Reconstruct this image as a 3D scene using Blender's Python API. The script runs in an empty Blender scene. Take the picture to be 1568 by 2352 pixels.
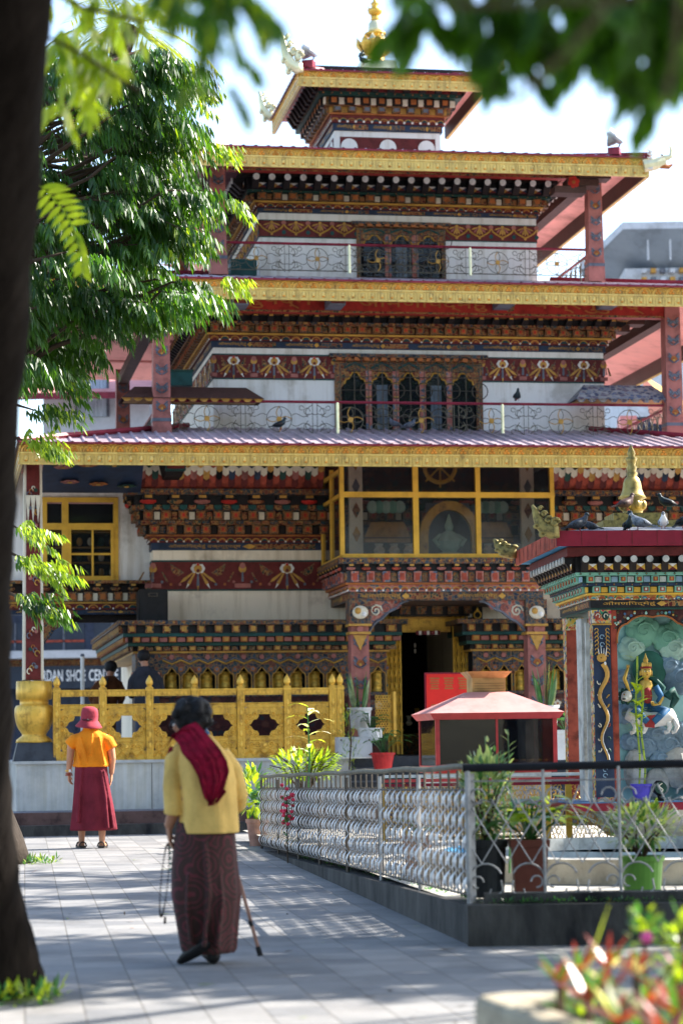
import bpy, math, random
from mathutils import Vector, Matrix
random.seed(7)
R = math.radians
sc = bpy.context.scene
C = sc.collection
# ------------------------------------------------------------------ camera
FPX, CX, CY = 5553.3, 784.0, 1176.0          # focal length and centre in 1568x2352 units of the photograph
TH, ROLL = math.atan(546 / 5553.3), 0.014
EYE = Vector((0, 0, 1.17))
R0, F0, U0 = Vector((1, 0, 0)), Vector((0, math.cos(TH), math.sin(TH))), Vector((0, -math.sin(TH), math.cos(TH)))
RR = R0 * math.cos(ROLL) - U0 * math.sin(ROLL)
UU = U0 * math.cos(ROLL) + R0 * math.sin(ROLL)
cam = bpy.data.cameras.new('camera'); camo = bpy.data.objects.new('camera', cam); C.objects.link(camo)
camo.matrix_world = Matrix(((RR.x, UU.x, -F0.x, EYE.x), (RR.y, UU.y, -F0.y, EYE.y), (RR.z, UU.z, -F0.z, EYE.z), (0, 0, 0, 1)))
cam.sensor_fit = 'VERTICAL'; cam.sensor_height = 36; cam.sensor_width = 24; cam.lens = 85
cam.clip_start = 0.2; cam.clip_end = 2000
cam.dof.use_dof = True; cam.dof.focus_distance = 23.5; cam.dof.aperture_fstop = 2.3; cam.dof.aperture_blades = 0
sc.camera = camo
# ------------------------------------------------------------------ light
SUN = Vector((0.89, 0.33, 0.82)).normalized()
w = bpy.data.worlds.new('World'); sc.world = w; w.use_nodes = True
nt = w.node_tree; nt.nodes.clear()
sky = nt.nodes.new('ShaderNodeTexSky'); sky.sky_type = 'NISHITA'; sky.sun_disc = False
sky.sun_elevation = math.asin(SUN.z); sky.sun_rotation = math.atan2(SUN.x, SUN.y)
sky.air_density = 1.0; sky.dust_density = 1.4; sky.ozone_density = 1.0
bgn = nt.nodes.new('ShaderNodeBackground'); bgn.inputs[1].default_value = 0.128
wo = nt.nodes.new('ShaderNodeOutputWorld')
nt.links.new(sky.outputs[0], bgn.inputs[0]); nt.links.new(bgn.outputs[0], wo.inputs[0])
sl = bpy.data.lights.new('sun', 'SUN'); sl.energy = 4.4; sl.angle = R(0.53); sl.color = (1, 0.94, 0.85)
so = bpy.data.objects.new('sun', sl); C.objects.link(so); so.rotation_euler = SUN.to_track_quat('Z', 'Y').to_euler()
so.location = (20, 0, 30)
sc.view_settings.view_transform = 'Standard'; sc.view_settings.look = 'None'
sc.view_settings.exposure = 1.85; sc.view_settings.gamma = 1.0
try:
    sc.cycles.use_denoising = True; sc.cycles.max_bounces = 8; sc.cycles.transparent_max_bounces = 12
except Exception: pass

# ------------------------------------------------------------------ measuring helpers
def ray(px, py):
    return F0 + RR * ((px - CX) / FPX) - UU * ((py - CY) / FPX)
def at(px, py, Y):
    d = ray(px, py); return EYE + d * (Y / d.y)
def atz(px, py, z):
    d = ray(px, py); return EYE + d * ((z - EYE.z) / d.z)
class Frame:
    def __init__(s, org, yaw):
        s.o = Vector(org); s.a = R(yaw); s.W = Vector((math.cos(s.a), math.sin(s.a), 0)); s.D = Vector((-math.sin(s.a), math.cos(s.a), 0))
    def L(s, px, py, v):
        d = ray(px, py); t = (v - (EYE - s.o).dot(s.D)) / d.dot(s.D); p = EYE + d * t - s.o
        return p.dot(s.W), p.z
    def U(s, px, py, v): return s.L(px, py, v)[0]
    def Z(s, px, py, v): return s.L(px, py, v)[1]
# ------------------------------------------------------------------ materials
MATS = {}
def nodes(name):
    m = bpy.data.materials.new(name); m.use_nodes = True; t = m.node_tree
    return m, t, t.nodes['Principled BSDF'], t.nodes['Material Output']
def coord(t, sc_=(1, 1, 1), rot=(0, 0, 0)):
    c = t.nodes.new('ShaderNodeTexCoord'); mp = t.nodes.new('ShaderNodeMapping')
    mp.inputs['Scale'].default_value = sc_; mp.inputs['Rotation'].default_value = rot
    t.links.new(c.outputs['Object'], mp.inputs[0]); return mp.outputs[0]
def ramp(t, src, stops, const=False):
    r = t.nodes.new('ShaderNodeValToRGB'); e = r.color_ramp.elements
    if const: r.color_ramp.interpolation = 'CONSTANT'
    while len(e) < len(stops): e.new(0.5)
    for i, (p, c) in enumerate(stops): e[i].position = p; e[i].color = (*c, 1)
    t.links.new(src, r.inputs[0]); return r.outputs[0]
def bump(t, b, h, strength, dist=0.02):
    bn = t.nodes.new('ShaderNodeBump'); bn.inputs['Strength'].default_value = strength; bn.inputs['Distance'].default_value = dist
    t.links.new(h, bn.inputs['Height']); t.links.new(bn.outputs[0], b.inputs['Normal'])
def noise(t, vec, s, d=4, rough=.6):
    n = t.nodes.new('ShaderNodeTexNoise'); n.inputs['Scale'].default_value = s; n.inputs['Detail'].default_value = d; n.inputs['Roughness'].default_value = rough
    t.links.new(vec, n.inputs['Vector']); return n.outputs[0]
def pm(name, col, rough=.6, metal=0, var=.18, vs=6, bs=0, bscale=60, col2=None, scl=(1, 1, 1), spec=.22):
    m, t, b, o = nodes(name); v = coord(t, scl)
    c2 = col2 or tuple(max(0, c * (1 - var * 2)) for c in col); c1 = tuple(min(1, c * (1 + var)) for c in col)
    n = noise(t, v, vs)
    grime(t, b, ramp(t, n, [(.32, c2), (.5, col), (.7, c1)]))
    b.inputs['Roughness'].default_value = rough; b.inputs['Metallic'].default_value = metal
    b.inputs['Specular IOR Level'].default_value = spec
    if bs: bump(t, b, noise(t, v, bscale), bs)
    MATS[name] = m; return m
def grime(t, b, out):
    n = ramp(t, noise(t, coord(t), 1.3, 6, .7), [(.3, (.62, .6, .58)), (.5, (1, 1, 1)), (.75, (1.12, 1.1, 1.06))])
    mx = t.nodes.new('ShaderNodeMix'); mx.data_type = 'RGBA'; mx.blend_type = 'MULTIPLY'; mx.inputs[0].default_value = .85
    t.links.new(out, mx.inputs[6]); t.links.new(n, mx.inputs[7]); t.links.new(mx.outputs[2], b.inputs['Base Color'])
def paintm(name, pal, scale, rough=.55, line=None, stretch=(1, 1, 1), bs=.15):
    """hand painted ornament: little cells of the palette's colours with pale outlines"""
    m, t, b, o = nodes(name); v = coord(t, stretch)
    nz = t.nodes.new('ShaderNodeTexNoise'); nz.inputs['Scale'].default_value = scale * .6; t.links.new(v, nz.inputs['Vector'])
    mx = t.nodes.new('ShaderNodeMix'); mx.data_type = 'VECTOR'; mx.inputs[0].default_value = .06
    t.links.new(v, mx.inputs[4]); t.links.new(nz.outputs[1], mx.inputs[5])
    vo = t.nodes.new('ShaderNodeTexVoronoi'); vo.inputs['Scale'].default_value = scale; t.links.new(mx.outputs[1], vo.inputs['Vector'])
    sp = t.nodes.new('ShaderNodeSeparateColor'); t.links.new(vo.outputs['Color'], sp.inputs[0])
    n = len(pal); col = ramp(t, sp.outputs[0], [(i / n, c) for i, c in enumerate(pal)], True)
    ve = t.nodes.new('ShaderNodeTexVoronoi'); ve.feature = 'DISTANCE_TO_EDGE'; ve.inputs['Scale'].default_value = scale
    t.links.new(mx.outputs[1], ve.inputs['Vector'])
    lt = t.nodes.new('ShaderNodeMath'); lt.operation = 'LESS_THAN'; lt.inputs[1].default_value = .07; t.links.new(ve.outputs[0], lt.inputs[0])
    cm = t.nodes.new('ShaderNodeMix'); cm.data_type = 'RGBA'; t.links.new(lt.outputs[0], cm.inputs[0]); t.links.new(col, cm.inputs[6])
    cm.inputs[7].default_value = (*(line or (.35, .2, .08)), 1)
    grime(t, b, cm.outputs[2]); b.inputs['Roughness'].default_value = rough; b.inputs['Specular IOR Level'].default_value = .2
    if bs: bump(t, b, ve.outputs[0], bs, .004)
    MATS[name] = m; return m
def leafm(name, col, col2, rough=.35, trans=.35, vs=3.0):
    m, t, b, o = nodes(name); v = coord(t)
    c = ramp(t, noise(t, v, vs, 3), [(.3, col2), (.52, col), (.72, tuple(min(1, x * 1.7) for x in col))])
    t.links.new(c, b.inputs['Base Color']); b.inputs['Roughness'].default_value = rough
    tr = t.nodes.new('ShaderNodeBsdfTranslucent'); mx = t.nodes.new('ShaderNodeMixShader'); mx.inputs[0].default_value = trans
    g = t.nodes.new('ShaderNodeMix'); g.data_type = 'RGBA'; g.blend_type = 'MULTIPLY'; g.inputs[0].default_value = 1
    t.links.new(c, g.inputs[6]); g.inputs[7].default_value = (2.6, 2.4, .7, 1)
    t.links.new(g.outputs[2], tr.inputs[0]); t.links.new(b.outputs[0], mx.inputs[1]); t.links.new(tr.outputs[0], mx.inputs[2])
    t.links.new(mx.outputs[0], o.inputs[0]); MATS[name] = m; return m
def glassm(name, tint=(.02, .025, .03), rough=.05, alpha=.75):
    m, t, b, o = nodes(name); b.inputs['Base Color'].default_value = (*tint, 1); b.inputs['Roughness'].default_value = rough
    v = coord(t); bump(t, b, noise(t, v, 2.5), .04, .02)
    tp = t.nodes.new('ShaderNodeBsdfTransparent'); mx = t.nodes.new('ShaderNodeMixShader'); mx.inputs[0].default_value = alpha
    t.links.new(tp.outputs[0], mx.inputs[1]); t.links.new(b.outputs[0], mx.inputs[2]); t.links.new(mx.outputs[0], o.inputs[0])
    MATS[name] = m; return m

pm('black', (.012, .012, .014), .5, vs=10)
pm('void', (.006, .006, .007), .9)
pm('dark', (.018, .013, .012), .7, vs=12)
pm('white', (.72, .70, .66), .75, var=.05, vs=2.2, bs=.12, bscale=25, col2=(.58, .55, .5))
pm('cream', (.66, .6, .47), .8, var=.06, vs=1.8, bs=.05)
pm('maroon', (.12, .018, .016), .6, vs=8)
pm('boardmaroon', (.3, .022, .015), .5, vs=8)
paintm('pentpaint', [(.1, .13, .2), (.2, .22, .26), (.06, .07, .12), (.3, .3, .3), (.12, .1, .14)], 14, line=(.3, .28, .25))
pm('red', (.42, .025, .018), .5, vs=6)
pm('orange', (.34, .11, .03), .55)
pm('ochre', (.45, .24, .05), .5, vs=10)
pm('goldline', (.5, .27, .05), .45)
pm('green', (.015, .055, .042), .55)
pm('teal', (.012, .065, .062), .5)
pm('navy', (.02, .035, .07), .55)
pm('blue', (.06, .14, .28), .55)
pm('pinkp', (.33, .12, .10), .6)
pm('slate', (.12, .13, .16), .6)
pm('fasc_top', (.62, .34, .05), .42, .15, var=.12, vs=5, bs=.1)
pm('fasc_low', (.66, .46, .12), .4, .15, var=.12, vs=5, bs=.1)
pm('fasc_dot', (.68, .27, .04), .4, .2)
pm('soffit', (.78, .38, .33), .7, var=.05, vs=1.3)
pm('rooftin', (.40, .32, .36), .45, .1, var=.12, vs=1.5)
pm('roofred', (.2, .02, .035), .45)
pm('brownwood', (.07, .035, .028), .6, vs=14, scl=(1, 1, 6))
pm('frameyel', (.66, .38, .05), .45, var=.08, vs=6)
pm('gold', (.66, .38, .045), .42, .25, var=.3, vs=14, bs=.6, bscale=45)
pm('patgold', (.42, .31, .1), .4, .45, var=.3, vs=9, bs=.05, col2=(.16, .13, .06))
pm('golds', (.76, .45, .06), .32, .3, var=.12, vs=4)
pm('brass', (.85, .52, .09), .35, .45, var=.25, vs=9, bs=.2, bscale=50)
pm('palegold', (.7, .66, .42), .3, .4, var=.08)
pm('patina', (.27, .22, .08), .5, .4, var=.4, vs=22, bs=.15, bscale=30, col2=(.08, .075, .04))
pm('iron', (.09, .075, .06), .5, .4)
pm('wire', (.13, .115, .08), .6, .1, var=.2)
pm('ironblk', (.02, .02, .024), .35, .3)
pm('whitemetal', (.36, .35, .34), .5, .2, var=.2, vs=12, bs=.1)
pm('weave', (.56, .56, .57), .4, .35, var=.22, vs=9)
pm('skin', (.42, .2, .12), .5, var=.06, vs=14)
pm('skinwarm', (.5, .24, .14), .5, var=.06, vs=14)
pm('hair', (.012, .011, .012), .6, vs=40, bs=.6, bscale=90)
pm('shoe', (.014, .013, .013), .5)
pm('sandal', (.05, .042, .036), .6)
pm('orangecloth', (.84, .25, .01), .8, var=.07, vs=5, bs=.6, bscale=9)
pm('maroonskirt', (.17, .016, .03), .85, var=.12, vs=5, bs=.5, bscale=8)
pm('hat', (.32, .04, .06), .85, var=.1, bs=.15, bscale=40)
pm('yellowcloth', (.76, .49, .14), .85, var=.08, vs=5, bs=.5, bscale=9)
pm('scarf', (.30, .004, .03), .9, var=.2, vs=24, bs=.7, bscale=70)
pm('greycloth', (.028, .03, .04), .9)
pm('orangerobe', (.11, .035, .01), .9)
pm('speaker', (.012, .012, .013), .45, bs=.1, bscale=200)
pm('marblebase', (.46, .47, .46), .35, var=.1, vs=2.2, col2=(.33, .34, .34), bs=.03)
pm('kerbdark', (.05, .048, .045), .8, var=.7, vs=4, bs=.5, bscale=22, col2=(.014, .014, .016), scl=(1, 1, .4))
pm('kerbred', (.1, .06, .055), .8, var=.3, vs=6, bs=.3)
pm('stonepale', (.42, .4, .36), .8, var=.14, vs=5, bs=.3)
pm('concrete', (.42, .37, .28), .85, var=.14, vs=7, bs=.3)
pm('stepdark', (.045, .05, .06), .5)
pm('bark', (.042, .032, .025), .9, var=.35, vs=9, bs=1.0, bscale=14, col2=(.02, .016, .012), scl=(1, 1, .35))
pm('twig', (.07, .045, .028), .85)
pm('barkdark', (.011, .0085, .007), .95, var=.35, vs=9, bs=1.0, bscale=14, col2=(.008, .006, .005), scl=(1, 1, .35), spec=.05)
pm('potwhite', (.7, .7, .7), .4, var=.05)
pm('potred', (.5, .03, .03), .4)
pm('potbrown', (.17, .05, .035), .5, var=.1)
pm('potgreen', (.13, .3, .05), .4, var=.06)
pm('potblack', (.03, .032, .035), .5)
pm('potblue', (.06, .05, .4), .35)
pm('terracotta', (.36, .2, .15), .7)
pm('soil', (.04, .028, .018), .95, bs=.5)
pm('tilewhite', (.62, .64, .62), .3)
pm('lampred', (.5, .06, .06), .4, var=.08, vs=8)
pm('lamproof', (.55, .27, .25), .5, var=.06)
pm('vent', (.5, .3, .12), .4, .4)
pm('crimson', (.22, .012, .03), .45, var=.12, vs=4)
pm('rustred', (.32, .06, .035), .7, var=.3, vs=7, bs=.3)
pm('skyblue', (.04, .25, .48), .7, var=.2)
pm('agedwhite', (.5, .5, .47), .8, var=.25, vs=4, bs=.3, col2=(.25, .25, .23))
pm('cloudgreen', (.2, .44, .33), .6, var=.12, vs=3)
pm('cloudpale', (.42, .62, .52), .6, var=.12, vs=3)
pm('cloudblue', (.25, .36, .46), .65, var=.16, vs=3)
pm('backblue', (.34, .6, .6), .7, var=.2, vs=2.5)
pm('auragreen', (.04, .16, .12), .6)
pm('goldskin', (.72, .45, .1), .35, .4)
pm('robeblue', (.03, .12, .26), .6)
pm('robered', (.3, .03, .03), .6)
pm('hairblue', (.02, .08, .07), .6)
pm('pigeon', (.07, .08, .1), .6, var=.3, vs=30)
pm('pigeonpale', (.3, .33, .38), .6, var=.3, vs=30)
pm('pigeonbrown', (.09, .05, .045), .6, var=.3, vs=30)
pm('pigeonneck', (.015, .03, .035), .4)
pm('boardred', (.62, .02, .015), .45, var=.03)
pm('signnavy', (.03, .04, .06), .5, var=.05)
pm('signwhite', (.8, .82, .85), .5, var=.02)
pm('farwall', (.5, .52, .56), .85, var=.05)
pm('farroof', (.2, .24, .29), .6, var=.1, vs=.6)
pm('farpink', (.62, .26, .24), .7, var=.05)
pm('fardark', (.03, .04, .07), .6)
pm('curtain', (.35, .42, .5), .8, scl=(8, 8, .3), vs=6, var=.3)
pm('pinkflower', (.7, .1, .35), .6)
pm('redflower', (.6, .04, .08), .6)
pm('galv', (.4, .42, .45), .45, .4)
PAL = [(.3, .05, .03), (.02, .06, .05), (.45, .16, .03), (.03, .05, .1), (.33, .2, .12), (.16, .02, .02), (.05, .11, .07)]
PAL = [tuple(x * .52 for x in c) for c in PAL]
paintm('orn', PAL, 26, line=(.28, .15, .05))
paintm('ornfine', PAL, 42, line=(.27, .15, .06))
paintm('ornred', [(.14, .02, .014), (.2, .05, .025), (.09, .013, .011), (.02, .04, .035), (.25, .1, .035)], 24, line=(.3, .17, .06))
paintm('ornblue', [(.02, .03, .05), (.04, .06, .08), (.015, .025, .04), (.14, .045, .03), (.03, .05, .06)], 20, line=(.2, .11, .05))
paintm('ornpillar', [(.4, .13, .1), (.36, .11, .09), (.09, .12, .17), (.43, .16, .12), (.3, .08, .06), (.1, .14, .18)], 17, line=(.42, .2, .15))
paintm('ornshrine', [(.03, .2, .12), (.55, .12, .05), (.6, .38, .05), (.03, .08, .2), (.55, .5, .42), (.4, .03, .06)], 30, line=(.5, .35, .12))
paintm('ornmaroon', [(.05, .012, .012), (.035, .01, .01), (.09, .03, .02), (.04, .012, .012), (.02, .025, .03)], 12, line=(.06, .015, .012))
glassm('glass', alpha=.28); glassm('glassdark', (.008, .009, .011), .04, .7)
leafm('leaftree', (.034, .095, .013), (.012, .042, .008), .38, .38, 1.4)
leafm('leafyellowlit', (.16, .24, .025), (.07, .15, .02), .35, .45, 2)  # yellow green leaf; on the drooping tree it paints sunlit sprigs
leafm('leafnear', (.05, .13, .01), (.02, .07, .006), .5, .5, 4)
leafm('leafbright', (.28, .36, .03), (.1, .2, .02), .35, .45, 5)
leafm('leafplant', (.05, .15, .045), (.025, .09, .03), .35, .3, 5)
leafm('leafpale', (.3, .36, .2), (.12, .2, .09), .4, .3, 9)
leafm('leafred', (.3, .045, .035), (.12, .025, .02), .3, .25, 6)
leafm('leafwhiteglint', (.6, .62, .5), (.3, .4, .2), .3, .3, 9)  # whitish leaves; on cordylines and the sunlit branch they paint highlights
leafm('leafshade', (.04, .1, .02), (.02, .06, .015), .5, .2, 1)
leafm('palmleaf', (.16, .2, .03), (.06, .1, .02), .35, .35, 2)

def special():
    # paving
    m, t, b, o = nodes('paving'); v = coord(t, (1, 1, 1), (0, 0, R(-97.5)))
    br = t.nodes.new('ShaderNodeTexBrick'); br.inputs['Scale'].default_value = 1.0
    br.inputs['Brick Width'].default_value = .36; br.inputs['Row Height'].default_value = .27; br.inputs['Mortar Size'].default_value = .005
    br.inputs['Mortar Smooth'].default_value = .2
    br.inputs['Color1'].default_value = (.165, .167, .172, 1); br.inputs['Color2'].default_value = (.26, .254, .247, 1); br.inputs['Mortar'].default_value = (.12, .113, .105, 1)
    t.links.new(v, br.inputs['Vector'])
    n = ramp(t, noise(t, v, 1.6, 6), [(.28, (.6, .6, .6)), (.45, (.92, .92, .92)), (.7, (1.12, 1.1, 1.08))])
    mx = t.nodes.new('ShaderNodeMix'); mx.data_type = 'RGBA'; mx.blend_type = 'MULTIPLY'; mx.inputs[0].default_value = 1
    sp = ramp(t, noise(t, coord(t), 6.5, 4, .8), [(.24, (.45, .43, .4)), (.34, (1, 1, 1)), (.72, (1, 1, 1)), (.8, (1.35, 1.3, 1.25))]); m2 = t.nodes.new('ShaderNodeMix'); m2.data_type = 'RGBA'; m2.blend_type = 'MULTIPLY'; m2.inputs[0].default_value = .8
    t.links.new(br.outputs[0], m2.inputs[6]); t.links.new(sp, m2.inputs[7])
    t.links.new(m2.outputs[2], mx.inputs[6]); t.links.new(n, mx.inputs[7]); grime(t, b, mx.outputs[2])
    b.inputs['Roughness'].default_value = .75
    ad = t.nodes.new('ShaderNodeMath'); ad.operation = 'MULTIPLY_ADD'; ad.inputs[1].default_value = -.7
    t.links.new(br.outputs[1], ad.inputs[0]); t.links.new(noise(t, v, 9, 5), ad.inputs[2]); bump(t, b, ad.outputs[0], .5, .012)
    MATS['paving'] = m
    # marble slabs with veins
    m, t, b, o = nodes('marble'); v = coord(t)
    n1 = noise(t, v, 1.8, 7, .7)
    c = ramp(t, n1, [(.3, (.30, .32, .33)), (.5, (.45, .46, .45)), (.68, (.55, .55, .52))])
    st = noise(t, coord(t, (9, 9, .5)), 1.2, 5); c2 = ramp(t, st, [(.35, (.8, .76, .66)), (.55, (1, 1, 1))])
    mx = t.nodes.new('ShaderNodeMix'); mx.data_type = 'RGBA'; mx.blend_type = 'MULTIPLY'; mx.inputs[0].default_value = .8
    t.links.new(c, mx.inputs[6]); t.links.new(c2, mx.inputs[7]); t.links.new(mx.outputs[2], b.inputs['Base Color'])
    b.inputs['Roughness'].default_value = .35; MATS['marble'] = m
    # patterned skirt
    m, t, b, o = nodes('skirtwoman'); v = coord(t)
    vo = t.nodes.new('ShaderNodeTexVoronoi'); vo.inputs['Scale'].default_value = 7; t.links.new(v, vo.inputs['Vector'])
    wv = t.nodes.new('ShaderNodeMath'); wv.operation = 'SINE'; ml = t.nodes.new('ShaderNodeMath'); ml.operation = 'MULTIPLY'; ml.inputs[1].default_value = 34
    t.links.new(vo.outputs[0], ml.inputs[0]); t.links.new(ml.outputs[0], wv.inputs[0])
    c = ramp(t, wv.outputs[0], [(0, (.04, .014, .010)), (.6, (.045, .014, .011)), (.9, (.12, .018, .024))])
    t.links.new(c, b.inputs['Base Color']); b.inputs['Roughness'].default_value = .85; bump(t, b, noise(t, v, 30), .15)
    MATS['skirtwoman'] = m
    # water
    m, t, b, o = nodes('water'); b.inputs['Base Color'].default_value = (.05, .3, .42, 1); b.inputs['Roughness'].default_value = .06
    v = coord(t); bump(t, b, noise(t, v, 6), .15, .03); MATS['water'] = m
    for nm, a_, b_ in (('white', (.72, .70, .66), (.5, .47, .42)), ('wallwarm', (.78, .68, .53), (.5, .42, .32))):
        m, t, b, o = nodes(nm); c = ramp(t, noise(t, coord(t), 1.4, 6, .65), [(.3, b_), (.45, a_), (.7, tuple(x * 1.05 for x in a_))])
        c2 = ramp(t, noise(t, coord(t, (5, 5, .35)), 1.6, 6, .7), [(.36, (.74, .7, .64)), (.52, (1, 1, 1))])
        mx = t.nodes.new('ShaderNodeMix'); mx.data_type = 'RGBA'; mx.blend_type = 'MULTIPLY'; mx.inputs[0].default_value = .7
        t.links.new(c, mx.inputs[6]); t.links.new(c2, mx.inputs[7]); t.links.new(mx.outputs[2], b.inputs['Base Color']); b.inputs['Roughness'].default_value = .85; b.inputs['Specular IOR Level'].default_value = .15
        bump(t, b, noise(t, coord(t), 14, 5), .2, .01); MATS[nm] = m
    for nm, c_, d_, mt in (('gold', (.66, .38, .045), (.26, .13, .02), .25), ('golds', (.78, .47, .07), (.42, .22, .03), .3), ('fasc_top', (.62, .34, .05), (.36, .19, .04), .1), ('fasc_low', (.66, .46, .12), (.42, .28, .08), .1)):
        m, t, b, o = nodes(nm); v = coord(t); c = ramp(t, noise(t, v, 7, 8, .75), [(.34, d_), (.48, c_), (.75, tuple(min(1, x * 1.12) for x in c_))])
        g = ramp(t, noise(t, coord(t, (6, 6, .8)), 2.2, 5, .7), [(.34, (.6, .55, .5)), (.5, (1, 1, 1))])
        mx = t.nodes.new('ShaderNodeMix'); mx.data_type = 'RGBA'; mx.blend_type = 'MULTIPLY'; mx.inputs[0].default_value = .7
        t.links.new(c, mx.inputs[6]); t.links.new(g, mx.inputs[7]); t.links.new(mx.outputs[2], b.inputs['Base Color']); b.inputs['Roughness'].default_value = .4; b.inputs['Metallic'].default_value = mt
        bump(t, b, noise(t, v, 42, 4), .55 if nm == 'gold' else .12); MATS[nm] = m
special()

# ------------------------------------------------------------------ mesh builder
class MB:
    def __init__(s): s.v = []; s.f = []; s.mi = []; s.ml = []; s.T = None
    def m(s, name):
        if name not in s.ml: s.ml.append(name)
        return s.ml.index(name)
    def add(s, vs, fs, mat):
        b = len(s.v); T = s.T
        if T is None: s.v.extend([tuple(p) for p in vs])
        else: s.v.extend([tuple(T @ Vector(p)) for p in vs])
        k = s.m(mat)
        for f in fs: s.f.append([b + i for i in f]); s.mi.append(k)
    def box(s, x0, x1, y0, y1, z0, z1, mat):
        s.add([(x0, y0, z0), (x1, y0, z0), (x1, y1, z0), (x0, y1, z0), (x0, y0, z1), (x1, y0, z1), (x1, y1, z1), (x0, y1, z1)],
              [(0, 3, 2, 1), (4, 5, 6, 7), (0, 1, 5, 4), (1, 2, 6, 5), (2, 3, 7, 6), (3, 0, 4, 7)], mat)
    def cbox(s, c, d, mat): s.box(c[0] - d[0] / 2, c[0] + d[0] / 2, c[1] - d[1] / 2, c[1] + d[1] / 2, c[2] - d[2] / 2, c[2] + d[2] / 2, mat)
    def taper(s, x0, x1, y0, y1, z0, X0, X1, Y0, Y1, z1, mat):
        s.add([(x0, y0, z0), (x1, y0, z0), (x1, y1, z0), (x0, y1, z0), (X0, Y0, z1), (X1, Y0, z1), (X1, Y1, z1), (X0, Y1, z1)],
              [(0, 3, 2, 1), (4, 5, 6, 7), (0, 1, 5, 4), (1, 2, 6, 5), (2, 3, 7, 6), (3, 0, 4, 7)], mat)
    def prism(s, pts, y0, y1, mat):
        """outline in x,z pulled from y0 (front) to y1"""
        n = len(pts)
        s.add([(x, y0, z) for x, z in pts] + [(x, y1, z) for x, z in pts],
              [tuple(range(n)), tuple(range(2 * n - 1, n - 1, -1))] + [(i, i + n, (i + 1) % n + n, (i + 1) % n) for i in range(n)], mat)
    def disc(s, x, z, r, y0, y1, mat, n=12, sx=1):
        s.prism([(x + r * sx * math.cos(2 * math.pi * i / n), z + r * math.sin(2 * math.pi * i / n)) for i in range(n)], y0, y1, mat)
    def tube(s, pts, r, mat, n=5, cap=True):
        pts = [Vector(p) for p in pts]; rs = r if isinstance(r, (list, tuple)) else [r] * len(pts)
        vs = []; up = None
        for i, p in enumerate(pts):
            d = (pts[min(i + 1, len(pts) - 1)] - pts[max(i - 1, 0)])
            d = d.normalized() if d.length > 1e-9 else Vector((0, 0, 1))
            if up is None:
                up = Vector((0, 0, 1)) if abs(d.z) < .9 else Vector((1, 0, 0))
            a = d.cross(up)
            if a.length < 1e-4: a = d.cross(Vector((0, 1, 0)))
            a.normalize(); bb = a.cross(d).normalized(); up = bb
            rr = rs[i]; ra, rb = rr if isinstance(rr, (list, tuple)) else (rr, rr)
            for k in range(n):
                q = 2 * math.pi * k / n; vs.append(p + a * (ra * math.cos(q)) + bb * (rb * math.sin(q)))
        fs = [(i * n + k, i * n + (k + 1) % n, (i + 1) * n + (k + 1) % n, (i + 1) * n + k) for i in range(len(pts) - 1) for k in range(n)]
        if cap: fs += [tuple(range(n - 1, -1, -1)), tuple(range((len(pts) - 1) * n, len(pts) * n))]
        s.add(vs, fs, mat)
    def lathe(s, prof, c, mat, n=24, a0=0, sq=1, fold=None):
        """prof = [(r, z)] bottom to top round a vertical axis"""
        vs = []
        for j, (r, z) in enumerate(prof):
            for k in range(n):
                a = a0 + 2 * math.pi * k / n; rr = r * (1 + (fold(a, z) if fold else 0))
                vs.append((c[0] + rr * math.cos(a), c[1] + rr * math.sin(a) * sq, c[2] + z))
        L = len(prof)
        fs = [(i * n + k, i * n + (k + 1) % n, (i + 1) * n + (k + 1) % n, (i + 1) * n + k) for i in range(L - 1) for k in range(n)]
        fs += [tuple(range(n - 1, -1, -1)), tuple(range((L - 1) * n, L * n))]
        s.add(vs, fs, mat)
    def loft(s, rings, mat, n=28, cap=True, fold=None, close_top=True):
        """rings = (cx, cy, cz, rx, ry) ; stacked ellipses"""
        vs = []
        for (cx, cy, cz, rx, ry) in rings:
            for k in range(n):
                a = 2 * math.pi * k / n; q = 1 + (fold(a, cz) if fold else 0)
                vs.append((cx + rx * q * math.cos(a), cy + ry * q * math.sin(a), cz))
        L = len(rings)
        fs = [(i * n + k, i * n + (k + 1) % n, (i + 1) * n + (k + 1) % n, (i + 1) * n + k) for i in range(L - 1) for k in range(n)]
        if cap: fs.append(tuple(range(n - 1, -1, -1)))
        if cap and close_top: fs.append(tuple(range((L - 1) * n, L * n)))
        s.add(vs, fs, mat)
    def ball(s, c, r, mat, n=12, m=8):
        rx, ry, rz = r if isinstance(r, (list, tuple)) else (r, r, r)
        vs = [(c[0], c[1], c[2] - rz)]
        for j in range(1, m):
            p = -math.pi / 2 + math.pi * j / m
            for k in range(n):
                a = 2 * math.pi * k / n; vs.append((c[0] + rx * math.cos(p) * math.cos(a), c[1] + ry * math.cos(p) * math.sin(a), c[2] + rz * math.sin(p)))
        vs.append((c[0], c[1], c[2] + rz)); t = len(vs) - 1
        fs = [(0, 1 + (k + 1) % n, 1 + k) for k in range(n)]
        for j in range(m - 2):
            for k in range(n): fs.append((1 + j * n + k, 1 + j * n + (k + 1) % n, 1 + (j + 1) * n + (k + 1) % n, 1 + (j + 1) * n + k))
        fs += [(t, 1 + (m - 2) * n + k, 1 + (m - 2) * n + (k + 1) % n) for k in range(n)]
        s.add(vs, fs, mat)
    def quad(s, a, b, c, d, mat): s.add([a, b, c, d], [(0, 1, 2, 3)], mat)
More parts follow.
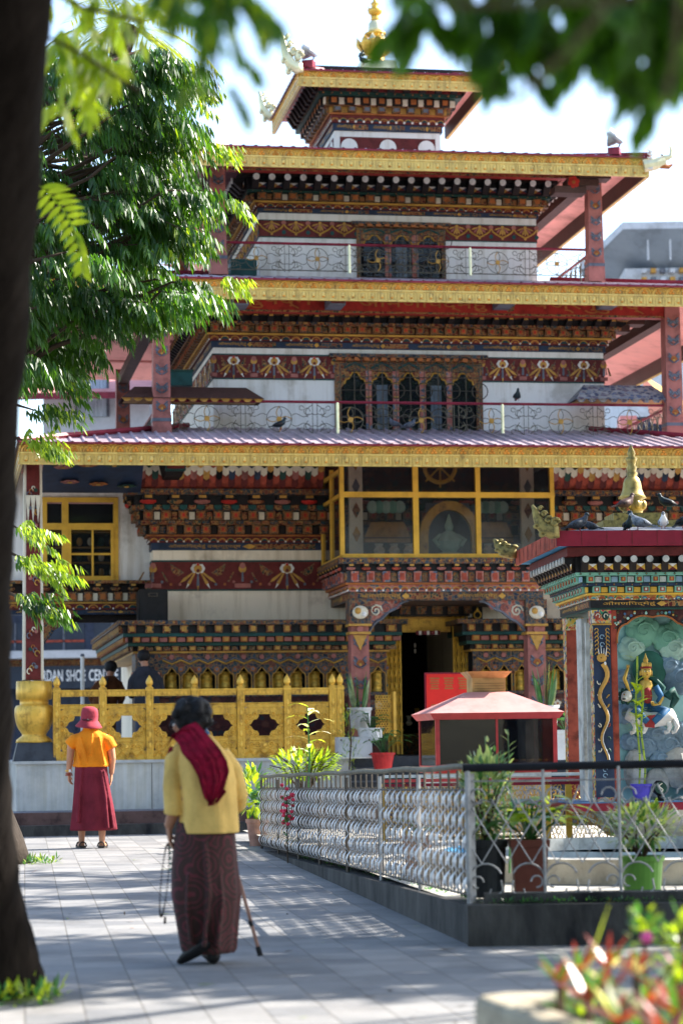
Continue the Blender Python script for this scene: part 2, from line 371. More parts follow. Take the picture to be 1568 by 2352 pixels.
    def leaf(s, p, d, L, W, droop, mat, n=3, up=Vector((0, 0, 1))):
        """a blade: a strip that widens, narrows and bends down"""
        p = Vector(p); d = Vector(d).normalized(); side = d.cross(up)
        if side.length < .05: side = d.cross(Vector((1, .3, 0)))
        side.normalize(); vs = []; q = p.copy(); dd = d.copy()
        prof = {2: [.5, 1.0], 3: [.35, 1, .7], 4: [.3, .95, .9, .5], 5: [.3, .8, 1, .8, .45]}[n]
        for i in range(n):
            wv = W * .5 * prof[i]; vs += [q - side * wv, q + side * wv]
            q = q + dd * (L / n); dd = (dd + Vector((0, 0, -droop / n))).normalized()
        vs.append(q)
        fs = [(2 * i, 2 * i + 1, 2 * i + 3, 2 * i + 2) for i in range(n - 1)] + [(2 * n - 2, 2 * n - 1, 2 * n)]
        s.add(vs, fs, mat)
    def text(s, body, x, z, wd, ht, y, mat, depth=.004):
        me = textmesh(body); xs = [v[0] for v in me[0]]; ys = [v[1] for v in me[0]]
        if not xs: return
        x0, x1, y0, y1 = min(xs), max(xs), min(ys), max(ys); kx = wd / (x1 - x0); ky = ht / (y1 - y0)
        s.add([(x + (v[0] - x0) * kx, y, z + (v[1] - y0) * ky) for v in me[0]], me[1], mat)
    def build(s, name, parent=None, smooth=False, **props):
        me = bpy.data.meshes.new(name); me.from_pydata(s.v, [], s.f)
        for n in s.ml: me.materials.append(MATS[n])
        me.polygons.foreach_set('material_index', s.mi)
        if smooth: me.polygons.foreach_set('use_smooth', [True] * len(s.f))
        me.update(); o = bpy.data.objects.new(name, me); C.objects.link(o)
        if parent: o.parent = parent
        for k, v in props.items(): o[k] = v
        return o
_TX = {}
def textmesh(body):
    if body in _TX: return _TX[body]
    cu = bpy.data.curves.new('txt', 'FONT'); cu.body = body; cu.resolution_u = 3; cu.offset = .012 if body.isascii() else .004
    o = bpy.data.objects.new('txt', cu); C.objects.link(o)
    dg = bpy.context.evaluated_depsgraph_get(); me = bpy.data.meshes.new_from_object(o.evaluated_get(dg))
    r = ([tuple(v.co) for v in me.vertices], [tuple(p.vertices) for p in me.polygons])
    bpy.data.objects.remove(o); bpy.data.meshes.remove(me); bpy.data.curves.remove(cu); _TX[body] = r; return r
def thing(name, label, cat, loc=(0, 0, 0), rz=0, group=None):
    o = bpy.data.objects.new(name, None); C.objects.link(o); o.location = loc; o.rotation_euler = (0, 0, rz); o.empty_display_size = .1
    o['label'] = label; o['category'] = cat
    if group: o['group'] = group
    return o
def tag(o, label, cat, group=None):
    o['label'] = label; o['category'] = cat
    if group: o['group'] = group
    return o
def copy_tree(o, parent=None):
    c = o.copy(); C.objects.link(c)
    if parent: c.parent = parent
    for ch in list(o.children): copy_tree(ch, c)
    return c
MANI = '\u0913\u0902\u092e\u0923\u093f\u092a\u0926\u094d\u092e\u0947\u0939\u0941\u0902'
MANI2 = '\u0935\u091c\u094d\u0930\u0917\u0941\u0930\u0941\u092a\u0926\u094d\u092e'

# ------------------------------------------------------------------ shared ornament
def side(w, uL, uR, vF, vB):
    if w == 'F': return Matrix(((1, 0, 0, uL), (0, 1, 0, vF), (0, 0, 1, 0), (0, 0, 0, 1))), uR - uL
    if w == 'L': return Matrix(((0, 1, 0, uL), (-1, 0, 0, vB), (0, 0, 1, 0), (0, 0, 0, 1))), vB - vF
    if w == 'R': return Matrix(((0, -1, 0, uR), (1, 0, 0, vF), (0, 0, 1, 0), (0, 0, 0, 1))), vB - vF
    return Matrix(((-1, 0, 0, uR), (0, -1, 0, vB), (0, 0, 1, 0), (0, 0, 0, 1))), uR - uL
def motif_flower(M, x, z, r, y, a='pinkp', b='goldline', n=6):
    for i in range(n):
        q = 2 * math.pi * i / n + .3; M.disc(x + r * .6 * math.cos(q), z + r * .6 * math.sin(q), r * .38, y - .004, y, a, 7)
    M.disc(x, z, r * .3, y - .008, y, b, 7)
def band(M, k, L, z, h, y, P):
    """one layer of a cornice on a face of length L whose surface is at y"""
    if k == 'dots':
        sp = P.get('sp', .12); n = int(L / sp)
        for i in range(n):
            x = (i + .5) * L / n
            M.disc(x, z + h * .5, P.get('r', h * .32), y - .012, y, P.get('c', ('white',))[i % len(P.get('c', ('white',)))], 8)
    elif k == 'lotus':
        sp = P.get('sp', .2); n = max(1, int(L / sp)); w_ = L / n; cs = P.get('c', ('orange', 'green', 'maroon', 'navy'))
        for i in range(n):
            x = (i + .5) * w_; r = min(w_ * .46, h * .8)
            M.prism([(x + r * math.cos(q), z + h * .25 + r * .8 * math.sin(q)) for q in [math.pi * t / 6 for t in range(7)]], y - .006, y, 'goldline')
            M.prism([(x + r * .8 * math.cos(q), z + h * .25 + r * .64 * math.sin(q)) for q in [math.pi * t / 6 for t in range(7)]], y - .010, y, cs[i % len(cs)])
            M.prism([(x + r * .42 * math.cos(q), z + h * .25 + r * .36 * math.sin(q)) for q in [math.pi * t / 5 for t in range(6)]], y - .014, y, cs[(i + 2) % len(cs)])
            M.disc(x + w_ / 2, z + h * .17, h * .15, y - .016, y, 'white', 7)
    elif k == 'blk':
        sp = P.get('sp', .24); n = max(1, int(L / sp)); w_ = L / n; d = P.get('d', .1); f = P.get('f', .55)
        A, B_, I = P.get('A', 'ornfine'), P.get('B', 'dark'), P.get('I', 'orange')
        for i in range(n):
            x = (i + .5) * w_; bw = w_ * f
            M.box(x - bw / 2, x + bw / 2, y - d, y, z + h * .04, z + h * .96, A)
            M.box(x - bw * .3, x + bw * .3, y - d - .008, y - d, z + h * .2, z + h * .8, I)
            if P.get('I2'):
                M.box(x - bw * .14, x + bw * .12, y - d - .012, y - d - .008, z + h * .35, z + h * .7, P['I2'])
            if P.get('G'):        # painted panel in the gap
                M.box(x + w_ * .5 - w_ * (1 - f) * .36, x + w_ * .5 + w_ * (1 - f) * .36, y - d * .45, y, z + h * .1, z + h * .86, P['G'][i % len(P['G'])])
    elif k == 'hearts':
        sp = P.get('sp', .12); n = max(1, int(L / sp)); w_ = L / n; cs = P.get('c', ('ornred', 'ornblue'))
        for i in range(n):
            x = (i + .5) * w_
            M.prism([(x - w_ * .46, z + h), (x - w_ * .4, z + h * .35), (x, z), (x + w_ * .4, z + h * .35), (x + w_ * .46, z + h)], y - P.get('d', .07), y, cs[i % len(cs)])
    elif k == 'rafter':
        sp = P.get('sp', .24); n = max(1, int(L / sp)); w_ = L / n; d = P.get('d', .16)
        for i in range(n):
            x = (i + .5) * w_; bw = w_ * .42
            M.taper(x - bw / 2, x + bw / 2, y - d * .35, y, z, x - bw / 2, x + bw / 2, y - d, y, z + h * .62, 'dark')
            M.box(x - bw / 2, x + bw / 2, y - d - .01, y, z + h * .62, z + h * .98, 'black')
            if P.get('disc'): M.disc(x, z + h * .8, bw * .5, y - d - .03, y - d - .01, P['disc'], 12)
            else: M.box(x - bw * .32, x + bw * .32, y - d - .02, y - d - .01, z + h * .66, z + h * .94, 'ochre')
            if P.get('tri'):
                g = x + w_ / 2; gw = w_ * .27; zm = z + h * .32; hh = h * .2
                M.add([(g, y - .05, zm), (g - gw, y - .05, zm + hh), (g + gw, y - .05, zm + hh)], [(0, 1, 2)], 'white')
                M.add([(g, y - .05, zm), (g - gw, y - .05, zm - hh), (g - gw, y - .05, zm + hh)], [(0, 1, 2)], 'ochre')
                M.add([(g, y - .05, zm), (g + gw, y - .05, zm + hh), (g + gw, y - .05, zm - hh)], [(0, 1, 2)], P['tri'])
                M.add([(g, y - .05, zm), (g + gw, y - .05, zm - hh), (g - gw, y - .05, zm - hh)], [(0, 1, 2)], 'maroon')
            elif P.get('boss'):
                M.ball((x, y - d * .5, z + h * .35), (bw * .75, d * .5, h * .3), P['boss'][i % len(P['boss'])], 8, 5)
    elif k == 'text':
        sp = P.get('sp', 1.1); n = max(1, round(L / sp)); w_ = L / n
        for i in range(n):
            x = i * w_; tw = w_ * .42
            M.text(P.get('t', MANI), x + w_ * .1, z + h * .2, tw, h * .62, y - .006, P.get('c', 'ochre'))
            M.box(x + w_ * .58, x + w_ * .96, y - .004, y, z + h * .15, z + h * .85, 'ornblue' if i % 2 else 'ornred')
            M.prism([(x + w_ * .53, z + h * .5), (x + w_ * .57, z + h * .15), (x + w_ * .61, z + h * .5), (x + w_ * .57, z + h * .85)], y - .008, y, 'goldline')
    elif k == 'key':
        sp = P.get('sp', .16); n = max(1, int(L / sp)); w_ = L / n
        for i in range(n): motif_flower(M, (i + .5) * w_, z + h * .5, h * .42, y, P.get('a', 'ornred'), 'ochre', 4)
def cornice(parent, uL, uR, vF, vB, z0, layers, sides='FLR', name='cornice', M=None, yoff=0):
    own = M is None; M = M or MB(); z = z0
    for (h, out, base, k, P) in layers:
        M.T = None; M.box(uL - out, uR + out, vF - out, vB + out, z, z + h - .001, base)
        for w_ in sides:
            T, L = side(w_, uL - out, uR + out, vF - out, vB + out); M.T = T
            if k: band(M, k, L, z, h, 0, P)
        z += h
    M.T = None
    return (M.build(name, parent) if own else M), z
def roof(parent, uL, uR, vF, vB, ze, slope, d, fh, sides='FLR', sp=.185, edge='roofred', seam=3.0):
    """hipped sheet roof with a hole for the storey above, pink soffit, gold fascia on each side"""
    M = MB(); th = .05
    for w_ in 'FLRB':
        T, L = side(w_, uL, uR, vF, vB); M.T = T; n = max(1, int(L / sp)); q = L / n; prev = None
        for i in range(n + 1):
            for (o, hz) in ((0, 0), (.62, 0), (.70, .024), (.86, .024), (.94, 0)):
                s_ = min((i + o) * q, L)
                if i == n and o > 0: break
                lim = min(d, s_, L - s_)
                cur = (s_, lim, hz)
                if prev and cur[0] > prev[0]:
                    a, b = prev, cur
                    M.quad((a[0], -.05, ze + a[2] - .05 * slope), (b[0], -.05, ze + b[2] - .05 * slope), (b[0], b[1], ze + b[1] * slope + b[2]), (a[0], a[1], ze + a[1] * slope + a[2]), 'rooftin')
                prev = cur
        M.quad((0, -.05, ze - .03), (L, -.05, ze - .03), (L, -.05, ze), (0, -.05, ze), edge)
        # hip ridge caps
        M.tube([(-.03, -.03, ze + .03), (d, d, ze + d * slope + .04)], .045, edge, 6)
    M.T = None
    sheet = M.build('roof', parent)
    S = MB()
    for w_ in 'FLRB':
        T, L = side(w_, uL, uR, vF, vB); S.T = T
        S.add([(.03, .03, ze - th), (L - .03, .03, ze - th), (L - d, d, ze + d * slope - th), (d, d, ze + d * slope - th)], [(0, 1, 2, 3)], 'soffit')
        for t_ in (.34, .67):
            S.tube([(d * t_, d * t_, ze + d * t_ * slope - th - .02), (L - d * t_, d * t_, ze + d * t_ * slope - th - .02)], .018, 'soffit', 4)
    S.build('soffit', parent)
    for w_ in sides:
        T, L = side(w_, uL, uR, vF, vB); G = MB(); G.T = T; z1 = ze - .005; z0 = z1 - fh; zm = z0 + fh * .52
        G.box(0, L, .031, .045, z0 + .01, z1, 'brownwood'); G.box(0, L, 0, .03, zm, z1, 'fasc_top'); G.box(0, L, -.006, .03, z0, zm, 'fasc_low')
        G.box(0, L, -.022, 0, zm - .012, zm + .012, 'fasc_low')
        G.box(0, L, -.014, 0, z1 - .02, z1, 'fasc_top')
        n = max(1, int(L / .21)); q = L / n
        for i in range(n):
            x = (i + .5) * q; hh = fh * .42
            G.tube([(x + q * .44 * math.cos(a), -.012, zm + .015 + hh * .78 * math.sin(a) ** .8) for a in [math.pi * t / 6 for t in range(7)]], .011, 'fasc_top', 4)
            for (dx, dz) in ((0, .48), (-.12, .2), (.12, .2)): G.ball((x + q * dx, -.006, zm + .015 + hh * dz), (.024, .014, .022), 'fasc_dot', 6, 4)
            G.ball((x + q * .5, -.006, zm + hh * .65), (.022, .014, .03), 'fasc_top', 6, 4)
        n = max(1, int(L / .145)); q = L / n
        for i in range(n):
            x = (i + .5) * q; a, b = z0 + fh * .06, zm - fh * .06
            G.box(x - q * .40, x - q * .30, -.02, -.006, a, b, 'fasc_low'); G.box(x + q * .30, x + q * .40, -.02, -.006, a, b, 'fasc_low')
            G.box(x - q * .40, x + q * .40, -.02, -.006, a - .02, a + .006, 'fasc_low')
            G.ball((x, -.006, (a + b) / 2 + .004), (q * .2, .02, (b - a) * .36), 'fasc_low', 7, 5)
            G.ball((x, -.016, a + (b - a) * .3), (q * .14, .014, .012), 'fasc_dot', 6, 4)
        G.T = None; G.build('fascia', parent)
    return sheet
def garland(M, L, z, h, y, per=.62, style=0):
    M.box(0, L, y - .012, y, z, z + h, 'maroon'); M.box(0, L, y - .016, y, z, z + h * .05, 'teal'); M.box(0, L, y - .016, y, z + h * .95, z + h, 'teal')
    n = max(1, round(L / per)); q = L / n; yy = y - .012
    for i in range(n):
        x = (i + .5) * q; top = z + h * .86
        if style == 0:
            for a in (-52, -30, 0, 30, 52):
                r = h * .62; dx, dz = math.sin(R(a)), -math.cos(R(a)); px_, pz = x + dx * h * .16, z + h * .62
                L_ = r * (1 if abs(a) < 40 else .95); nx, nz = -dz, dx
                M.prism([(px_ + nx * .008, pz + nz * .008), (px_ + dx * L_ * .7 + nx * h * .05, pz + dz * L_ * .7 + nz * h * .05), (px_ + dx * L_, pz + dz * L_), (px_ + dx * L_ * .7 - nx * h * .05, pz + dz * L_ * .7 - nz * h * .05), (px_ - nx * .008, pz - nz * .008)], yy - .008, yy, 'ochre' if a else 'slate')
                M.prism([(px_ + dx * L_ * .74 + nx * h * .035, pz + dz * L_ * .74 + nz * h * .035), (px_ + dx * L_ * 1.02, pz + dz * L_ * 1.02), (px_ + dx * L_ * .74 - nx * h * .035, pz + dz * L_ * .74 - nz * h * .035)], yy - .012, yy, 'white' if abs(a) == 30 else 'ochre')
            for k in range(8):
                a = 2 * math.pi * k / 8; M.disc(x + h * .17 * math.cos(a), z + h * .73 + h * .11 * math.sin(a), h * .075, yy - .014, yy, 'white', 6)
            M.disc(x, z + h * .72, h * .14, yy - .018, yy, 'ochre', 9); M.disc(x, z + h * .66, h * .06, yy - .022, yy, 'maroon', 6); M.disc(x, z + h * .86, h * .05, yy - .02, yy, 'red', 6)
            for sg in (-1, 1):
                M.prism([(x + sg * q * .15, z + h * .6), (x + sg * q * .31, z + h * .9), (x + sg * q * .29, z + h * .62), (x + sg * q * .22, z + h * .48)], yy - .006, yy, 'ornfine')
                M.disc(x + sg * q * .25, z + h * .6, h * .09, yy - .009, yy, 'ornred', 7)
            g = i * q
            for j in (0, 1) if i == n - 1 else (0,):
                gx = g + j * q
                M.disc(gx, z + h * .72, h * .13, yy - .008, yy, 'ochre', 9); M.disc(gx, z + h * .82, h * .1, yy - .011, yy, 'pinkp', 8)
                for dx in (-.1, 0, .1): M.prism([(gx + q * dx - .012, z + h * .62), (gx + q * dx * 1.6 - .02, z + h * .3), (gx + q * dx * 1.6 + .015, z + h * .3), (gx + q * dx + .012, z + h * .62)], yy - .009, yy, 'ornfine' if dx else 'slate')
                M.box(gx - q * .09, gx + q * .09, yy - .01, yy, z + h * .1, z + h * .24, 'pinkp')
            for k in range(11):
                u = k / 10; M.disc(x - q / 2 + q * u, z + h * (.38 - .24 * (1 - (2 * u - 1) ** 2) * 0) - h * .22 * abs(math.sin(2 * math.pi * u)) + .02, h * .05, yy - .007, yy, ('pinkp', 'slate', 'orange')[k % 3], 6)
        else:
            for a in (-70, -45, -20, 0, 20, 45, 70):
                dx, dz = math.sin(R(a)), -math.cos(R(a)); L_ = h * .52; nx, nz = -dz, dx
                M.prism([(x, top), (x + dx * L_ * .7 + nx * .014, top + dz * L_ * .7 + nz * .014), (x + dx * L_, top + dz * L_), (x + dx * L_ * .7 - nx * .014, top + dz * L_ * .7 - nz * .014)], yy - .008, yy, 'ochre' if a % 2 == 0 else 'pinkp')
            M.disc(x, top, h * .09, yy - .012, yy, 'ochre', 7); M.disc(x + q / 2, z + h * .84, h * .14, yy - .007, yy, 'pinkp', 8)
            for sg in (-1, 1):
                M.tube([(x + sg * q * (.5 - u * .5), yy - .006, z + h * (.75 - .5 * u ** .6)) for u in (0, .2, .45, .7, 1)], .013, 'ochre', 4)
            M.disc(x + q / 2, z + h * .3, h * .13, yy - .007, yy, 'teal', 6); M.disc(x, z + h * .2, h * .08, yy - .007, yy, 'ochre', 6)
def painted_pillar(M, x, w_, y0, y1, z0, z1, flip=False, base='ornpillar', head=True):
    """square pillar, slightly wider at the foot, with painted motifs on its front and left"""
    b = w_ * .5
    M.taper(x - b * 1.06, x + b * 1.06, y0 - b * .06, y1, z0 + .62 * (z1 - z0) * 0 + .34, x - b * .94, x + b * .94, y0, y1, z1, 'pinkp' if base == 'ornpillar' else base)
    M.taper(x - b * 1.18, x + b * 1.18, y0 - b * .18, y1 + b * .1, z0, x - b * 1.12, x + b * 1.12, y0 - b * .12, y1 + b * .1, z0 + .24, 'ornpillar' if base != 'ornpillar' else 'pinkp')
    M.box(x - b * 1.16, x + b * 1.16, y0 - b * .16, y1 + b * .1, z0 + .24, z0 + .29, 'slate')
    M.box(x - b * 1.14, x + b * 1.14, y0 - b * .14, y1 + b * .1, z0 + .29, z0 + .34, 'pinkp')
    yy = y0 - b * .05; z = z0 + .44; i = 0
    while z < z1 - w_ * .5:
        r = w_ * .3
        for sg in (-1, 1):
            M.tube([(x + sg * w_ * .04, yy - .01, z - r * .7), (x + sg * w_ * .32, yy - .01, z - r * .1), (x + sg * w_ * .16, yy - .008, z + r * .8), (x + sg * w_ * .34, yy - .008, z + r * 1.3)], .013, 'slate', 4)
            M.disc(x + sg * w_ * .3, z + r * .6, w_ * .09, yy - .012, yy, 'slate', 6)
        for k in range(5):
            a = math.pi * (.1 + .2 * k); M.disc(x + r * .5 * math.cos(a), z + r * .5 * math.sin(a), r * .26, yy - .014, yy + .004, 'slate' if i % 3 else 'orange', 6)
        M.disc(x, z - .01, r * .28, yy - .018, yy, 'pinkp' if i % 3 else 'ochre', 6)
        z += w_ * 1.12; i += 1
def railing(parent, x0, x1, y, z0, z1, posts, per=1.05, rail='maroon', yellow=(), gap=None):
    M = MB(); M.tube([(x0, y, z1), (x1, y, z1)], .022, 'roofred', 6); H = z1 - z0
    M.tube([(x0, y, z0 + .03), (x1, y, z0 + .03)], .008, 'wire', 4)
    n = max(1, round((x1 - x0) / per)); q = (x1 - x0) / n
    for i in range(n):
        a = x0 + i * q; c = a + q / 2; zc = z0 + H * .48; r = H * .38
        M.tube([(c + r * math.cos(t), y, zc + r * math.sin(t)) for t in [2 * math.pi * k / 16 for k in range(17)]], .0055, 'wire', 4)
        for k in range(4):
            t = math.pi / 2 * k; dx, dz = math.cos(t), math.sin(t)
            M.tube([(c + dx * r * u - dz * r * .22 * math.sin(math.pi * u), y, zc + dz * r * u + dx * r * .22 * math.sin(math.pi * u)) for u in (0, .25, .5, .75, 1)], .007, 'ochre', 4)
            M.tube([(c + dx * r * u + dz * r * .22 * math.sin(math.pi * u), y, zc + dz * r * u - dx * r * .22 * math.sin(math.pi * u)) for u in (0, .25, .5, .75, 1)], .0055, 'wire', 4)
        M.disc(c, zc, r * .22, y - .008, y + .008, 'ochre', 8)
        for sg in (-1, 1):
            for zz, ph in ((zc + H * .12, 1), (zc - H * .16, -1)):
                M.tube([(c + sg * (r + (q / 2 - r) * u), y, zz + ph * H * .05 * math.sin(u * 9)) for u in [k / 8 for k in range(9)]], .005, 'wire', 4)
            for zt, ph in ((z0 + H * .92, -1), (z0 + H * .06, 1)):
                e = c + sg * q * .5
                M.tube([(e - sg * .03 - sg * H * .3 * math.sin(u * 2.2) * (1 - .4 * u), y, zt + ph * H * .38 * u) for u in [k / 6 for k in range(7)]], .0055, 'wire', 4)
                M.tube([(e - sg * .12 + sg * .05 * math.cos(u), y, zt + ph * H * .2 + .05 * math.sin(u)) for u in [k * .9 for k in range(7)]], .005, 'wire', 4)
                M.tube([(e - sg * .2 + sg * .035 * math.cos(u), y, zt + ph * H * .1 + .035 * math.sin(u)) for u in [k * .9 for k in range(7)]], .005, 'wire', 4)
        for dx in (-.035, .035): M.tube([(a + dx, y, z0), (a + dx, y, z1)], .005, 'wire', 4)
    for p in posts: M.tube([(p, y, z0), (p, y, z1)], .024, 'palegold', 6)
    return M.build('railing', parent)
def ornate_window(parent, x0, x1, y, z0, z1, n, grille=True):
    F = MB(); W = x1 - x0; H = z1 - z0; fr = W * .045; top = z1 - H * .22
    F.box(x0, x1, y, y + .06, top, z1, 'ornfine'); F.box(x0, x0 + fr, y, y + .06, z0, top, 'ornfine'); F.box(x1 - fr, x1, y, y + .06, z0, top, 'ornfine')
    F.box(x0 - .08, x1 + .08, y - .06, y, z1 - H * .05, z1, 'ornblue'); F.box(x0 - .04, x1 + .04, y - .04, y, z1 - H * .1, z1 - H * .06, 'ornred')
    iw = (W - 2 * fr) / n; frame = None
    for i in range(n):
        a = x0 + fr + i * iw; c = a + iw / 2
        if i: F.box(a - iw * .11, a + iw * .11, y - .01, y + .05, z0, top, 'ornpillar')
        if i:
            for k in range(3): F.box(a - iw * .09, a + iw * .09, y - .03, y - .01, z0 + H * (.25 + .18 * k), z0 + H * (.27 + .18 * k), 'ochre')
        for sg in (-1, 1):                       # cusped arch spandrels
            e = c + sg * iw * .5; pts = [(e, top), (e, top - H * .22)]
            pts += [(c + sg * iw * (.40 - .03 * math.sin(t * 3.1) - .40 * t ** 1.5), top - H * .22 + H * .2 * t ** .55 + H * .02 * math.sin(t * 9.4)) for t in (.05, .2, .35, .5, .65, .8, 1)]
            if sg < 0: pts = pts[::-1]
            F.prism(pts[::-1], y - .004, y + .03, 'ornred')
            F.tube([(p[0], y - .01, p[1]) for p in (pts[:-2] if sg < 0 else pts[2:])], .012, 'goldline', 4)
        F.prism([(c - iw * .4, top + H * .02), (c, top + H * .09), (c + iw * .4, top + H * .02), (c + iw * .4, top + H * .05), (c, top + H * .12), (c - iw * .4, top + H * .05)], y - .02, y, 'teal')
    for k in range(int(W / .14)): F.box(x0 + k * .14 + .02, x0 + k * .14 + .1, y - .09, y - .04, z1 - H * .095, z1 - H * .055, 'orange')
    frame = F.build('window', parent)
    for i in range(n):
        a = x0 + fr + i * iw; P = MB(); P.box(a + iw * .1, a + iw * .9, y + .004, y + .010, z0, top + H * .03, 'glass'); P.build('pane', frame)
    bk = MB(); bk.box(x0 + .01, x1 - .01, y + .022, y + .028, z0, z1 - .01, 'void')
    for i in range(n):
        if i % 2 == n % 2: bk.box(x0 + fr + (i + .3) * iw, x0 + fr + (i + .7) * iw, y + .014, y + .02, z0, z0 + H * .6, 'curtain')
    bk.build('interior', frame)
    if grille:
        G = MB(); gy = y - .1; s_ = iw / 2; nx = round(W * .94 / s_); nz = max(2, round((top + H * .06 - z0) / s_ / .9)); sz = (top + H * .08 - z0) / nz; s_ = W * .94 / nx; gx = x0 + W * .03
        for i in range(nx + 1): G.tube([(gx + i * s_, gy, z0), (gx + i * s_, gy, z0 + nz * sz)], .007, 'iron', 4)
        for j in range(nz + 1): G.tube([(gx, gy, z0 + j * sz), (gx + nx * s_, gy, z0 + j * sz)], .007, 'iron', 4)
        for i in range(0, nx, 1):
            for j in range(0, nz, 2):
                c, zc = gx + (i + 1) * s_, z0 + (j + 1) * sz; r = min(s_, sz) * .62
                if (i + j // 2) % 2 == 0: G.tube([(c + r * math.cos(t), gy, zc + r * math.sin(t)) for t in [2 * math.pi * k / 12 for k in range(13)]], .008, 'iron', 4)
        G.build('grille', frame)
    return frame
def finial(M, c, k, gold='golds', bell='palegold'):
    """lotus, bell and crown on a stepped base; k = height of the whole in metres / 1.0"""
    x, y, z = c
    P = lambda pr: [(r * k, h * k) for r, h in pr]
    M.lathe(P([(.14, 0), (.145, .05), (.12, .06), (.135, .10), (.11, .12)]), c, gold, 20)
    M.lathe(P([(.10, .12), (.19, .17), (.255, .26), (.22, .34), (.1, .36)]), c, gold, 24)
    for ring, (rr, z0, z1, out, ph) in enumerate(((.2, .17, .40, .285, 0), (.16, .2, .44, .2, .5))):
        for i in range(8):
            a = 2 * math.pi * (i + ph) / 8; ca, sa = math.cos(a), math.sin(a)
            def P3(r_, w_, h_): return (x + (r_ * ca - w_ * sa) * k, y + (r_ * sa + w_ * ca) * k, z + h_ * k)
            M.add([P3(rr, -.03, z0), P3(rr, .03, z0), P3(out * .97, .088, z0 + .1), P3(out * .97, -.088, z0 + .1), P3(out, 0, z1), P3(out * 1.05, 0, z0 + .11), P3(rr * .9, 0, z0 + .12)],
                  [(0, 1, 5), (1, 2, 5), (0, 5, 3), (3, 5, 4), (5, 2, 4), (2, 6, 4), (6, 3, 4)], gold if ring == 0 else bell)
    M.lathe(P([(.09, .36), (.1, .42), (.16, .44), (.165, .47), (.12, .48)]), c, gold, 20)
    M.lathe(P([(.115, .48), (.105, .54), (.1, .62), (.07, .66), (.06, .67)]), c, bell, 20)
    M.lathe(P([(.06, .67), (.072, .69), (.055, .71), (.07, .73), (.05, .74)]), c, gold, 16)
    M.lathe(P([(.05, .74), (.105, .79), (.115, .84), (.06, .86), (.05, .9), (.07, .93), (.03, .97), (.012, 1.04), (0.002, 1.1)]), c, gold, 16)
    for i in range(7):
        a = 2 * math.pi * i / 7; ca, sa = math.cos(a), math.sin(a)
        M.add([(x + (.1 * ca + .03 * sa) * k, y + (.1 * sa - .03 * ca) * k, z + .8 * k), (x + (.1 * ca - .03 * sa) * k, y + (.1 * sa + .03 * ca) * k, z + .8 * k), (x + .13 * ca * k, y + .13 * sa * k, z + .89 * k)], [(0, 1, 2)], gold)

# ------------------------------------------------------------------ ground
def gz(Y): return 0.07 * min(1, max(0, (Y - 14) / 13))
def ground():
    M = MB(); ys = [-30, 0, 14, 16, 18, 20, 22, 24, 27, 60, 400, 1500]
    for a, b in zip(ys, ys[1:]):
        M.quad((-900, a, gz(a)), (900, a, gz(a)), (900, b, gz(b)), (-900, b, gz(b)), 'paving')
    o = M.build('ground'); o['kind'] = 'structure'
ground()
# ------------------------------------------------------------------ temple
B = Frame((0, 34.6, 0), 9.6)
YAW = R(9.6)
T = thing('temple', 'tall painted temple with stacked gold edged roofs, white walls and carved cornices', 'temple', B.o, YAW)
U, Z = B.U, B.Z
# --- roofs
zr1, zr1b = Z(784, 1020, -.6), Z(784, 1070, -.6)
zr2, zr2b = Z(784, 643, .6), Z(784, 690, .6)
zr3, zr3b = Z(900, 345, 1.1), Z(900, 390, 1.1)
zr4, zr4b = Z(800, 163, 3.4), Z(800, 200, 3.4)
r1 = (U(48, 1040, -.6), U(1860, 1040, -.6), -.6, 11.0)
r2 = (U(110, 660, .6), U(1800, 660, .6), .6, 10.2)
r3 = (U(392, 350, 1.1), U(1487, 380, 1.1), 1.1, 8.7)
r4 = (U(688, 180, 3.4), U(1117, 185, 3.4), 3.4, 6.5)
roof(T, *r1, zr1, .217, 2.6, zr1 - zr1b)
roof(T, *r2, zr2, .21, 2.9, zr2 - zr2b)
roof(T, *r3, zr3, .2, 2.4, zr3 - zr3b)
roof(T, *r4, zr4, .2, 1.5, zr4 - zr4b)
# --- upper storey walls
def storey(uL, uR, vF, vB, z0, z1, cl, band_z=None, style=0, wcol='white', skip=None, per=.62):
    M = MB(); M.box(uL, uR, vF, vB, z0, z1, wcol); M.build('wall', T)
    if band_z:
        G = MB()
        for w_ in 'FLR':
            Tm, L = side(w_, uL, uR, vF, vB); G.T = Tm
            if w_ == 'F' and skip:
                garland(G, skip[0] - uL, band_z[0], band_z[1] - band_z[0], 0, per, style)
                G.T = Tm @ Matrix.Translation((skip[1] - uL, 0, 0)); garland(G, uR - skip[1], band_z[0], band_z[1] - band_z[0], 0, per, style)
            else: garland(G, L, band_z[0], band_z[1] - band_z[0], 0, per, style)
        G.T = None; G.build('frieze', T)
    return cornice(T, uL, uR, vF, vB, z1, cl)[1]
# second storey
px = 36.6
wL, wR = U(490, 850, 2.0), U(1385, 850, 2.0)
z1 = Z(700, 801, 2.0)
w2 = (U(768, 900, 2.0), U(1107, 900, 2.0))
storey(wL, wR, 2.0, 8.0, zr1 + .1, z1, [
    (.10, .03, 'navy', 'text', dict(sp=.96)), (.085, .06, 'maroon', 'lotus', dict(sp=.155)), (.03, .11, 'goldline', None, {}),
    (.11, .10, 'dark', 'blk', dict(sp=.225, d=.1, I='orange', I2='red', G=('ornred',))), (.045, .2, 'ornred', 'hearts', dict(sp=.11, d=.05)),
    (.10, .2, 'black', 'rafter', dict(sp=.225, d=.14)), (.04, .36, 'ornred', 'key', dict(sp=.13)),
    (.3, .2, 'brownwood', None, {})],
    (Z(700, 873, 2.0), Z(700, 815, 2.0)), 0, skip=w2, per=.66)
ornate_window(T, w2[0], w2[1], 1.97, Z(900, 990, 2.0), Z(900, 815, 2.0), 5)
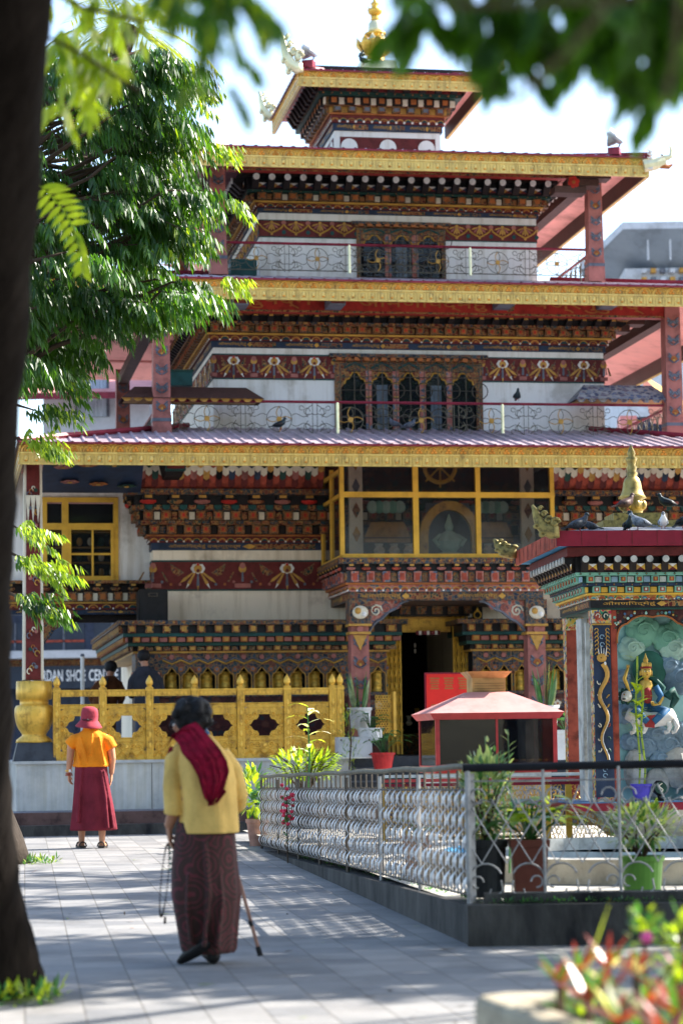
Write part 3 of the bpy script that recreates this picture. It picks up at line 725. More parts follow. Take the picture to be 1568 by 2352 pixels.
# third storey
v3 = 2.85
wL3, wR3 = U(596, 550, v3), U(1231, 550, v3); z3 = Z(800, 493, v3)
w3 = (U(818, 560, v3), U(1022, 560, v3))
storey(wL3, wR3, v3, 7.2, zr2 + .1, z3, [
    (.075, .03, 'navy', 'text', dict(sp=.85)), (.07, .06, 'maroon', 'lotus', dict(sp=.15)), (.03, .10, 'goldline', None, {}),
    (.11, .10, 'dark', 'blk', dict(sp=.235, d=.1, I='orange', G=('ornred', 'cream'))), (.035, .2, 'green', 'key', dict(sp=.15, a='ornblue')),
    (.19, .22, 'black', 'rafter', dict(sp=.235, d=.2, disc='white', tri='navy')), (.16, .3, 'dark', None, {}), (.25, .1, 'maroon', None, {})],
    (Z(800, 549, v3), Z(800, 509, v3)), 1, skip=w3, per=.42)
ornate_window(T, w3[0], w3[1], v3 - .03, Z(900, 640, v3), Z(900, 512, v3), 3)
# lantern under the top roof
v4 = 4.2; wL4, wR4 = U(768, 320, v4), U(1011, 325, v4); z4 = Z(880, 303, v4)
M = MB(); M.box(wL4, wR4, v4, v4 + 2, zr3 - .1, z4 + .02, 'white')
for w_ in 'FLR':
    Tm, L = side(w_, wL4, wR4, v4, v4 + 2); M.T = Tm
    M.box(.09, L - .09, -.008, 0, zr3, z4 - .1, 'maroon')
    for i in range(3): M.disc(.24 + i * (L - .48) / 2, z4 - .27, .14, -.02, -.008, 'white', 20)
M.T = None; M.build('wall', T)
cornice(T, wL4, wR4, v4, v4 + 2, z4, [
    (.12, .03, 'navy', 'text', dict(sp=.7)), (.13, .06, 'maroon', 'lotus', dict(sp=.13)), (.03, .10, 'orange', None, {}),
    (.1, .09, 'ochre', 'blk', dict(sp=.24, d=.08, A='ornfine', I='slate')), (.14, .17, 'ornred', 'blk', dict(sp=.24, d=.07, A='dark', I='orange', G=('cream',))),
    (.06, .3, 'green', 'key', dict(sp=.14, a='ornblue')), (.26, .3, 'maroon', 'rafter', dict(sp=.25, d=.16, disc='white', tri='ochre')), (.14, .36, 'dark', None, {})])
# top roof crown and finial
c4u, c4v = (r4[0] + r4[1]) / 2, (r4[2] + r4[3]) / 2; zt = zr4 + .2 * 1.5
M = MB(); M.box(c4u - .42, c4u + .42, c4v - .42, c4v + .42, zt - .2, zt + .08, 'palegold')
M.taper(c4u - .33, c4u + .33, c4v - .33, c4v + .33, zt + .08, c4u - .29, c4u + .29, c4v - .29, c4v + .29, zt + .28, 'palegold')
M.build('finial_base', T)
M = MB(); finial(M, (c4u, c4v, zt + .28), 1.12); M.build('finial', T, smooth=True)
# pillars of the two balconies with beams, text boards
def balcony(pxL, pxR, v, zb, ztop, wpx, yref, board, back):
    xs = [U(pxL, yref, v), U(pxR, yref, v)]; w_ = wpx * (34.6 + v) / FPX
    for x in xs:
        M = MB(); painted_pillar(M, x, w_, v - w_ / 2, v + w_ / 2, zb, ztop); M.build('pillar', T)
        M = MB(); painted_pillar(M, x, w_, back - w_ / 2, back + w_ / 2, zb, ztop); M.build('pillar', T)
    M = MB(); M.box(xs[0], xs[1], v - .08, v + .08, board[0], board[1], 'boardmaroon')
    n = 3; L = (xs[1] - xs[0]); yy = v - .085
    M.box(xs[0], xs[1], yy - .004, yy, board[0], board[0] + .03, 'ornred')
    for i in range(n):
        a = xs[0] + L * (.04 + i * .34); M.text(MANI2 if i != 1 else MANI, a, board[0] + .05, L * .25, (board[1] - board[0]) * .8, yy - .01, 'orange')
        if i: motif_flower(M, a - L * .045, (board[0] + board[1]) / 2, .09, yy, 'ornfine', 'red')
    M.build('beam', T)
    for x in xs:                       # cross beams going back and the bracket ends
        M = MB(); M.box(x - .09, x + .09, v, back, board[0], board[0] + .16, 'brownwood'); M.build('beam', T)
    return xs
x2 = balcony(370, 1541, 1.25, zr1 + .3, Z(784, 680, 1.25), 38, 850, (Z(784, 721, 1.25), Z(784, 680, 1.25)), 8.6)
x3 = balcony(500, 1362, 2.2, zr2 + .35, Z(784, 372, 2.2), 34, 500, (Z(900, 402, 2.2), Z(900, 376, 2.2)), 7.8)
# projecting painted rafter ends on the board of the second storey
for pxx in (545, 765, 1150, 1388):
    M = MB(); x = U(pxx, 695, 1.1); zc = Z(pxx, 697, 1.1)
    M.box(x - .12, x + .12, .7, 1.3, zc - .09, zc + .1, 'slate'); M.box(x - .1, x + .1, .68, .7, zc - .07, zc + .08, 'maroon'); M.text('\u0930\u093e', x - .06, zc - .05, .12, .11, .676, 'orange'); M.build('rafter_end', T)
for (x0, z_, w_, dd) in ((x2[1] - .95, zr2b + .12, .5, 2.0), (x2[0] + .45, zr2b + .12, .5, 2.0), (x3[1] - .8, zr3b + .1, .4, 1.6)):
    M = MB()
    for i in range(3): M.box(x0 + w_ * (i * .5), x0 + w_ * (i * .5) + .5, dd - .1, dd + .2, z_ - .05 - .12 * (2 - i), z_ + .06 - .12 * (2 - i), 'brownwood')
    motif_flower(M, x0 + .3, z_ - .12, .1, dd - .1, 'red', 'orange'); M.build('bracket', T)
railing(T, U(392, 940, 1.22), U(1522, 940, 1.22), 1.22, zr1 + .36, Z(784, 924, 1.22), [U(775, 950, 1.22), U(1153, 950, 1.22)], per=1.09)
railing(T, U(518, 600, 2.18), U(1345, 600, 2.18), 2.18, zr2 + .42, Z(784, 562, 2.18), [U(802, 600, 2.18), U(1079, 600, 2.18)], per=.98)
# corner posts of the railing sides going back
for (xx, va, vb, z0, z1_) in ((x2[0], 1.3, 8.5, zr1 + .36, Z(784, 924, 1.22)), (x2[1], 1.3, 8.5, zr1 + .36, Z(784, 924, 1.22)), (x3[1], 2.3, 7.7, zr2 + .42, Z(784, 562, 2.18)), (x3[0], 2.3, 7.7, zr2 + .42, Z(784, 562, 2.18))):
    M = MB(); M.tube([(xx, va, z1_), (xx, vb, z1_)], .022, 'roofred', 6); k = 0
    while va + k * .3 < vb:
        y_ = va + k * .3; M.tube([(xx, y_ + .13 * math.cos(t), (z0 + z1_) / 2 + .22 * math.sin(t)) for t in [2 * math.pi * j / 10 for j in range(11)]], .008, 'iron', 4); M.tube([(xx, y_ + .15, z0), (xx, y_ + .15, z1_)], .007, 'iron', 4); k += 1
    M.build('railing', T)
# green chest like boxes at the balcony corners
M = MB(); a, b = U(532, 610, 2.4), U(592, 610, 2.4); M.box(a, b, 2.5, 2.8, Z(560, 640, 2.4), Z(560, 592, 2.4), 'teal'); M.build('storage_box', T)
M = MB(); a, b = U(392, 860, 1.7), U(443, 860, 1.7); M.box(a, b, 1.75, 2.1, Z(420, 884, 1.7), Z(420, 850, 1.7), 'teal'); M.box(a - .02, b + .02, 1.73, 2.12, Z(420, 852, 1.7), Z(420, 848, 1.7), 'green'); M.build('lamp_box', T)
# little pent roofs on the balcony: left of brown boards, right one painted blue and silver
def pent(pa, pb, ptop, pbot, v, mat, edge, tips):
    a, b = U(pa, pbot, v), U(pb, pbot, v); zt_, zb = Z((pa + pb) / 2, ptop, v), Z((pa + pb) / 2, pbot, v); M = MB()
    M.add([(a, v - .35, zb), (b, v - .35, zb), (b - .22, v + .05, zt_), (a + .22, v + .05, zt_), (a, v + .35, zb), (b, v + .35, zb)], [(0, 1, 2, 3), (0, 3, 4), (1, 5, 2), (4, 3, 2, 5)], mat)
    M.add([(a + .06, v - .3, zb + .005), (b - .06, v - .3, zb + .005), (b - .06, v + .3, zb + .005), (a + .06, v + .3, zb + .005)], [(0, 3, 2, 1)], edge)
    n = int((b - a) / .16)
    for i in range(n):
        x = a + (i + .5) * (b - a) / n; M.prism([(x - (b - a) / n / 2, zb + .01), (x - .03, zb - .045), (x + .03, zb - .045), (x + (b - a) / n / 2, zb + .01)], v - .31, v - .29, edge if tips == 0 else mat)
    M.build('pent_roof', T)
pent(276, 600, 888, 922, 1.45, 'brownwood', 'ochre', 0)
pent(1310, 1530, 884, 924, 1.5, 'pentpaint', 'ochre', 1)
# ------------------------------------------------------------------ ground storey
v1 = 2.6
zF = 1.07                                             # walkway level
wl, wr = U(352, 1400, v1), U(1860, 1400, v1)
zc1 = Z(550, 1264, v1)
Mw = MB(); Mw.box(wl, U(888, 1400, v1), v1, 9, zF, zc1 + .9, 'wallwarm'); Mw.box(U(1085, 1400, v1), wr, v1, 9, zF, zc1 + .9, 'wallwarm')
Mw.box(U(888, 1400, v1), U(1085, 1400, v1), v1, 9, Z(980, 1418, v1), zc1 + .9, 'white'); Mw.build('wall', T)
M = MB(); T_, L = side('F', wl, wr, v1, 9); M.T = T_; garland(M, U(760, 1320, v1) - wl, Z(550, 1357, v1), Z(550, 1287, v1) - Z(550, 1357, v1), 0, 1.32)
M.T = None; M.build('frieze', T); M = MB(); T_, L = side('L', wl, wr, v1, 9); M.T = T_; garland(M, L, Z(550, 1357, v1), Z(550, 1287, v1) - Z(550, 1357, v1), 0, 1.32); M.T = None; M.build('frieze', T)
_, ztop1 = cornice(T, wl, wr, v1, 9, zc1, [
    (.115, .02, 'navy', 'text', dict(sp=2.6, t=MANI + ' ' + MANI2)), (.09, .05, 'maroon', 'lotus', dict(sp=.13)), (.03, .10, 'orange', None, {}),
    (.14, .12, 'dark', 'blk', dict(sp=.26, d=.08, I='orange', I2='red', G=('ornblue', 'dark'))), (.06, .19, 'ornred', 'hearts', dict(sp=.13, d=.04)),
    (.15, .22, 'dark', 'blk', dict(sp=.26, d=.08, I='orange', I2='red', G=('cream', 'ornred'))), (.08, .28, 'ornblue', 'hearts', dict(sp=.13, d=.05, c=('ornred', 'teal'))),
    (.15, .3, 'black', 'rafter', dict(sp=.4, d=.1, boss=('red', 'ornred', 'pinkp'))), (.09, .42, 'ornblue', 'key', dict(sp=.15))], sides='FL')
# chevron pennant frieze up to the eaves
def chevrons(pa, pb, v, za, zb, tilt=.35):
    M = MB(); a, b = U(pa, 1100, v), U(pb, 1100, v); w_ = .096; n = int((b - a) / w_); q = (b - a) / n; H = zb - za; cols = ['maroon', 'pinkp', 'rustred', 'red', 'cream', 'green', 'navy', 'ochre']
    M.add([(a, v + .02, za), (b, v + .02, za), (b, v + .02 - tilt, zb), (a, v + .02 - tilt, zb)], [(0, 1, 2, 3)], 'rustred')
    rows = 5; rh = H / 4.6
    for i in range(n):
        x = a + i * q; kk = abs((i + 4) % 8 - 4); g = (i + 4) // 8
        for r_ in range(rows):
            z0 = za + H * .04 + rh * r_ + (rh * .5 if i % 2 else 0); zt_ = z0 + rh * 1.02; zm = z0 + rh * .3
            seq = ['maroon', 'rustred', 'pinkp', 'cream', ('green', 'ochre', 'navy')[g % 3], 'cream', ('void', 'rustred', 'void')[g % 3], 'ochre', 'rustred', 'maroon']
            c_ = seq[(r_ + kk + 1) % len(seq)] if r_ else ('rustred' if kk % 2 else 'maroon')
            f = lambda z: v - tilt * (z - za) / H - .012 - .004 * r_
            M.add([(x, f(zm), zm), (x + q / 2, f(z0), z0), (x + q, f(zm), zm), (x + q, f(zt_), zt_ + rh * .3), (x, f(zt_), zt_ + rh * .3)], [(0, 1, 2, 3, 4)], c_)
    M.build('painted_frieze', T)
zch = Z(600, 1064, 2.3)
chevrons(318, 740, 2.25, ztop1 - .01, zch + .1); chevrons(1262, 1800, 2.25, ztop1 - .01, zch + .1)
M = MB(); M.box(U(40, 1060, 2.3), wr, 1.5, 2.6, zch + .05, zch + .12, 'rustred'); M.build('ceiling_board', T)
for pxx, py in ((400, 1075),):
    M = MB(); x = U(pxx, py, 1.6); zc = Z(pxx, py, 1.6); M.taper(x - .12, x + .12, 1.6, 2.3, zc - .12, x - .2, x + .2, 1.2, 2.3, zc + .12, 'dark')
    M.box(x - .13, x + .13, 1.32, 1.34, zc - .04, zc + .12, 'maroon'); M.box(x - .15, x + .15, 1.34, 1.5, zc - .06, zc + .13, 'teal'); M.text('\u0930\u093e', x - .08, zc - .01, .15, .12, 1.316, 'orange'); M.build('rafter_end', T)
# painted soffit panel with birds, left
M = MB(); a, b = U(96, 1100, 1.4), U(318, 1100, 1.4); zA, zB = Z(200, 1066, 1.4), Z(200, 1132, 2.2)
M.add([(a, .2, zA + .05), (b, .2, zA + .05), (b + .1, 2.2, zB), (a, 2.2, zB)], [(0, 1, 2, 3)], 'navy')
for i, (u_, t_) in enumerate(((.2, .35), (.45, .3), (.72, .3), (.3, .7), (.6, .75), (.9, .8))):
    x = a + (b - a) * u_; y_ = .2 + 2 * t_; zz = zA + .05 + (zB - zA - .05) * t_ - .02
    for k in range(6): M.ball((x + .09 * math.cos(k * 1.05), y_ + .16 * math.sin(k * 1.05), zz + .0), (.055, .1, .012), ('pinkp', 'orange', 'green')[i % 3], 6, 4)
    M.ball((x, y_, zz - .01), (.04, .07, .015), 'ochre', 6, 4)
for x0_, y_ in ((a + (b - a) * .62, 1.5), (a + (b - a) * .78, 1.1)):
    zz = zA - .05
    M.tube([(x0_ - .3, y_, zz), (x0_, y_ + .1, zz - .02), (x0_ + .12, y_, zz - .03)], [.02, .07, .02], 'ochre', 5)
    for k in range(4): M.tube([(x0_, y_, zz), (x0_ - .2 + k * .12, y_ - .3, zz + .06), (x0_ - .28 + k * .2, y_ - .5, zz + .1)], [.02, .015, .004], 'rustred', 4)
M.build('painted_soffit', T)
# left wing with yellow window
vw = 3.0; wz0, wz1 = Z(180, 1337, vw), Z(180, 1143, vw)
M = MB(); a, b = U(20, 1240, vw), wl; wa, wb = U(97, 1240, vw), U(272, 1240, vw)
M.box(a, wa, vw, vw + .25, wz0, zch + .1, 'white'); M.box(wb, b, vw - .02, vw + .25, wz0 - .02, zch + .1, 'white'); M.box(wa, wb, vw, vw + .25, wz1, zch + .1, 'white'); M.build('wall', T)
F = MB(); fr = .075
def ybar(x0, x1, z0, z1_, y0=vw - .05, d=.09): F.box(x0, x1, y0, y0 + d, z0, z1_, 'frameyel')
ybar(wa, wb, wz1 - fr, wz1); ybar(wa, wb, wz0, wz0 + fr * 1.2); ybar(wa, wa + fr, wz0 + fr, wz1 - fr); ybar(wb - fr, wb, wz0 + fr, wz1 - fr)
xm = U(150, 1240, vw); ybar(xm - .05, xm + .05, wz0 + fr, wz1 - fr, vw - .055, .1); zm = Z(200, 1210, vw); ybar(wa, wb, zm - .05, zm + .05, vw - .06, .1)
xq = U(213, 1280, vw); ybar(xq - .015, xq + .015, wz0, zm, vw - .045, .04); zq = Z(213, 1273, vw); ybar(xm, wb, zq - .015, zq + .015, vw - .046, .04)
ybar(xm + .05, xm + .09, wz0, zm, vw - .07, .1); ybar(wb - .115, wb - .075, wz0, zm, vw - .07, .1)
wf = F.build('window', T)
for (x0, x1, z0, z1_) in ((wa + fr, xm - .05, wz0 + fr, zm), (xm + .05, wb - fr, wz0 + fr, zm), (wa + fr, xm - .05, zm, wz1 - fr), (xm + .05, wb - fr, zm, wz1 - fr)):
    P = MB(); P.box(x0, x1, vw, vw + .008, z0, z1_, 'glass'); P.build('pane', wf)
I = MB(); I.box(wa, wb, vw + .9, vw + .95, wz0, wz1, 'black')
for r_ in range(4):
    for i in range(7):
        if r_ < 3: I.ball((wa + .1 + i * .17, vw + .7, wz0 + .2 + r_ * .24), (.05, .05, .07), ('cream', 'green', 'ochre')[(i + r_) % 3], 7, 5)
    I.box(wa, wb, vw + .6, vw + .85, wz0 + .1 + r_ * .24, wz0 + .115 + r_ * .24, 'ochre')
I.build('interior', wf)
# cornice and arch under the wing
cornice(T, a, wl, vw - .0, vw + .2, Z(200, 1411, vw), [(.07, .0, 'navy', 'text', dict(sp=.9)), (.09, .03, 'maroon', 'lotus', dict(sp=.2)), (.03, .06, 'ochre', None, {}),
    (.15, .06, 'black', 'blk', dict(sp=.22, d=.06, I='orange', G=('cream',))), (.12, .12, 'dark', 'rafter', dict(sp=.26, d=.08, boss=('ornred',))), (.05, .2, 'ornred', 'key', dict(sp=.14))], sides='F')
M = MB(); x0, x1 = U(96, 1430, vw), U(238, 1430, vw); zt_ = Z(200, 1411, vw)
pts = [(x0, zt_), (x0, zt_ - .45)] + [(x0 + (x1 - x0) * (t * .5 + .02), zt_ - .45 + .43 * math.sin(t * 1.5) + .02 * math.sin(t * 25)) for t in [k / 9 for k in range(10)]]
M.prism(pts, vw - .05, vw + .1, 'ornred'); M.tube([(p[0], vw - .06, p[1]) for p in pts[2:]], .02, 'ornblue', 4)
M.box(x0, wl, vw + .15, vw + .22, zt_ - .12, zt_, 'dark'); M.build('arch_bracket', T)
# left column on the plinth corner
M = MB(); cw = .255; cxp = U(76, 1350, .35); zb = Z(76, 1562, .35)
M.taper(cxp - cw / 2 - .02, cxp + cw / 2 + .02, .22, .48, zb, cxp - cw / 2, cxp + cw / 2, .23, .47, zr1b + .1, 'cream')
M.taper(cxp - cw / 2 + .02, cxp + cw / 2 - .02, .21, .3, zb, cxp - cw / 2 + .035, cxp + cw / 2 - .035, .22, .3, zr1b + .1, 'maroon')
for i in range(11):
    zz = zb + .12 + i * .25; s_ = 1 if i % 2 else -1
    for k in range(3): M.tube([(cxp + s_ * (.055 - .03 * k) + (.034 - .006 * k) * math.cos(q * s_), .197, zz + .045 * k + (.04 - .006 * k) * math.sin(q)) for q in (0, .8, 1.6, 2.4, 3.2, 4.0, 4.8)], .008, ('cream', 'ochre', 'slate', 'orange')[(i + k) % 4], 4)
    M.disc(cxp - s_ * .04, zz + .06, .028, .19, .21, ('slate', 'green', 'pinkp')[i % 3], 7)
for dx in (-.07, 0, .07): M.prism([(cxp + dx - .035, zr1b - .35), (cxp + dx, zr1b - .75), (cxp + dx + .035, zr1b - .35)], .19, .21, 'cream')
M.build('column', T)
# prayer wheel wall
vp = 1.9; pwl = U(312, 1540, vp); pwr = U(800, 1540, vp); zg = Z(600, 1499, vp); dL = U(888, 1500, vp); dR = U(1085, 1500, vp); pr2 = U(1600, 1500, vp)
def wheel_wall(x0, x1, sides, wheels):
    M = MB(); za, zb_ = Z(600, 1592, vp), Z(600, 1533, vp); pitch = (U(767, 1560, vp) - U(395, 1560, vp)) / 9
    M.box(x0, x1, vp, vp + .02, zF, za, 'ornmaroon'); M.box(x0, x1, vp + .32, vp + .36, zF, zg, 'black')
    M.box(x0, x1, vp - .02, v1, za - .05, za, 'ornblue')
    # pointed arches cut between the wheels
    edges = []
    ws = [w_ for w_ in wheels if x0 + .05 < w_ < x1 - .05]
    b0 = x0
    for w_ in ws + [None]:
        e = (w_ - pitch / 2) if w_ is not None else x1
        if w_ is not None and e > b0 + .01: M.box(b0, e, vp, vp + .05, za, zg, 'ornblue')
        if w_ is None:
            if x1 > b0 + .01: M.box(b0, x1, vp, vp + .05, za, zg, 'ornblue')
            break
        b0 = w_ + pitch / 2; hw = pitch * .43
        arch = [(-1, 0), (-1, .66), (-.86, .76), (-.62, .78), (-.34, .9), (0, 1.02), (.34, .9), (.62, .78), (.86, .76), (1, .66), (1, 0)]
        H = zb_ - za; ap = [(w_ + p[0] * hw, za + p[1] * H) for p in arch]
        M.prism([(w_ - pitch / 2, za)] + ap[:6] + [(w_, zg), (w_ - pitch / 2, zg)], vp, vp + .05, 'ornblue')
        M.prism([(w_, zg)] + ap[5:] + [(w_ + pitch / 2, za), (w_ + pitch / 2, zg)], vp, vp + .05, 'ornblue')
        M.tube([(p[0], vp - .01, p[1]) for p in ap], .008, 'ochre', 4)
        zz0 = Z(600, 1524, vp); zz1 = Z(600, 1515, vp)
        M.tube([(w_ - pitch / 2, vp - .012, zz1), (w_, vp - .012, zz0), (w_ + pitch / 2, vp - .012, zz1)], .014, 'ochre', 4)
        M.tube([(w_ - pitch / 2, vp - .012, zz1 + .03), (w_, vp - .012, zz0 + .03), (w_ + pitch / 2, vp - .012, zz1 + .03)], .009, 'slate', 4)
        M.disc(w_ + pitch / 2, zb_ - .02, .04, vp - .012, vp, 'orange', 8); M.disc(w_ + pitch / 2, zb_ - .02, .022, vp - .018, vp, 'slate', 6)
        M.disc(w_, zg - .06, .04, vp - .012, vp, 'pinkp', 6); M.disc(w_ + pitch / 2, za + .1, .02, vp - .01, vp, 'teal', 6)
        # painted panel under the wheel
        if ws.index(w_) % 2 == 0:
            M.prism([(w_ - .2, za - .2), (w_ - .14, za - .12), (w_ + .14, za - .12), (w_ + .2, za - .2), (w_ + .12, za - .27), (w_ - .12, za - .27)], vp - .01, vp, 'ornblue')
            motif_flower(M, w_, za - .2, .06, vp - .012, 'cream', 'orange', 5)
    if 'L' in sides: M.box(x0 - .001, x0 + .05, vp + .05, v1, zF, zg, 'ornblue')
    M.build('prayer_wheel_wall', T)
    cornice(T, x0, x1, vp, v1 + (5 if 'L' in sides else -.02), zg, [(.03, .04, 'ochre', None, {}), (.075, .05, 'dark', 'blk', dict(sp=.25, d=.06, f=.4, A='ornred', I='ochre', G=('ornfine',))), (.05, .12, 'green', None, {}),
        (.085, .13, 'dark', 'blk', dict(sp=.25, d=.06, f=.4, A='orange', I='ochre', G=('pinkp',))), (.05, .2, 'teal', None, {}), (.12, .2, 'black', 'blk', dict(sp=.25, d=.06, f=.45, A='ornred', I='ochre')), (.07, .28, 'ornblue', 'key', dict(sp=.15))], sides=sides)
wheels = [U(395 + i * 41.3, 1560, vp) for i in range(10)]
wheel_wall(pwl, U(800, 1540, vp), 'FL', wheels)
wr_a = [U(x, 1560, vp) for x in (868,)]; wheel_wall(U(846, 1540, vp), dL, 'F', wr_a)
wr_b = [U(x, 1560, vp) for x in (1116, 1157, 1198)]; wheel_wall(dR, U(1218, 1540, vp), 'F', wr_b)
wr_c = [U(x, 1560, vp) for x in (1278, 1319, 1360, 1401)]; wheel_wall(U(1245, 1540, vp), pr2, 'F', wr_c)
M = MB(); M.box(U(800, 1540, vp) + .001, U(846, 1540, vp) - .001, vp + .03, v1, zF, zg + .4, 'ornmaroon'); M.box(U(1218, 1540, vp) + .001, U(1245, 1540, vp) - .001, vp + .03, v1, zF, zg + .4, 'ornmaroon'); M.build('wall_panel', T)
# prayer wheels: each a thing
names = ['behind the hooded visitor, first of the long row', 'second from the left in the long row', 'third from the left in the long row', 'fourth from the left in the long row, above a gold railing post', 'fifth from the left in the long row', 'sixth from the left in the long row', 'seventh from the left in the long row', 'eighth from the left in the long row', 'ninth from the left in the long row', 'last of the long row, beside the left porch pillar',
         'between the left porch pillar and the gold gate', 'nearest the door on its right side', 'second to the right of the door', 'against the right porch pillar', 'just right of the right porch pillar', 'second right of the right porch pillar', 'third right of the porch pillar, near the shrine', 'fourth right of the porch pillar, near the shrine']
pw0 = None
for i, x in enumerate(wheels + wr_a + wr_b + wr_c):
    loc = B.o + B.W * x + B.D * (vp + .17) + Vector((0, 0, Z(600, 1592, vp)))
    if pw0 is None:
        pw0 = thing('prayer_wheel', '', 'prayer wheel', loc, YAW, 'brass prayer wheels in the arched niches')
        M = MB(); M.T = Matrix.Diagonal((1.12, 1.12, 1.03, 1)); M.lathe([(.055, .0), (.082, .01), (.082, .03), (.075, .035), (.075, .09), (.08, .095), (.08, .11), (.075, .115), (.075, .2), (.08, .205), (.08, .22), (.073, .225), (.073, .29), (.08, .295), (.08, .31), (.05, .325)], (0, 0, 0), 'brass', 18); M.build('drum', pw0, smooth=True)
        M = MB(); M.tube([(0, 0, -.03), (0, 0, .42)], .01, 'iron', 6); M.build('axle', pw0); o = pw0
    else: o = copy_tree(pw0); o.location = loc
    o['label'] = 'brass prayer wheel ' + names[i]
# loudspeaker on the ledge
a, b = U(318, 1400, 2.0), U(386, 1400, 2.0); zt_, zb_ = Z(350, 1353, 2.0), Z(350, 1440, 2.0)
S = thing('loudspeaker', 'black loudspeaker cabinet standing on the painted ledge by the blank white wall', 'speaker', B.o + B.W * (a + b) / 2 + B.D * 2.15 + Vector((0, 0, zb_)), YAW)
hw, H = (b - a) / 2, zt_ - zb_
M = MB(); M.prism([(-hw, 0), (hw, 0), (hw, H - .03), (hw - .03, H), (-hw + .03, H), (-hw, H - .03)], -.15, .2, 'speaker'); M.build('cabinet', S)
M = MB(); M.box(-hw + .03, hw - .03, -.165, -.15, .03, H * .7, 'black'); M.build('grille', S)
M = MB(); M.box(-.07, .07, -.162, -.15, H * .8, H * .9, 'iron'); M.box(-.05, .05, -.168, -.162, H * .82, H * .88, 'black'); M.build('horn', S)
M = MB(); M.box(-.04, .04, -.17, -.165, .07, .095, 'white'); M.build('badge', S)
# ------------------------------------------------------------------ porch and glazed bay
vb = .75
bl, br_ = U(785, 1180, vb), U(1272, 1180, vb); bz0, bz1 = Z(1030, 1283, vb), Z(1030, 1064, vb)
F = MB()
def bar(x0, x1, z0, z1_, y0=vb - .03, d=.07): F.box(x0, x1, y0, y0 + d, z0, z1_, 'frameyel')
bar(bl, br_, bz0, bz0 + .07); 
for p, wd in ((785, .06), (954, .08), (1097, .07), (1267, .06)):
    x = U(p, 1180, vb); bar(x - wd / 2, x + wd / 2, bz0 + .05, zr1b + .2, vb - .034, .08)
zt_ = Z(1030, 1137, vb); bar(bl, br_, zt_ - .04, zt_ + .04, vb - .038, .085)
# left glazed side
for yy in (vb + .05, vb + .9, 2.5): F.box(bl - .03, bl + .03, yy - .03, yy + .03, bz0, zr1b + .2, 'frameyel')
for zz in (bz0 + .03, zt_, zr1b + .1): F.box(bl - .028, bl + .028, vb, 2.55, zz - .025, zz + .025, 'frameyel')
bay = F.build('bay_window', T)
ps = [785, 954, 1097, 1267]
for i in range(3):
    for z0, z1_ in ((bz0 + .05, zt_ - .04), (zt_ + .04, zr1b + .15)):
        P = MB(); P.box(U(ps[i], 1180, vb) + .03, U(ps[i + 1], 1180, vb) - .03, vb + .01, vb + .016, z0, z1_, 'glass'); P.build('pane', bay)
for y0, y1 in ((vb + .08, vb + .87), (vb + .93, 2.47)):
    P = MB(); P.box(bl - .004, bl + .004, y0, y1, bz0 + .05, zr1b + .1, 'glass'); P.build('pane', bay)
F = MB(); F.box(br_ - .02, br_ + .02, vb + .05, 2.55, bz0, zr1b + .2, 'glassdark'); F.build('pane', bay)
# shrine room behind the glass
I = MB(); I.box(bl + .05, br_ - .05, 2.5, 2.58, bz0 - .2, zr1b + .6, 'ornmaroon'); I.box(bl + .05, br_ - .05, vb + .1, 2.5, bz0 - .05, bz0, 'dark')
vi = 1.9; xm = U(1030, 1220, vi)
for p in (818, 1212):
    x = U(p, 1200, 1.4); I.box(x - .1, x + .1, 1.4, 1.5, bz0, zr1b + .4, 'cream')
    for k in range(4): I.prism([(x, bz0 + .3 + k * .36), (x - .06, bz0 + .42 + k * .36), (x, bz0 + .54 + k * .36), (x + .06, bz0 + .42 + k * .36)], 1.38, 1.4, ('ochre', 'ornred', 'slate', 'ochre')[k])
for sg in (0, 1):
    for i in range(3):
        x = U(870 + sg * 250 + i * 34, 1230, vi)
        I.lathe([(.05, 0), (.08, .03), (.03, .07), (.08, .14), (.09, .2), (.05, .26), (.07, .3)], (x, vi, bz0 + .02), 'cream', 10)
    x0, x1 = U(840 + sg * 250, 1200, vi), U(945 + sg * 235, 1200, vi); I.box(x0, x1, vi + .1, vi + .2, bz0 + .35, bz0 + .41, 'ochre')
    I.prism([(x0, bz0 + .43), (x1, bz0 + .43), (x1 - .1, bz0 + .66), (x0 + .1, bz0 + .66)], vi + .1, vi + .14, 'ochre')
    for k in range(5): I.ball((x0 + (x1 - x0) * (.2 + .15 * k), vi + .2, bz0 + .9), (.09, .05, .1), ('cloudpale', 'cloudgreen')[k % 2], 8, 6)
R1 = .47; z00 = bz0 + .05
arc = [(xm + R1 * 1.0 * math.cos(t), z00 + .38 + R1 * 1.15 * math.sin(t)) for t in [math.pi * k / 14 for k in range(15)]]
inn = [(xm + R1 * .72 * math.cos(t), z00 + .38 + R1 * .85 * math.sin(t)) for t in [math.pi * k / 14 for k in range(15)]]
for i in range(14): I.prism([arc[i], arc[i + 1], inn[i + 1], inn[i]], vi - .1, vi, 'gold')
I.prism([(xm + R1, z00), (xm + R1, z00 + .38), (xm + R1 * .72, z00 + .38), (xm + R1 * .72, z00)], vi - .1, vi, 'gold'); I.prism([(xm - R1 * .72, z00), (xm - R1 * .72, z00 + .38), (xm - R1, z00 + .38), (xm - R1, z00)], vi - .1, vi, 'gold')
I.box(xm - R1 * .72, xm + R1 * .72, vi + .05, vi + .08, z00, z00 + .9, 'slate')
I.lathe([(.3, 0), (.26, .1), (.1, .14), (.16, .2), (.2, .3), (.12, .42), (.06, .46)], (xm, vi - .02, z00), 'cloudpale', 14); I.ball((xm, vi - .02, z00 + .53), (.07, .07, .09), 'cloudpale', 10, 8); I.lathe([(.05, 0), (.01, .12)], (xm, vi - .02, z00 + .6), 'cloudpale', 8)
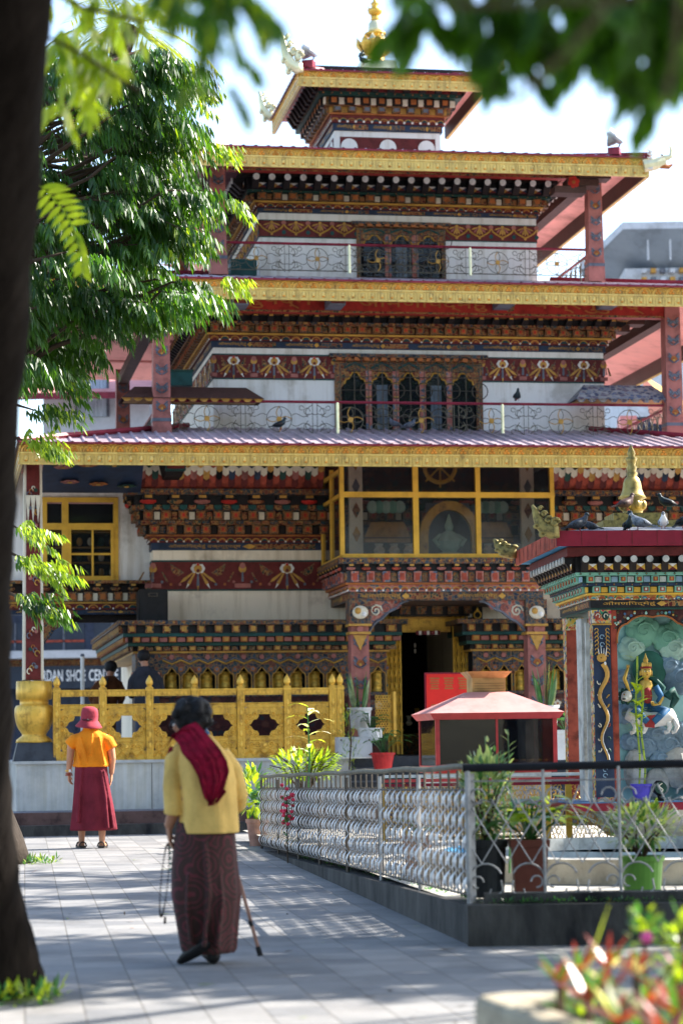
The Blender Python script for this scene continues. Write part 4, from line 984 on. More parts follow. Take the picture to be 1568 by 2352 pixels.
for sg in (-1, 1): I.tube([(xm + sg * .13, vi, z00 + .4), (xm + sg * .24, vi - .05, z00 + .32), (xm + sg * .16, vi - .1, z00 + .22)], .035, 'cloudpale', 6)
xw, zw = U(1010, 1100, vi), bz0 + 1.5
I.tube([(xw + .24 * math.cos(t), vi, zw + .24 * math.sin(t)) for t in [2 * math.pi * k / 20 for k in range(21)]], .035, 'gold', 6)
for k in range(8): I.tube([(xw, vi, zw), (xw + .32 * math.cos(k * math.pi / 4), vi, zw + .32 * math.sin(k * math.pi / 4))], .016, 'gold', 5)
I.build('interior', bay)
# bay cornice stepping in towards the porch beam
def baycornice():
    x0, x1 = U(806, 1378, vb), U(1250, 1378, vb); z = Z(1030, 1378, vb)
    lay = [(.13, .0, 'ornblue', 'text', dict(sp=1.2, c='ochre')), (.1, .03, 'ornpillar', 'lotus', dict(sp=.125, c=('orange', 'navy', 'rustred'))), (.03, .08, 'orange', None, {}),
           (.17, .06, 'slate', 'blk', dict(sp=.225, d=.07, f=.48, A='ornpillar', I='rustred', G=('ornfine',))), (.1, .12, 'black', 'rafter', dict(sp=.225, d=.06, boss=('pinkp', 'rustred'))), (.09, .2, 'ornblue', 'key', dict(sp=.13))]
    return cornice(T, x0, x1, vb + .08, 2.58, z, lay, sides='FL')[1]
zbay = baycornice()
M = MB(); M.box(bl - .08, br_ + .05, vb - .06, 2.55, zbay, bz0, 'ornblue'); M.build('bay_sill', T)
# porch pillars, brackets
for p in (824, 1228):
    M = MB(); x = U(p, 1550, .95); painted_pillar(M, x, .27, .82, 1.08, zF, Z(p, 1378, .95)); zc = Z(p, 1408, .95)
    M.box(x - .16, x + .16, .78, 1.1, Z(p, 1435, .95), Z(p, 1378, .95), 'ornblue')
    M.ball((x, .76, zc), (.12, .05, .1), 'cream', 10, 7); M.ball((x - .04, .72, zc + .02), (.05, .03, .05), 'ochre', 8, 6); M.ball((x + .05, .72, zc - .03), (.04, .03, .04), 'white', 8, 6)
    M.box(x - .17, x + .17, .77, 1.1, Z(p, 1439, .95), Z(p, 1434, .95), 'ochre'); M.box(x - .16, x + .16, .78, 1.1, Z(p, 1458, .95), Z(p, 1452, .95), 'ochre')
    M.disc(x, Z(p, 1446, .95), .05, .79, .82, 'pinkp', 8); M.prism([(x - .1, Z(p, 1460, .95)), (x, Z(p, 1495, .95)), (x + .1, Z(p, 1460, .95))], .79, .82, 'ochre')
    M.build('pillar', T)
    sg = 1 if p < 1000 else -1; x0 = x + sg * .15; x1 = U(935 if sg > 0 else 1098, 1400, .95); zt_ = Z(p, 1376, .95)
    pts = [(x0, zt_), (x0, zt_ - .48)] + [(x0 + (x1 - x0) * t, zt_ - .46 + .46 * t ** .8 + .035 * abs(math.sin(t * 9.4)) - .03) for t in [k / 10 for k in range(1, 11)]]
    M = MB(); M.prism(pts if sg < 0 else pts[::-1], .9, 1.02, 'ornpillar')
    M.tube([(q_[0], .89, q_[1]) for q_ in pts[1:]], .022, 'slate', 5)
    for t, r_ in ((.18, .1), (.45, .075), (.72, .05)):
        cx_, cz_ = x0 + (x1 - x0) * t, zt_ - .2 + .12 * t
        M.tube([(cx_ + r_ * (1 - k / 14) * math.cos(k * .8), .885, cz_ + r_ * (1 - k / 14) * math.sin(k * .8)) for k in range(14)], .014, 'cream' if t < .4 else 'pinkp', 4)
    M.build('arch_bracket', T)
# door
zd1 = Z(980, 1418, v1)
D = MB(); dl, dr = U(888, 1550, 2.4), U(1075, 1550, 2.4)
D.box(dl + .1, dr - .1, v1 - .05, v1 + .05, Z(980, 1452, v1), zd1 + .02, 'gold'); D.box(dl + .05, dr - .05, v1 - .08, v1 - .05, zd1 - .02, zd1 + .04, 'goldline')
for x in (dl + .02, dr - .14): D.box(x, x + .12, v1 - .02, v1 + .1, zF, zd1, 'ornmaroon')
door = D.build('doorway', T)
def gate(pa, pb, n):
    G = MB(); a, b = U(pa, 1560, 2.35), U(pb, 1560, 2.35)
    for i in range(n):
        x = a + (b - a) * i / (n - 1); y_ = 2.35 + (.05 if i % 2 else 0)
        G.box(x - .011, x + .011, y_ - .012, y_ + .012, zF + .02, zd1, 'frameyel')
    for k in range(9):
        z0 = zF + .15 + k * (zd1 - zF - .3) / 9; h_ = (zd1 - zF) / 11
        for i in range(n - 1):
            xa, xb = a + (b - a) * i / (n - 1), a + (b - a) * (i + 1) / (n - 1); G.tube([(xa, 2.34, z0), (xb, 2.34, z0 + h_)], .007, 'frameyel', 4); G.tube([(xb, 2.34, z0), (xa, 2.34, z0 + h_)], .007, 'frameyel', 4)
    G.build('folding_gate', door)
gate(889, 920, 7); gate(1042, 1074, 7)
I = MB(); a, b = U(915, 1600, v1), U(1050, 1600, v1)
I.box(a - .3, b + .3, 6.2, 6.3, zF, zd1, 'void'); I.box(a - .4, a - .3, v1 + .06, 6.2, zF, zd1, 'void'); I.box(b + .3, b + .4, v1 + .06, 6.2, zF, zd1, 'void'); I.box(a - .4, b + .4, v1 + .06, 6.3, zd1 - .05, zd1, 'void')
I.box(a - .1, b + .1, 5, 5.5, zF, zF + .35, 'ornfine'); I.box(a + .35, a + .38, 4.5, 4.53, zF, zd1, 'slate')
for i in range(8): I.lathe([(.03, 0), (.06, .04), (.02, .09), (.05, .16)], (a + .1 + i * .13, 4.95, zF + .36 + (i % 3) * .12), ('ochre', 'cream', 'gold')[i % 3], 8)
I.ball((a + .55, 4, zF + 1.75), (.02, .02, .04), 'white', 6, 4); I.ball((a + .55, 4, zF + 1.66), (.02, .02, .04), 'white', 6, 4)
I.build('interior', door)
M = MB(); pn = ('roofred', 'white', 'maroon')
for i in range(9): M.box(U(955, 1455, 2.4) + i * .042, U(955, 1455, 2.4) + i * .042 + .038, 2.38, 2.384, Z(980, 1458, 2.4), Z(980, 1449, 2.4), pn[i % 3])
M.build('door_valance', door)
M = MB(); a, b = U(900, 1400, 2.3), U(1078, 1400, 2.3); z0 = Z(980, 1415, 2.3)
M.box(a, b, 2.3, 2.58, z0, z0 + .33, 'black')
for i in range(5): M.box(a + .12 + i * .25, a + .28 + i * .25, 2.27, 2.3, z0 + .03, z0 + .16, 'ornfine'); 
for i in range(4): M.disc(a + .3 + i * .26, z0 + .23, .035, 2.2, 2.27, 'white', 10)
M.build('door_cornice', T)
# framed round emblem beside the door
Q = MB(); x, zc = U(1097, 1412, 2.2), Z(1097, 1412, 2.2); Q.box(x - .08, x + .08, 2.24, 2.26, zc - .13, zc + .13, 'black'); Q.tube([(x + .055 * math.cos(t), 2.235, zc + .055 * math.sin(t)) for t in [2 * math.pi * k / 16 for k in range(17)]], .014, 'brass', 5)
Q.prism([(x - .03, zc + .06), (x, zc + .12), (x + .03, zc + .06)], 2.23, 2.24, 'brass'); Q.build('wall_emblem', T)
# ------------------------------------------------------------------ plinth, kerb steps, stairs
pl = U(38, 1790, 0); prr = U(806, 1790, 0); zp0 = Z(400, 1857, 0)
M = MB(); M.box(pl, prr, 0, 9, 0, 1.07 - .04, 'marble'); M.box(pl - .02, prr + .02, -.03, 9, 1.07 - .04, 1.07, 'marblebase')
for i in range(1, 5): M.box(pl + i * (prr - pl) / 5 - .003, pl + i * (prr - pl) / 5 + .003, -.004, 0, zp0, 1.02, 'kerbdark')
M.build('plinth', T)
M = MB(); M.box(prr + .02, wr, .9, 9, 0, 1.065, 'stepdark'); M.build('porch_floor', T)
for i in range(4):
    M = MB(); z_ = .33 + i * .185; M.box(prr + .021, wr - 1, .9 - (4 - i) * .32, .899 - (3 - i) * .32 if i < 3 else .899, .02, z_, 'stepdark'); M.box(prr + .03, wr - 1, .9 - (4 - i) * .32 - .02, .9 - (4 - i) * .32 + .05, z_, z_ + .022, 'slate'); M.build('step', T)
K = MB(); zt_ = Z(400, 1857, 0)
K.box(U(-200, 1900, -1.4), U(2200, 1900, -1.4), -.95, 0.0, .0, zt_, 'slate'); K.box(U(-200, 1900, -1.4), U(2200, 1900, -1.4), -.95 - .004, -.94, .0, zt_ - .004, 'kerbred')
K.box(U(-200, 1900, -1.4), U(2200, 1900, -1.4), -1.25, -.953, .0, Z(300, 1893, -1.25), 'kerbdark')
tag(K.build('kerb_steps'), 'low dark stone kerb steps running along the foot of the marble plinth', 'kerb steps'); bpy.data.objects['kerb_steps'].location = B.o; bpy.data.objects['kerb_steps'].rotation_euler = (0, 0, YAW)

# ------------------------------------------------------------------ gold balustrade on the plinth
BAL = thing('golden_balustrade', 'carved gold balustrade with pointed posts and cut out lobed openings along the marble plinth', 'balustrade', B.o + B.D * .12 + Vector((0, 0, 1.07)), YAW)
Lb = Frame(B.o + B.D * .12, 9.6); fx = [Lb.U(p, 1660, 0) for p in (131, 237, 344, 448, 553, 660, 764, 781)]
zR1, zR0, zP1 = Lb.Z(400, 1583, 0) - 1.07, Lb.Z(400, 1598, 0) - 1.07, Lb.Z(400, 1626, 0) - 1.07
def scroll(M, x, z, r, y, mat, s=1, turns=1.6, w_=.010):
    M.tube([(x + s * r * (1 - k / 15) * math.cos(k * turns * .42), y, z + r * (1 - k / 15) * math.sin(k * turns * .42)) for k in range(13)], w_, mat, 4)
def lobed(a):
    P = [(1, 0), (.82, .16), (.72, .42), (.62, .52), (.46, .56), (.38, .76), (.36, 1), (0, 1)]; t = (a % (math.pi / 2)) / (math.pi / 2); q = int(a / (math.pi / 2) + 1e-9) % 4
    if q % 2: t = 1 - t
    t *= len(P) - 1; k = min(int(t), len(P) - 2); x = P[k][0] + (P[k + 1][0] - P[k][0]) * (t - k); z = P[k][1] + (P[k + 1][1] - P[k][1]) * (t - k)
    return (x * (1 if q in (0, 3) else -1), z * (1 if q < 2 else -1))
def bal_panel(x0, x1):
    M = MB(); z0, z1 = .13, zP1; xc, zc = (x0 + x1) / 2, .13 + (zP1 - .13) * .57; hw, hh = (x1 - x0) * .42, (zP1 - .13) * .27
    N = 56; inner = []; outer = []
    for k in range(N):
        a = 2 * math.pi * k / N; c, s_ = math.cos(a), math.sin(a)
        e = lobed(a); inner.append((xc + hw * e[0], zc + hh * e[1])); c, s_ = hw * e[0], hh * e[1]
        t = min(((x1 - xc) / abs(c)) if abs(c) > 1e-6 else 9, ((z1 - zc) / s_ if s_ > 1e-6 else ((zc - z0) / -s_ if s_ < -1e-6 else 9))); outer.append((xc + t * c, zc + t * s_))
    y0, y1 = -.022, .022
    for k in range(N):
        j = (k + 1) % N; o0, o1, i0, i1 = outer[k], outer[j], inner[k], inner[j]
        M.add([(o0[0], y0, o0[1]), (i0[0], y0, i0[1]), (i1[0], y0, i1[1]), (o1[0], y0, o1[1])], [(0, 1, 2, 3)], 'gold')
        M.add([(i0[0], y0, i0[1]), (i0[0], y1, i0[1]), (i1[0], y1, i1[1]), (i1[0], y0, i1[1])], [(0, 1, 2, 3)], 'golds')
        M.add([(o0[0], y1, o0[1]), (o1[0], y1, o1[1]), (i1[0], y1, i1[1]), (i0[0], y1, i0[1])], [(0, 1, 2, 3)], 'gold')
    for cx_, cz_ in ((x0, z0), (x1, z0), (x1, z1), (x0, z1)):       # the corners between rays
        pass
    M.tube([(p[0], y0 - .003, p[1]) for p in inner + inner[:1]], .008, 'golds', 4)
    for sx in (-1, 1):
        for sz in (-1, 1):
            ex, ez = xc + sx * (x1 - x0) * .36, zc + sz * hh * .72
            scroll(M, ex, ez, .05, y0 - .004, 'golds', sx); scroll(M, ex - sx * .07, ez + sz * .035, .032, y0 - .004, 'golds', -sx); scroll(M, ex + sx * .05, ez - sz * .07, .03, y0 - .004, 'golds', sx)
        scroll(M, xc + sx * .09, .19, .045, y0 - .004, 'golds', sx); scroll(M, xc + sx * .18, .18, .035, y0 - .004, 'golds', -sx)
    M.ball((xc, y0, .18), (.03, .02, .03), 'golds', 8, 5)
    M.tube([(x0 + .04, y0 - .004, .135), (x1 - .04, y0 - .004, .135), (x1 - .02, y0 - .004, .2), (x1 - .04, y0 - .004, .255), (x0 + .04, y0 - .004, .255), (x0 + .02, y0 - .004, .2), (x0 + .04, y0 - .004, .135)], .007, 'golds', 4)
    M.build('carved_panel', BAL)
    F = MB(); F.box(x0, x1, -.04, .04, 0, .13, 'gold'); n = max(2, round((x1 - x0) / .13))
    F.tube([(x0 + (x1 - x0) * k / (2 * n), -.045, .03 + (.07 if k % 2 else 0)) for k in range(2 * n + 1)], .01, 'golds', 4)
    F.tube([(x0 + (x1 - x0) * k / (2 * n), -.045, .055 + (.07 if k % 2 else 0)) for k in range(2 * n + 1)], .008, 'golds', 4)
    F.build('base_rail', BAL)
    F = MB(); F.box(x0, x1, -.032, .032, zP1 - .0, zP1 + .055, 'gold'); F.tube([(x0, -.035, zP1 + .055), (x1, -.035, zP1 + .055)], .01, 'golds', 4); F.build('middle_rail', BAL)
    F = MB(); F.box(x0, x1, -.03, .03, zR0, zR1, 'gold'); F.box(x0, x1, -.036, .036, zR1 - .012, zR1 + .002, 'golds')
    for k in range(int((x1 - x0) / .06)): F.box(x0 + .02 + k * .06, x0 + .055 + k * .06, -.036, -.03, zR0 + .02, zR0 + .06, 'golds')
    F.build('top_rail', BAL)
for i in range(6): bal_panel(fx[i] + .055, fx[i + 1] - .055)
for i, x in enumerate(fx):
    M = MB(); M.box(x - .052, x + .052, -.052, .052, 0, zR1 + .03, 'gold'); M.box(x - .06, x + .06, -.06, .06, zR1 - .02, zR1, 'golds')
    for zz in (.2, .35, .5, .65, .78):
        if zz < zR1 - .05: M.ball((x, -.052, zz), (.03, .014, .045), 'golds', 8, 5)
    for dx in (-.04, .04): M.box(x + dx - .006, x + dx + .006, -.06, -.052, .05, zR1 - .05, 'golds')
    M.lathe([(.03, 0), (.045, .015), (.03, .03), (.05, .06), (.052, .09), (.035, .13), (.012, .165), (.0, .185)], (x, 0, zR1 + .02), 'golds', 14); M.build('post', BAL, smooth=False)
# golden vase pedestal of the left column
c = B.o + B.W * U(79, 1640, .35) + B.D * .35 + Vector((0, 0, 1.07))
V = thing('golden_vase', 'big golden bowl shaped pedestal on a dark stone foot under the painted corner column', 'vase pedestal', c, YAW)
kz = (Z(80, 1565, .35) - 1.07) / 1.0
M = MB(); M.taper(-.3, .3, -.3, .3, 0, -.24, .24, -.24, .24, .26, 'stepdark'); M.build('stone_foot', V)
M = MB(); M.lathe([(.26, .26), (.25, .30), (.17, .36), (.17, .38), (.22, .45), (.265, .55), (.28, .66), (.275, .74), (.25, .78), (.2, .79), (.2, .86), (.25, .87), (.255, .97), (.25, 1.0 * kz)], (0, 0, 0), 'golds', 36); M.build('bowl', V, smooth=True)
# white post behind the balustrade
a = B.o + B.W * U(190, 1560, 2.3) + B.D * 2.3
M = MB(); z0, z1 = 1.07, Z(190, 1506, 2.3); M.tube([(0, 0, 0), (0, 0, z1 - z0)], .03, 'white', 8); M.ball((0, 0, z1 - z0), .034, 'slate', 8, 5)
o = M.build('pipe_post'); o.location = a + Vector((0, 0, 1.07)); tag(o, 'thin white upright pipe standing behind the gold balustrade near the shop sign', 'post')
# ------------------------------------------------------------------ plants
def leafcloud(M, c, r, n, L, W, mats, droop=.6, up=.5, seed=0, leafn=3):
    rd = random.Random(seed)
    for _ in range(n):
        a, z = rd.uniform(0, 6.283), rd.uniform(-1, 1); q = math.sqrt(1 - z * z); k = rd.uniform(.35, 1) ** .6
        d = Vector((q * math.cos(a), q * math.sin(a), z)); p = Vector(c) + Vector((d.x * r[0] * k, d.y * r[1] * k, d.z * r[2] * k))
        M.leaf(p, d + Vector((rd.uniform(-.5, .5), rd.uniform(-.5, .5), up + rd.uniform(-.3, .4))), L * rd.uniform(.6, 1.2), W * rd.uniform(.7, 1.2), droop * rd.uniform(.4, 1.6), rd.choice(mats), leafn)
def potmesh(r0, r1, h, mat, n=24, sq=False):
    M = MB(); k = 4 if sq else n; a0 = math.pi / 4 if sq else 0; g = 1.2 if sq else 1
    M.lathe([(r0 * g, 0), (r1 * g * .97, h * .86), (r1 * g * 1.06, h * .87), (r1 * g * 1.08, h), (r1 * g * .96, h), (r1 * g * .94, h * .9)], (0, 0, 0), mat, k, a0)
    M.lathe([(.01, h * .9), (r1 * g * .93, h * .9)], (0, 0, 0), 'soil', k, a0); return M
def potted(name, label, loc, pot, plant, cat='potted plant', smooth=True):
    t = thing(name, label, cat, loc)
    if pot: potmesh(*pot).build('pot', t, smooth=False)
    M = MB(); plant(M, pot[2] if pot else 0); M.build('foliage', t); return t
def snake(n, h, seed):
    def f(M, z):
        rd = random.Random(seed)
        for i in range(n):
            a = rd.uniform(0, 6.28); M.leaf((.07 * math.cos(a), .05 * math.sin(a), z - .05), (.22 * math.cos(a), .22 * math.sin(a), 1), h * rd.uniform(.6, 1), .065, .02, rd.choice(['leafplant', 'leafplant', 'leafpale']), 4, up=Vector((math.sin(a), math.cos(a), .1)))
    return f
def broad(n, h, Lf, W, seed, mats=('leafplant',)):
    def f(M, z):
        rd = random.Random(seed)
        for i in range(n):
            a = rd.uniform(0, 6.28); el = rd.uniform(.5, 1.4); p0 = Vector((0, 0, z - .03)); e = Vector((math.cos(a) * math.cos(el), math.sin(a) * math.cos(el), math.sin(el))) * h * rd.uniform(.5, 1)
            M.tube([p0, p0 + e * .6 + Vector((0, 0, .02)), p0 + e], .005, 'leafplant', 3); M.leaf(p0 + e, Vector((math.cos(a), math.sin(a), .35)), Lf * rd.uniform(.7, 1.2), W, 1.2, rd.choice(mats), 4)
    return f
def shrub(r, n, L, W, mats, seed, stems=6, base=.0):
    def f(M, z):
        rd = random.Random(seed)
        for i in range(stems):
            a = 6.28 * i / stems; M.tube([(0, 0, z - .03), (r[0] * .3 * math.cos(a), r[1] * .3 * math.sin(a), z + r[2] * .8), (r[0] * .7 * math.cos(a + .3), r[1] * .7 * math.sin(a + .3), z + r[2] * 1.5)], [.012, .009, .003], 'twig', 4)
        leafcloud(M, (0, 0, z + base + r[2]), r, n, L, W, mats, seed=seed)
    return f
def P3(px, py, Y): return at(px, py, Y)
def onz(px, py, Y, z): v = at(px, py, Y); v.z = z; return v
# beside the door
Yp = 35.0
potted('snake_plant', 'tall stiff snake plant in a white pot at the foot of the left porch pillar', at(826, 1673, 35.2), (.15, .17, .3, 'potwhite'), snake(16, .62, 3))
potted('peace_lily', 'dark leafy plant in a low white pot by the small gold side rail', at(850, 1701, 34.9), (.16, .19, .18, 'potwhite'), broad(22, .3, .2, .08, 5))
potted('potted_aspidistra', 'dark green broad leaved plant in a bright red pot by the porch steps', at(879, 1768, 34.2), (.12, .165, .24, 'potred'), broad(26, .38, .26, .075, 6))
potted('snake_plant', 'dark snake plant spreading in a white pot by the right porch pillar', at(1254, 1668, 35.2), (.15, .18, .3, 'potwhite'), snake(20, .75, 8))
potted('potted_spathe', 'green plant in a white square pot between the red lamp house and the painted shrine', at(1298, 1745, 34.4), (.15, .19, .42, 'potwhite', 4, True), broad(14, .3, .25, .08, 9))
potted('feathery_conifer', 'slender feathery green shrub standing before the pinkish white box', at(802, 1768, 34.0), None, lambda M, z: [leafcloud(M, (math.sin(k) * .03, 0, .12 + k * .1), (.15 - k * .005, .12, .1), 26, .12, .012, ['leafplant', 'leafbright'], seed=k) for k in range(8)] and M.tube([(0, 0, 0), (.03, 0, .4), (0, 0, .85)], .012, 'twig', 5), 'shrub')
t = thing('planter_box', 'faded pinkish white wooden box on the ledge beside the red flower pot', 'box', at(812, 1742, 34.3), YAW)
M = MB(); M.box(-.24, .24, -.15, .15, 0, .3, 'farwall'); M.box(-.25, .25, -.16, -.15, 0, .02, 'white'); M.build('case', t); M = MB()
for x in (-.2, .2):
    for z_ in (.05, .26): M.ball((x, -.155, z_), .012, 'iron', 6, 4)
M.build('screw', t)
# small gold side panel of the stair
t = thing('gold_side_rail', 'short gold pierced side rail with a plain post next to the folding gate', 'railing', B.o + B.W * U(862, 1690, .9) + B.D * .9 + Vector((0, 0, Z(880, 1692, .9))), R(9.6 + 30)); h_ = Z(880, 1588, .9) - Z(880, 1692, .9)
M = MB()
for i in range(6):
    for j in range(9): M.tube([(.03 + i * .05 + .022 * math.cos(q), 0, .05 + j * h_ / 10 + .026 * math.sin(q)) for q in [2 * math.pi * k / 8 for k in range(9)]], .009, 'golds', 4)
M.build('lattice', t); M = MB(); M.box(.33, .38, -.03, .03, 0, h_, 'frameyel'); M.build('post', t)
# standing red notice board
t = thing('notice_board', 'bright red notice board with orange lines and three pale icons in front of the doorway', 'notice board', at(1032, 1712, 33.6), YAW)
pmx = 33.6 / FPX; M = MB(); w_, h0, h1 = 52 * pmx, 40 * pmx, 163 * pmx; zt_, zb_ = 163 * pmx, 72 * pmx
M.box(-w_, w_, -.015, .015, zb_, zt_, 'boardred'); M.build('panel', t)
M = MB(); M.box(-w_ - .02, w_ + .02, .0, .03, zt_, zt_ + .02, 'crimson'); M.box(-w_ - .02, -w_, .0, .03, 0, zt_, 'crimson'); M.box(w_, w_ + .02, .0, .03, 0, zt_, 'crimson'); M.build('frame', t)
M = MB()
for cx_ in (-.2, .0, .2):
    for k, ww in enumerate((.14, .12, .13, .1, .12)): M.box(cx_ - ww / 2, cx_ + ww / 2, -.019, -.015, zt_ - .07 - k * .035, zt_ - .05 - k * .035, 'orange')
    M.box(cx_ - .05, cx_ + .05, -.019, -.015, zb_ + .12, zb_ + .132, 'orange')
for cx_, mm in ((-.2, 'white'), (0, 'white'), (.2, 'frameyel')): M.box(cx_ - .05, cx_ + .05, -.019, -.015, zb_ + .04, zb_ + .11, mm); M.disc(cx_, zb_ + .075, .022, -.022, -.019, 'boardred' if cx_ < .1 else 'green', 10)
for x in (-.225, -.175): M.disc(x, zb_ + .075, .012, -.0225, -.019, 'slate', 8)
M.build('print', t)
# ------------------------------------------------------------------ lamp house
Lh = Frame(at(1130, 1720, 26.0), 8.5); pL = 26.0 / FPX
t = thing('lamp_house', 'red metal glass sided butter lamp house with pink hipped roof and gold vent', 'lamp house', Lh.o, R(8.5))
ux = lambda p, v=0: Lh.U(p, 1700, v); uz = lambda y, v=0: Lh.Z(1130, y, v)
x0, x1 = ux(1000), ux(1279); dep = 1.0; zb_, zt_ = uz(1768) - Lh.o.z * 1, uz(1641) - Lh.o.z * 1
zb_, zt_ = uz(1768), uz(1641)
M = MB()
for x in (x0, x1 - .045, ux(1141) - .012): M.box(x, x + .045 if x != ux(1141) - .012 else x + .024, 0, .03, zb_, zt_, 'lampred')
M.box(x0, x1, -.003, .04, zb_ - .0, zb_ + .06, 'lampred'); M.box(x0, x1, -.003, .04, zt_ - .05, zt_, 'lampred')
for x in (x0, x1 - .03): M.box(x - .001, x + .031, dep - .03, dep, zb_, zt_, 'lampred'); M.box(x - .001, x + .031, .04, dep, zb_, zb_ + .05, 'lampred'); M.box(x - .001, x + .031, .04, dep, zt_ - .03, zt_, 'lampred')
M.box(x0, x1, dep - .02, dep + .01, zb_ - .0, zt_, 'void'); M.box(x0, x1, 0.04, dep, zb_ - .03, zb_ - .001, 'lampred'); fr_ = M.build('frame', t)
for a, b in ((x0 + .03, ux(1141) - .012), (ux(1141) + .012, x1 - .03)):
    M = MB(); M.box(a, b, .012, .018, zb_ + .05, zt_ - .03, 'glassdark'); M.build('pane', fr_)
for x in (x0 + .01, x1 - .018): M = MB(); M.box(x, x + .006, .04, dep - .03, zb_ + .05, zt_ - .03, 'glassdark'); M.build('pane', fr_)
M = MB(); zr_, ze_ = uz(1590, dep / 2), zt_; e = .07
cxm = (x0 + x1) / 2; tw = .185
M.taper(x0 - e, x1 + e, -e, dep + e, ze_ + .02, cxm - tw - .03, cxm + tw + .03, dep / 2 - .17, dep / 2 + .17, zr_, 'lamproof'); M.taper(x0 - .02, x1 + .02, -.02, dep + .02, ze_ - .05, x0 - e, x1 + e, -e, dep + e, ze_ + .019, 'lampred'); M.build('roof', t)
M = MB(); zv = uz(1558, dep / 2); zv2 = uz(1543, dep / 2)
M.box(cxm - tw, cxm + tw, dep / 2 - .15, dep / 2 + .15, zr_ - .05, zv, 'vent'); M.taper(cxm - tw, cxm + tw, dep / 2 - .15, dep / 2 + .15, zv, cxm - tw - .06, cxm + tw + .06, dep / 2 - .22, dep / 2 + .22, zv2, 'vent')
for i in range(16):
    for j in range(4): M.disc(cxm - tw + .03 + i * (2 * tw - .06) / 15, zr_ + .0 + j * .028 + .01, .005, dep / 2 - .153, dep / 2 - .15, 'black', 5)
M.build('vent', t)
M = MB()
for i in range(14):
    for j in range(2): M.lathe([(.02, 0), (.035, .05), (.03, .055)], (x0 + .12 + i * .088, .35 + j * .3, zb_ + .05), 'brass', 8)
M.build('butter_lamp_row', t)
M = MB(); M.box(x0 + .05, x1 - .05, .1, dep - .1, .26 - Lh.o.z, zb_ - .03, 'stonepale'); M.build('pedestal', t)
# ------------------------------------------------------------------ fenced garden: raised floor, kerb, pool
Xn, Yn = at(1072, 1900, 14.65).x, 14.65
lf = lambda Y: 2.69 - .132 * Y - .0            # line of the left fence
kz_ = lambda Y: .237 - (Y - 14.65) * .0137     # top of its kerb
M = MB(); Yf = 27.8
M.add([(lf(14.65), 14.66, .225), (12, 14.66, .225), (12, 30, .2), (lf(30), 30, .2)], [(0, 1, 2, 3)], 'stonepale'); o = M.build('garden_floor'); o['kind'] = 'structure'
K = thing('garden_kerb', 'weathered black kerb wall carrying the garden fence, moss along its joints', 'kerb', (0, 0, 0))
M = MB(); kw = .16; n = 12
for i in range(n):
    a, b = 14.5 + (Yf + .3 - 14.5) * i / n, 14.5 + (Yf + .3 - 14.5) * (i + 1) / n
    xa, xb = lf(a) - .05, lf(b) - .05; ta, tb = kz_(a), kz_(b)
    M.add([(xa, a, -.1), (xb, b, -.1), (xb, b, tb), (xa, a, ta), (xa + kw, a, -.1), (xb + kw, b, -.1), (xb + kw, b, tb), (xa + kw, a, ta)], [(0, 1, 2, 3), (3, 2, 6, 7), (4, 7, 6, 5), (1, 5, 6, 2), (0, 3, 7, 4)], 'kerbdark')
M.build('side_wall', K)
M = MB(); M.box(lf(14.5) - .065, 9, 14.46, 14.66, -.1, .243, 'kerbdark'); M.box(lf(14.5) + .05, 9, 14.6, 14.8, .238, .3, 'kerbdark'); M.build('front_wall', K)
M = MB(); rd = random.Random(4)
for i in range(70):
    x = rd.uniform(.8, 2.4); leafcloud(M, (x, 14.57, .25), (.03, .02, .015), 5, .03, .012, ['leafplant'], seed=i)
for i in range(50):
    Y = rd.uniform(14.7, 24); leafcloud(M, (lf(Y) + .05, Y, kz_(Y) + .01), (.03, .05, .02), 6, .04, .015, ['leafplant'], seed=i + 90)
o = M.build('moss', None); o['kind'] = 'stuff'; o['label'] = 'tiny green weeds and moss growing along the black kerb'; o['category'] = 'weeds'
# left fence of woven metal strips
FN = thing('woven_fence', 'long silvery fence of woven metal strips with a dark handrail, beside the paved walk', 'fence', (lf(14.65), 14.65, 0))
posts = [14.68, 16.6, 18.4, 20.3, 22.2, 23.9, 25.8, 27.6]; O_ = Vector((lf(14.65), 14.65, 0)); H_ = .8
def fp(Y, z, off=0): return Vector((lf(Y) + off * .99, Y + off * .13, z)) - O_
for i, Y in enumerate(posts):
    M = MB(); wd = .028 if i == 0 else .016; M.tube([fp(Y, kz_(Y)), fp(Y, kz_(Y) + H_ - .02)], wd, 'whitemetal' if i < 3 else 'iron', 6); M.build('post', FN)
for i in range(7):
    a, b = posts[i], posts[i + 1]; M = MB(); n = max(6, round((b - a) / .118)); w_ = (b - a) / n * .92
    for k in range(n):
        if i == 1 and k in (n - 3,): continue
        Yc = a + (b - a) * (k + .5) / n; z0, z1 = kz_(Yc) + .05, kz_(Yc) + H_ - .12; m_ = 30; ph = math.pi * (k % 2); vs = []
        jr = rd.uniform(-.006, .006)
        for j in range(m_ + 1):
            zz = z0 + (z1 - z0) * j / m_; off = -.035 * math.sin(math.pi * 5 * j / m_ + ph) + jr; ww = w_ * .5 * (.3 + .7 * abs(math.sin(math.pi * 5 * j / m_)))
            vs += [tuple(fp(Yc - ww, zz, off)), tuple(fp(Yc + ww, zz, off))]
        M.add(vs, [(2 * j, 2 * j + 1, 2 * j + 3, 2 * j + 2) for j in range(m_)], 'weave')
    for j in (0, 7):
        zz = .05 + (H_ - .17) * j / 7; M.tube([fp(a, kz_(a) + zz), fp(b, kz_(b) + zz)], .007, 'iron', 4)
    for k in range(n + 1): Yc = a + (b - a) * k / n; M.tube([fp(Yc, kz_(Yc) + .04), fp(Yc, kz_(Yc) + H_ - .1)], .005, 'iron', 4)
    M.build('woven_panel', FN)
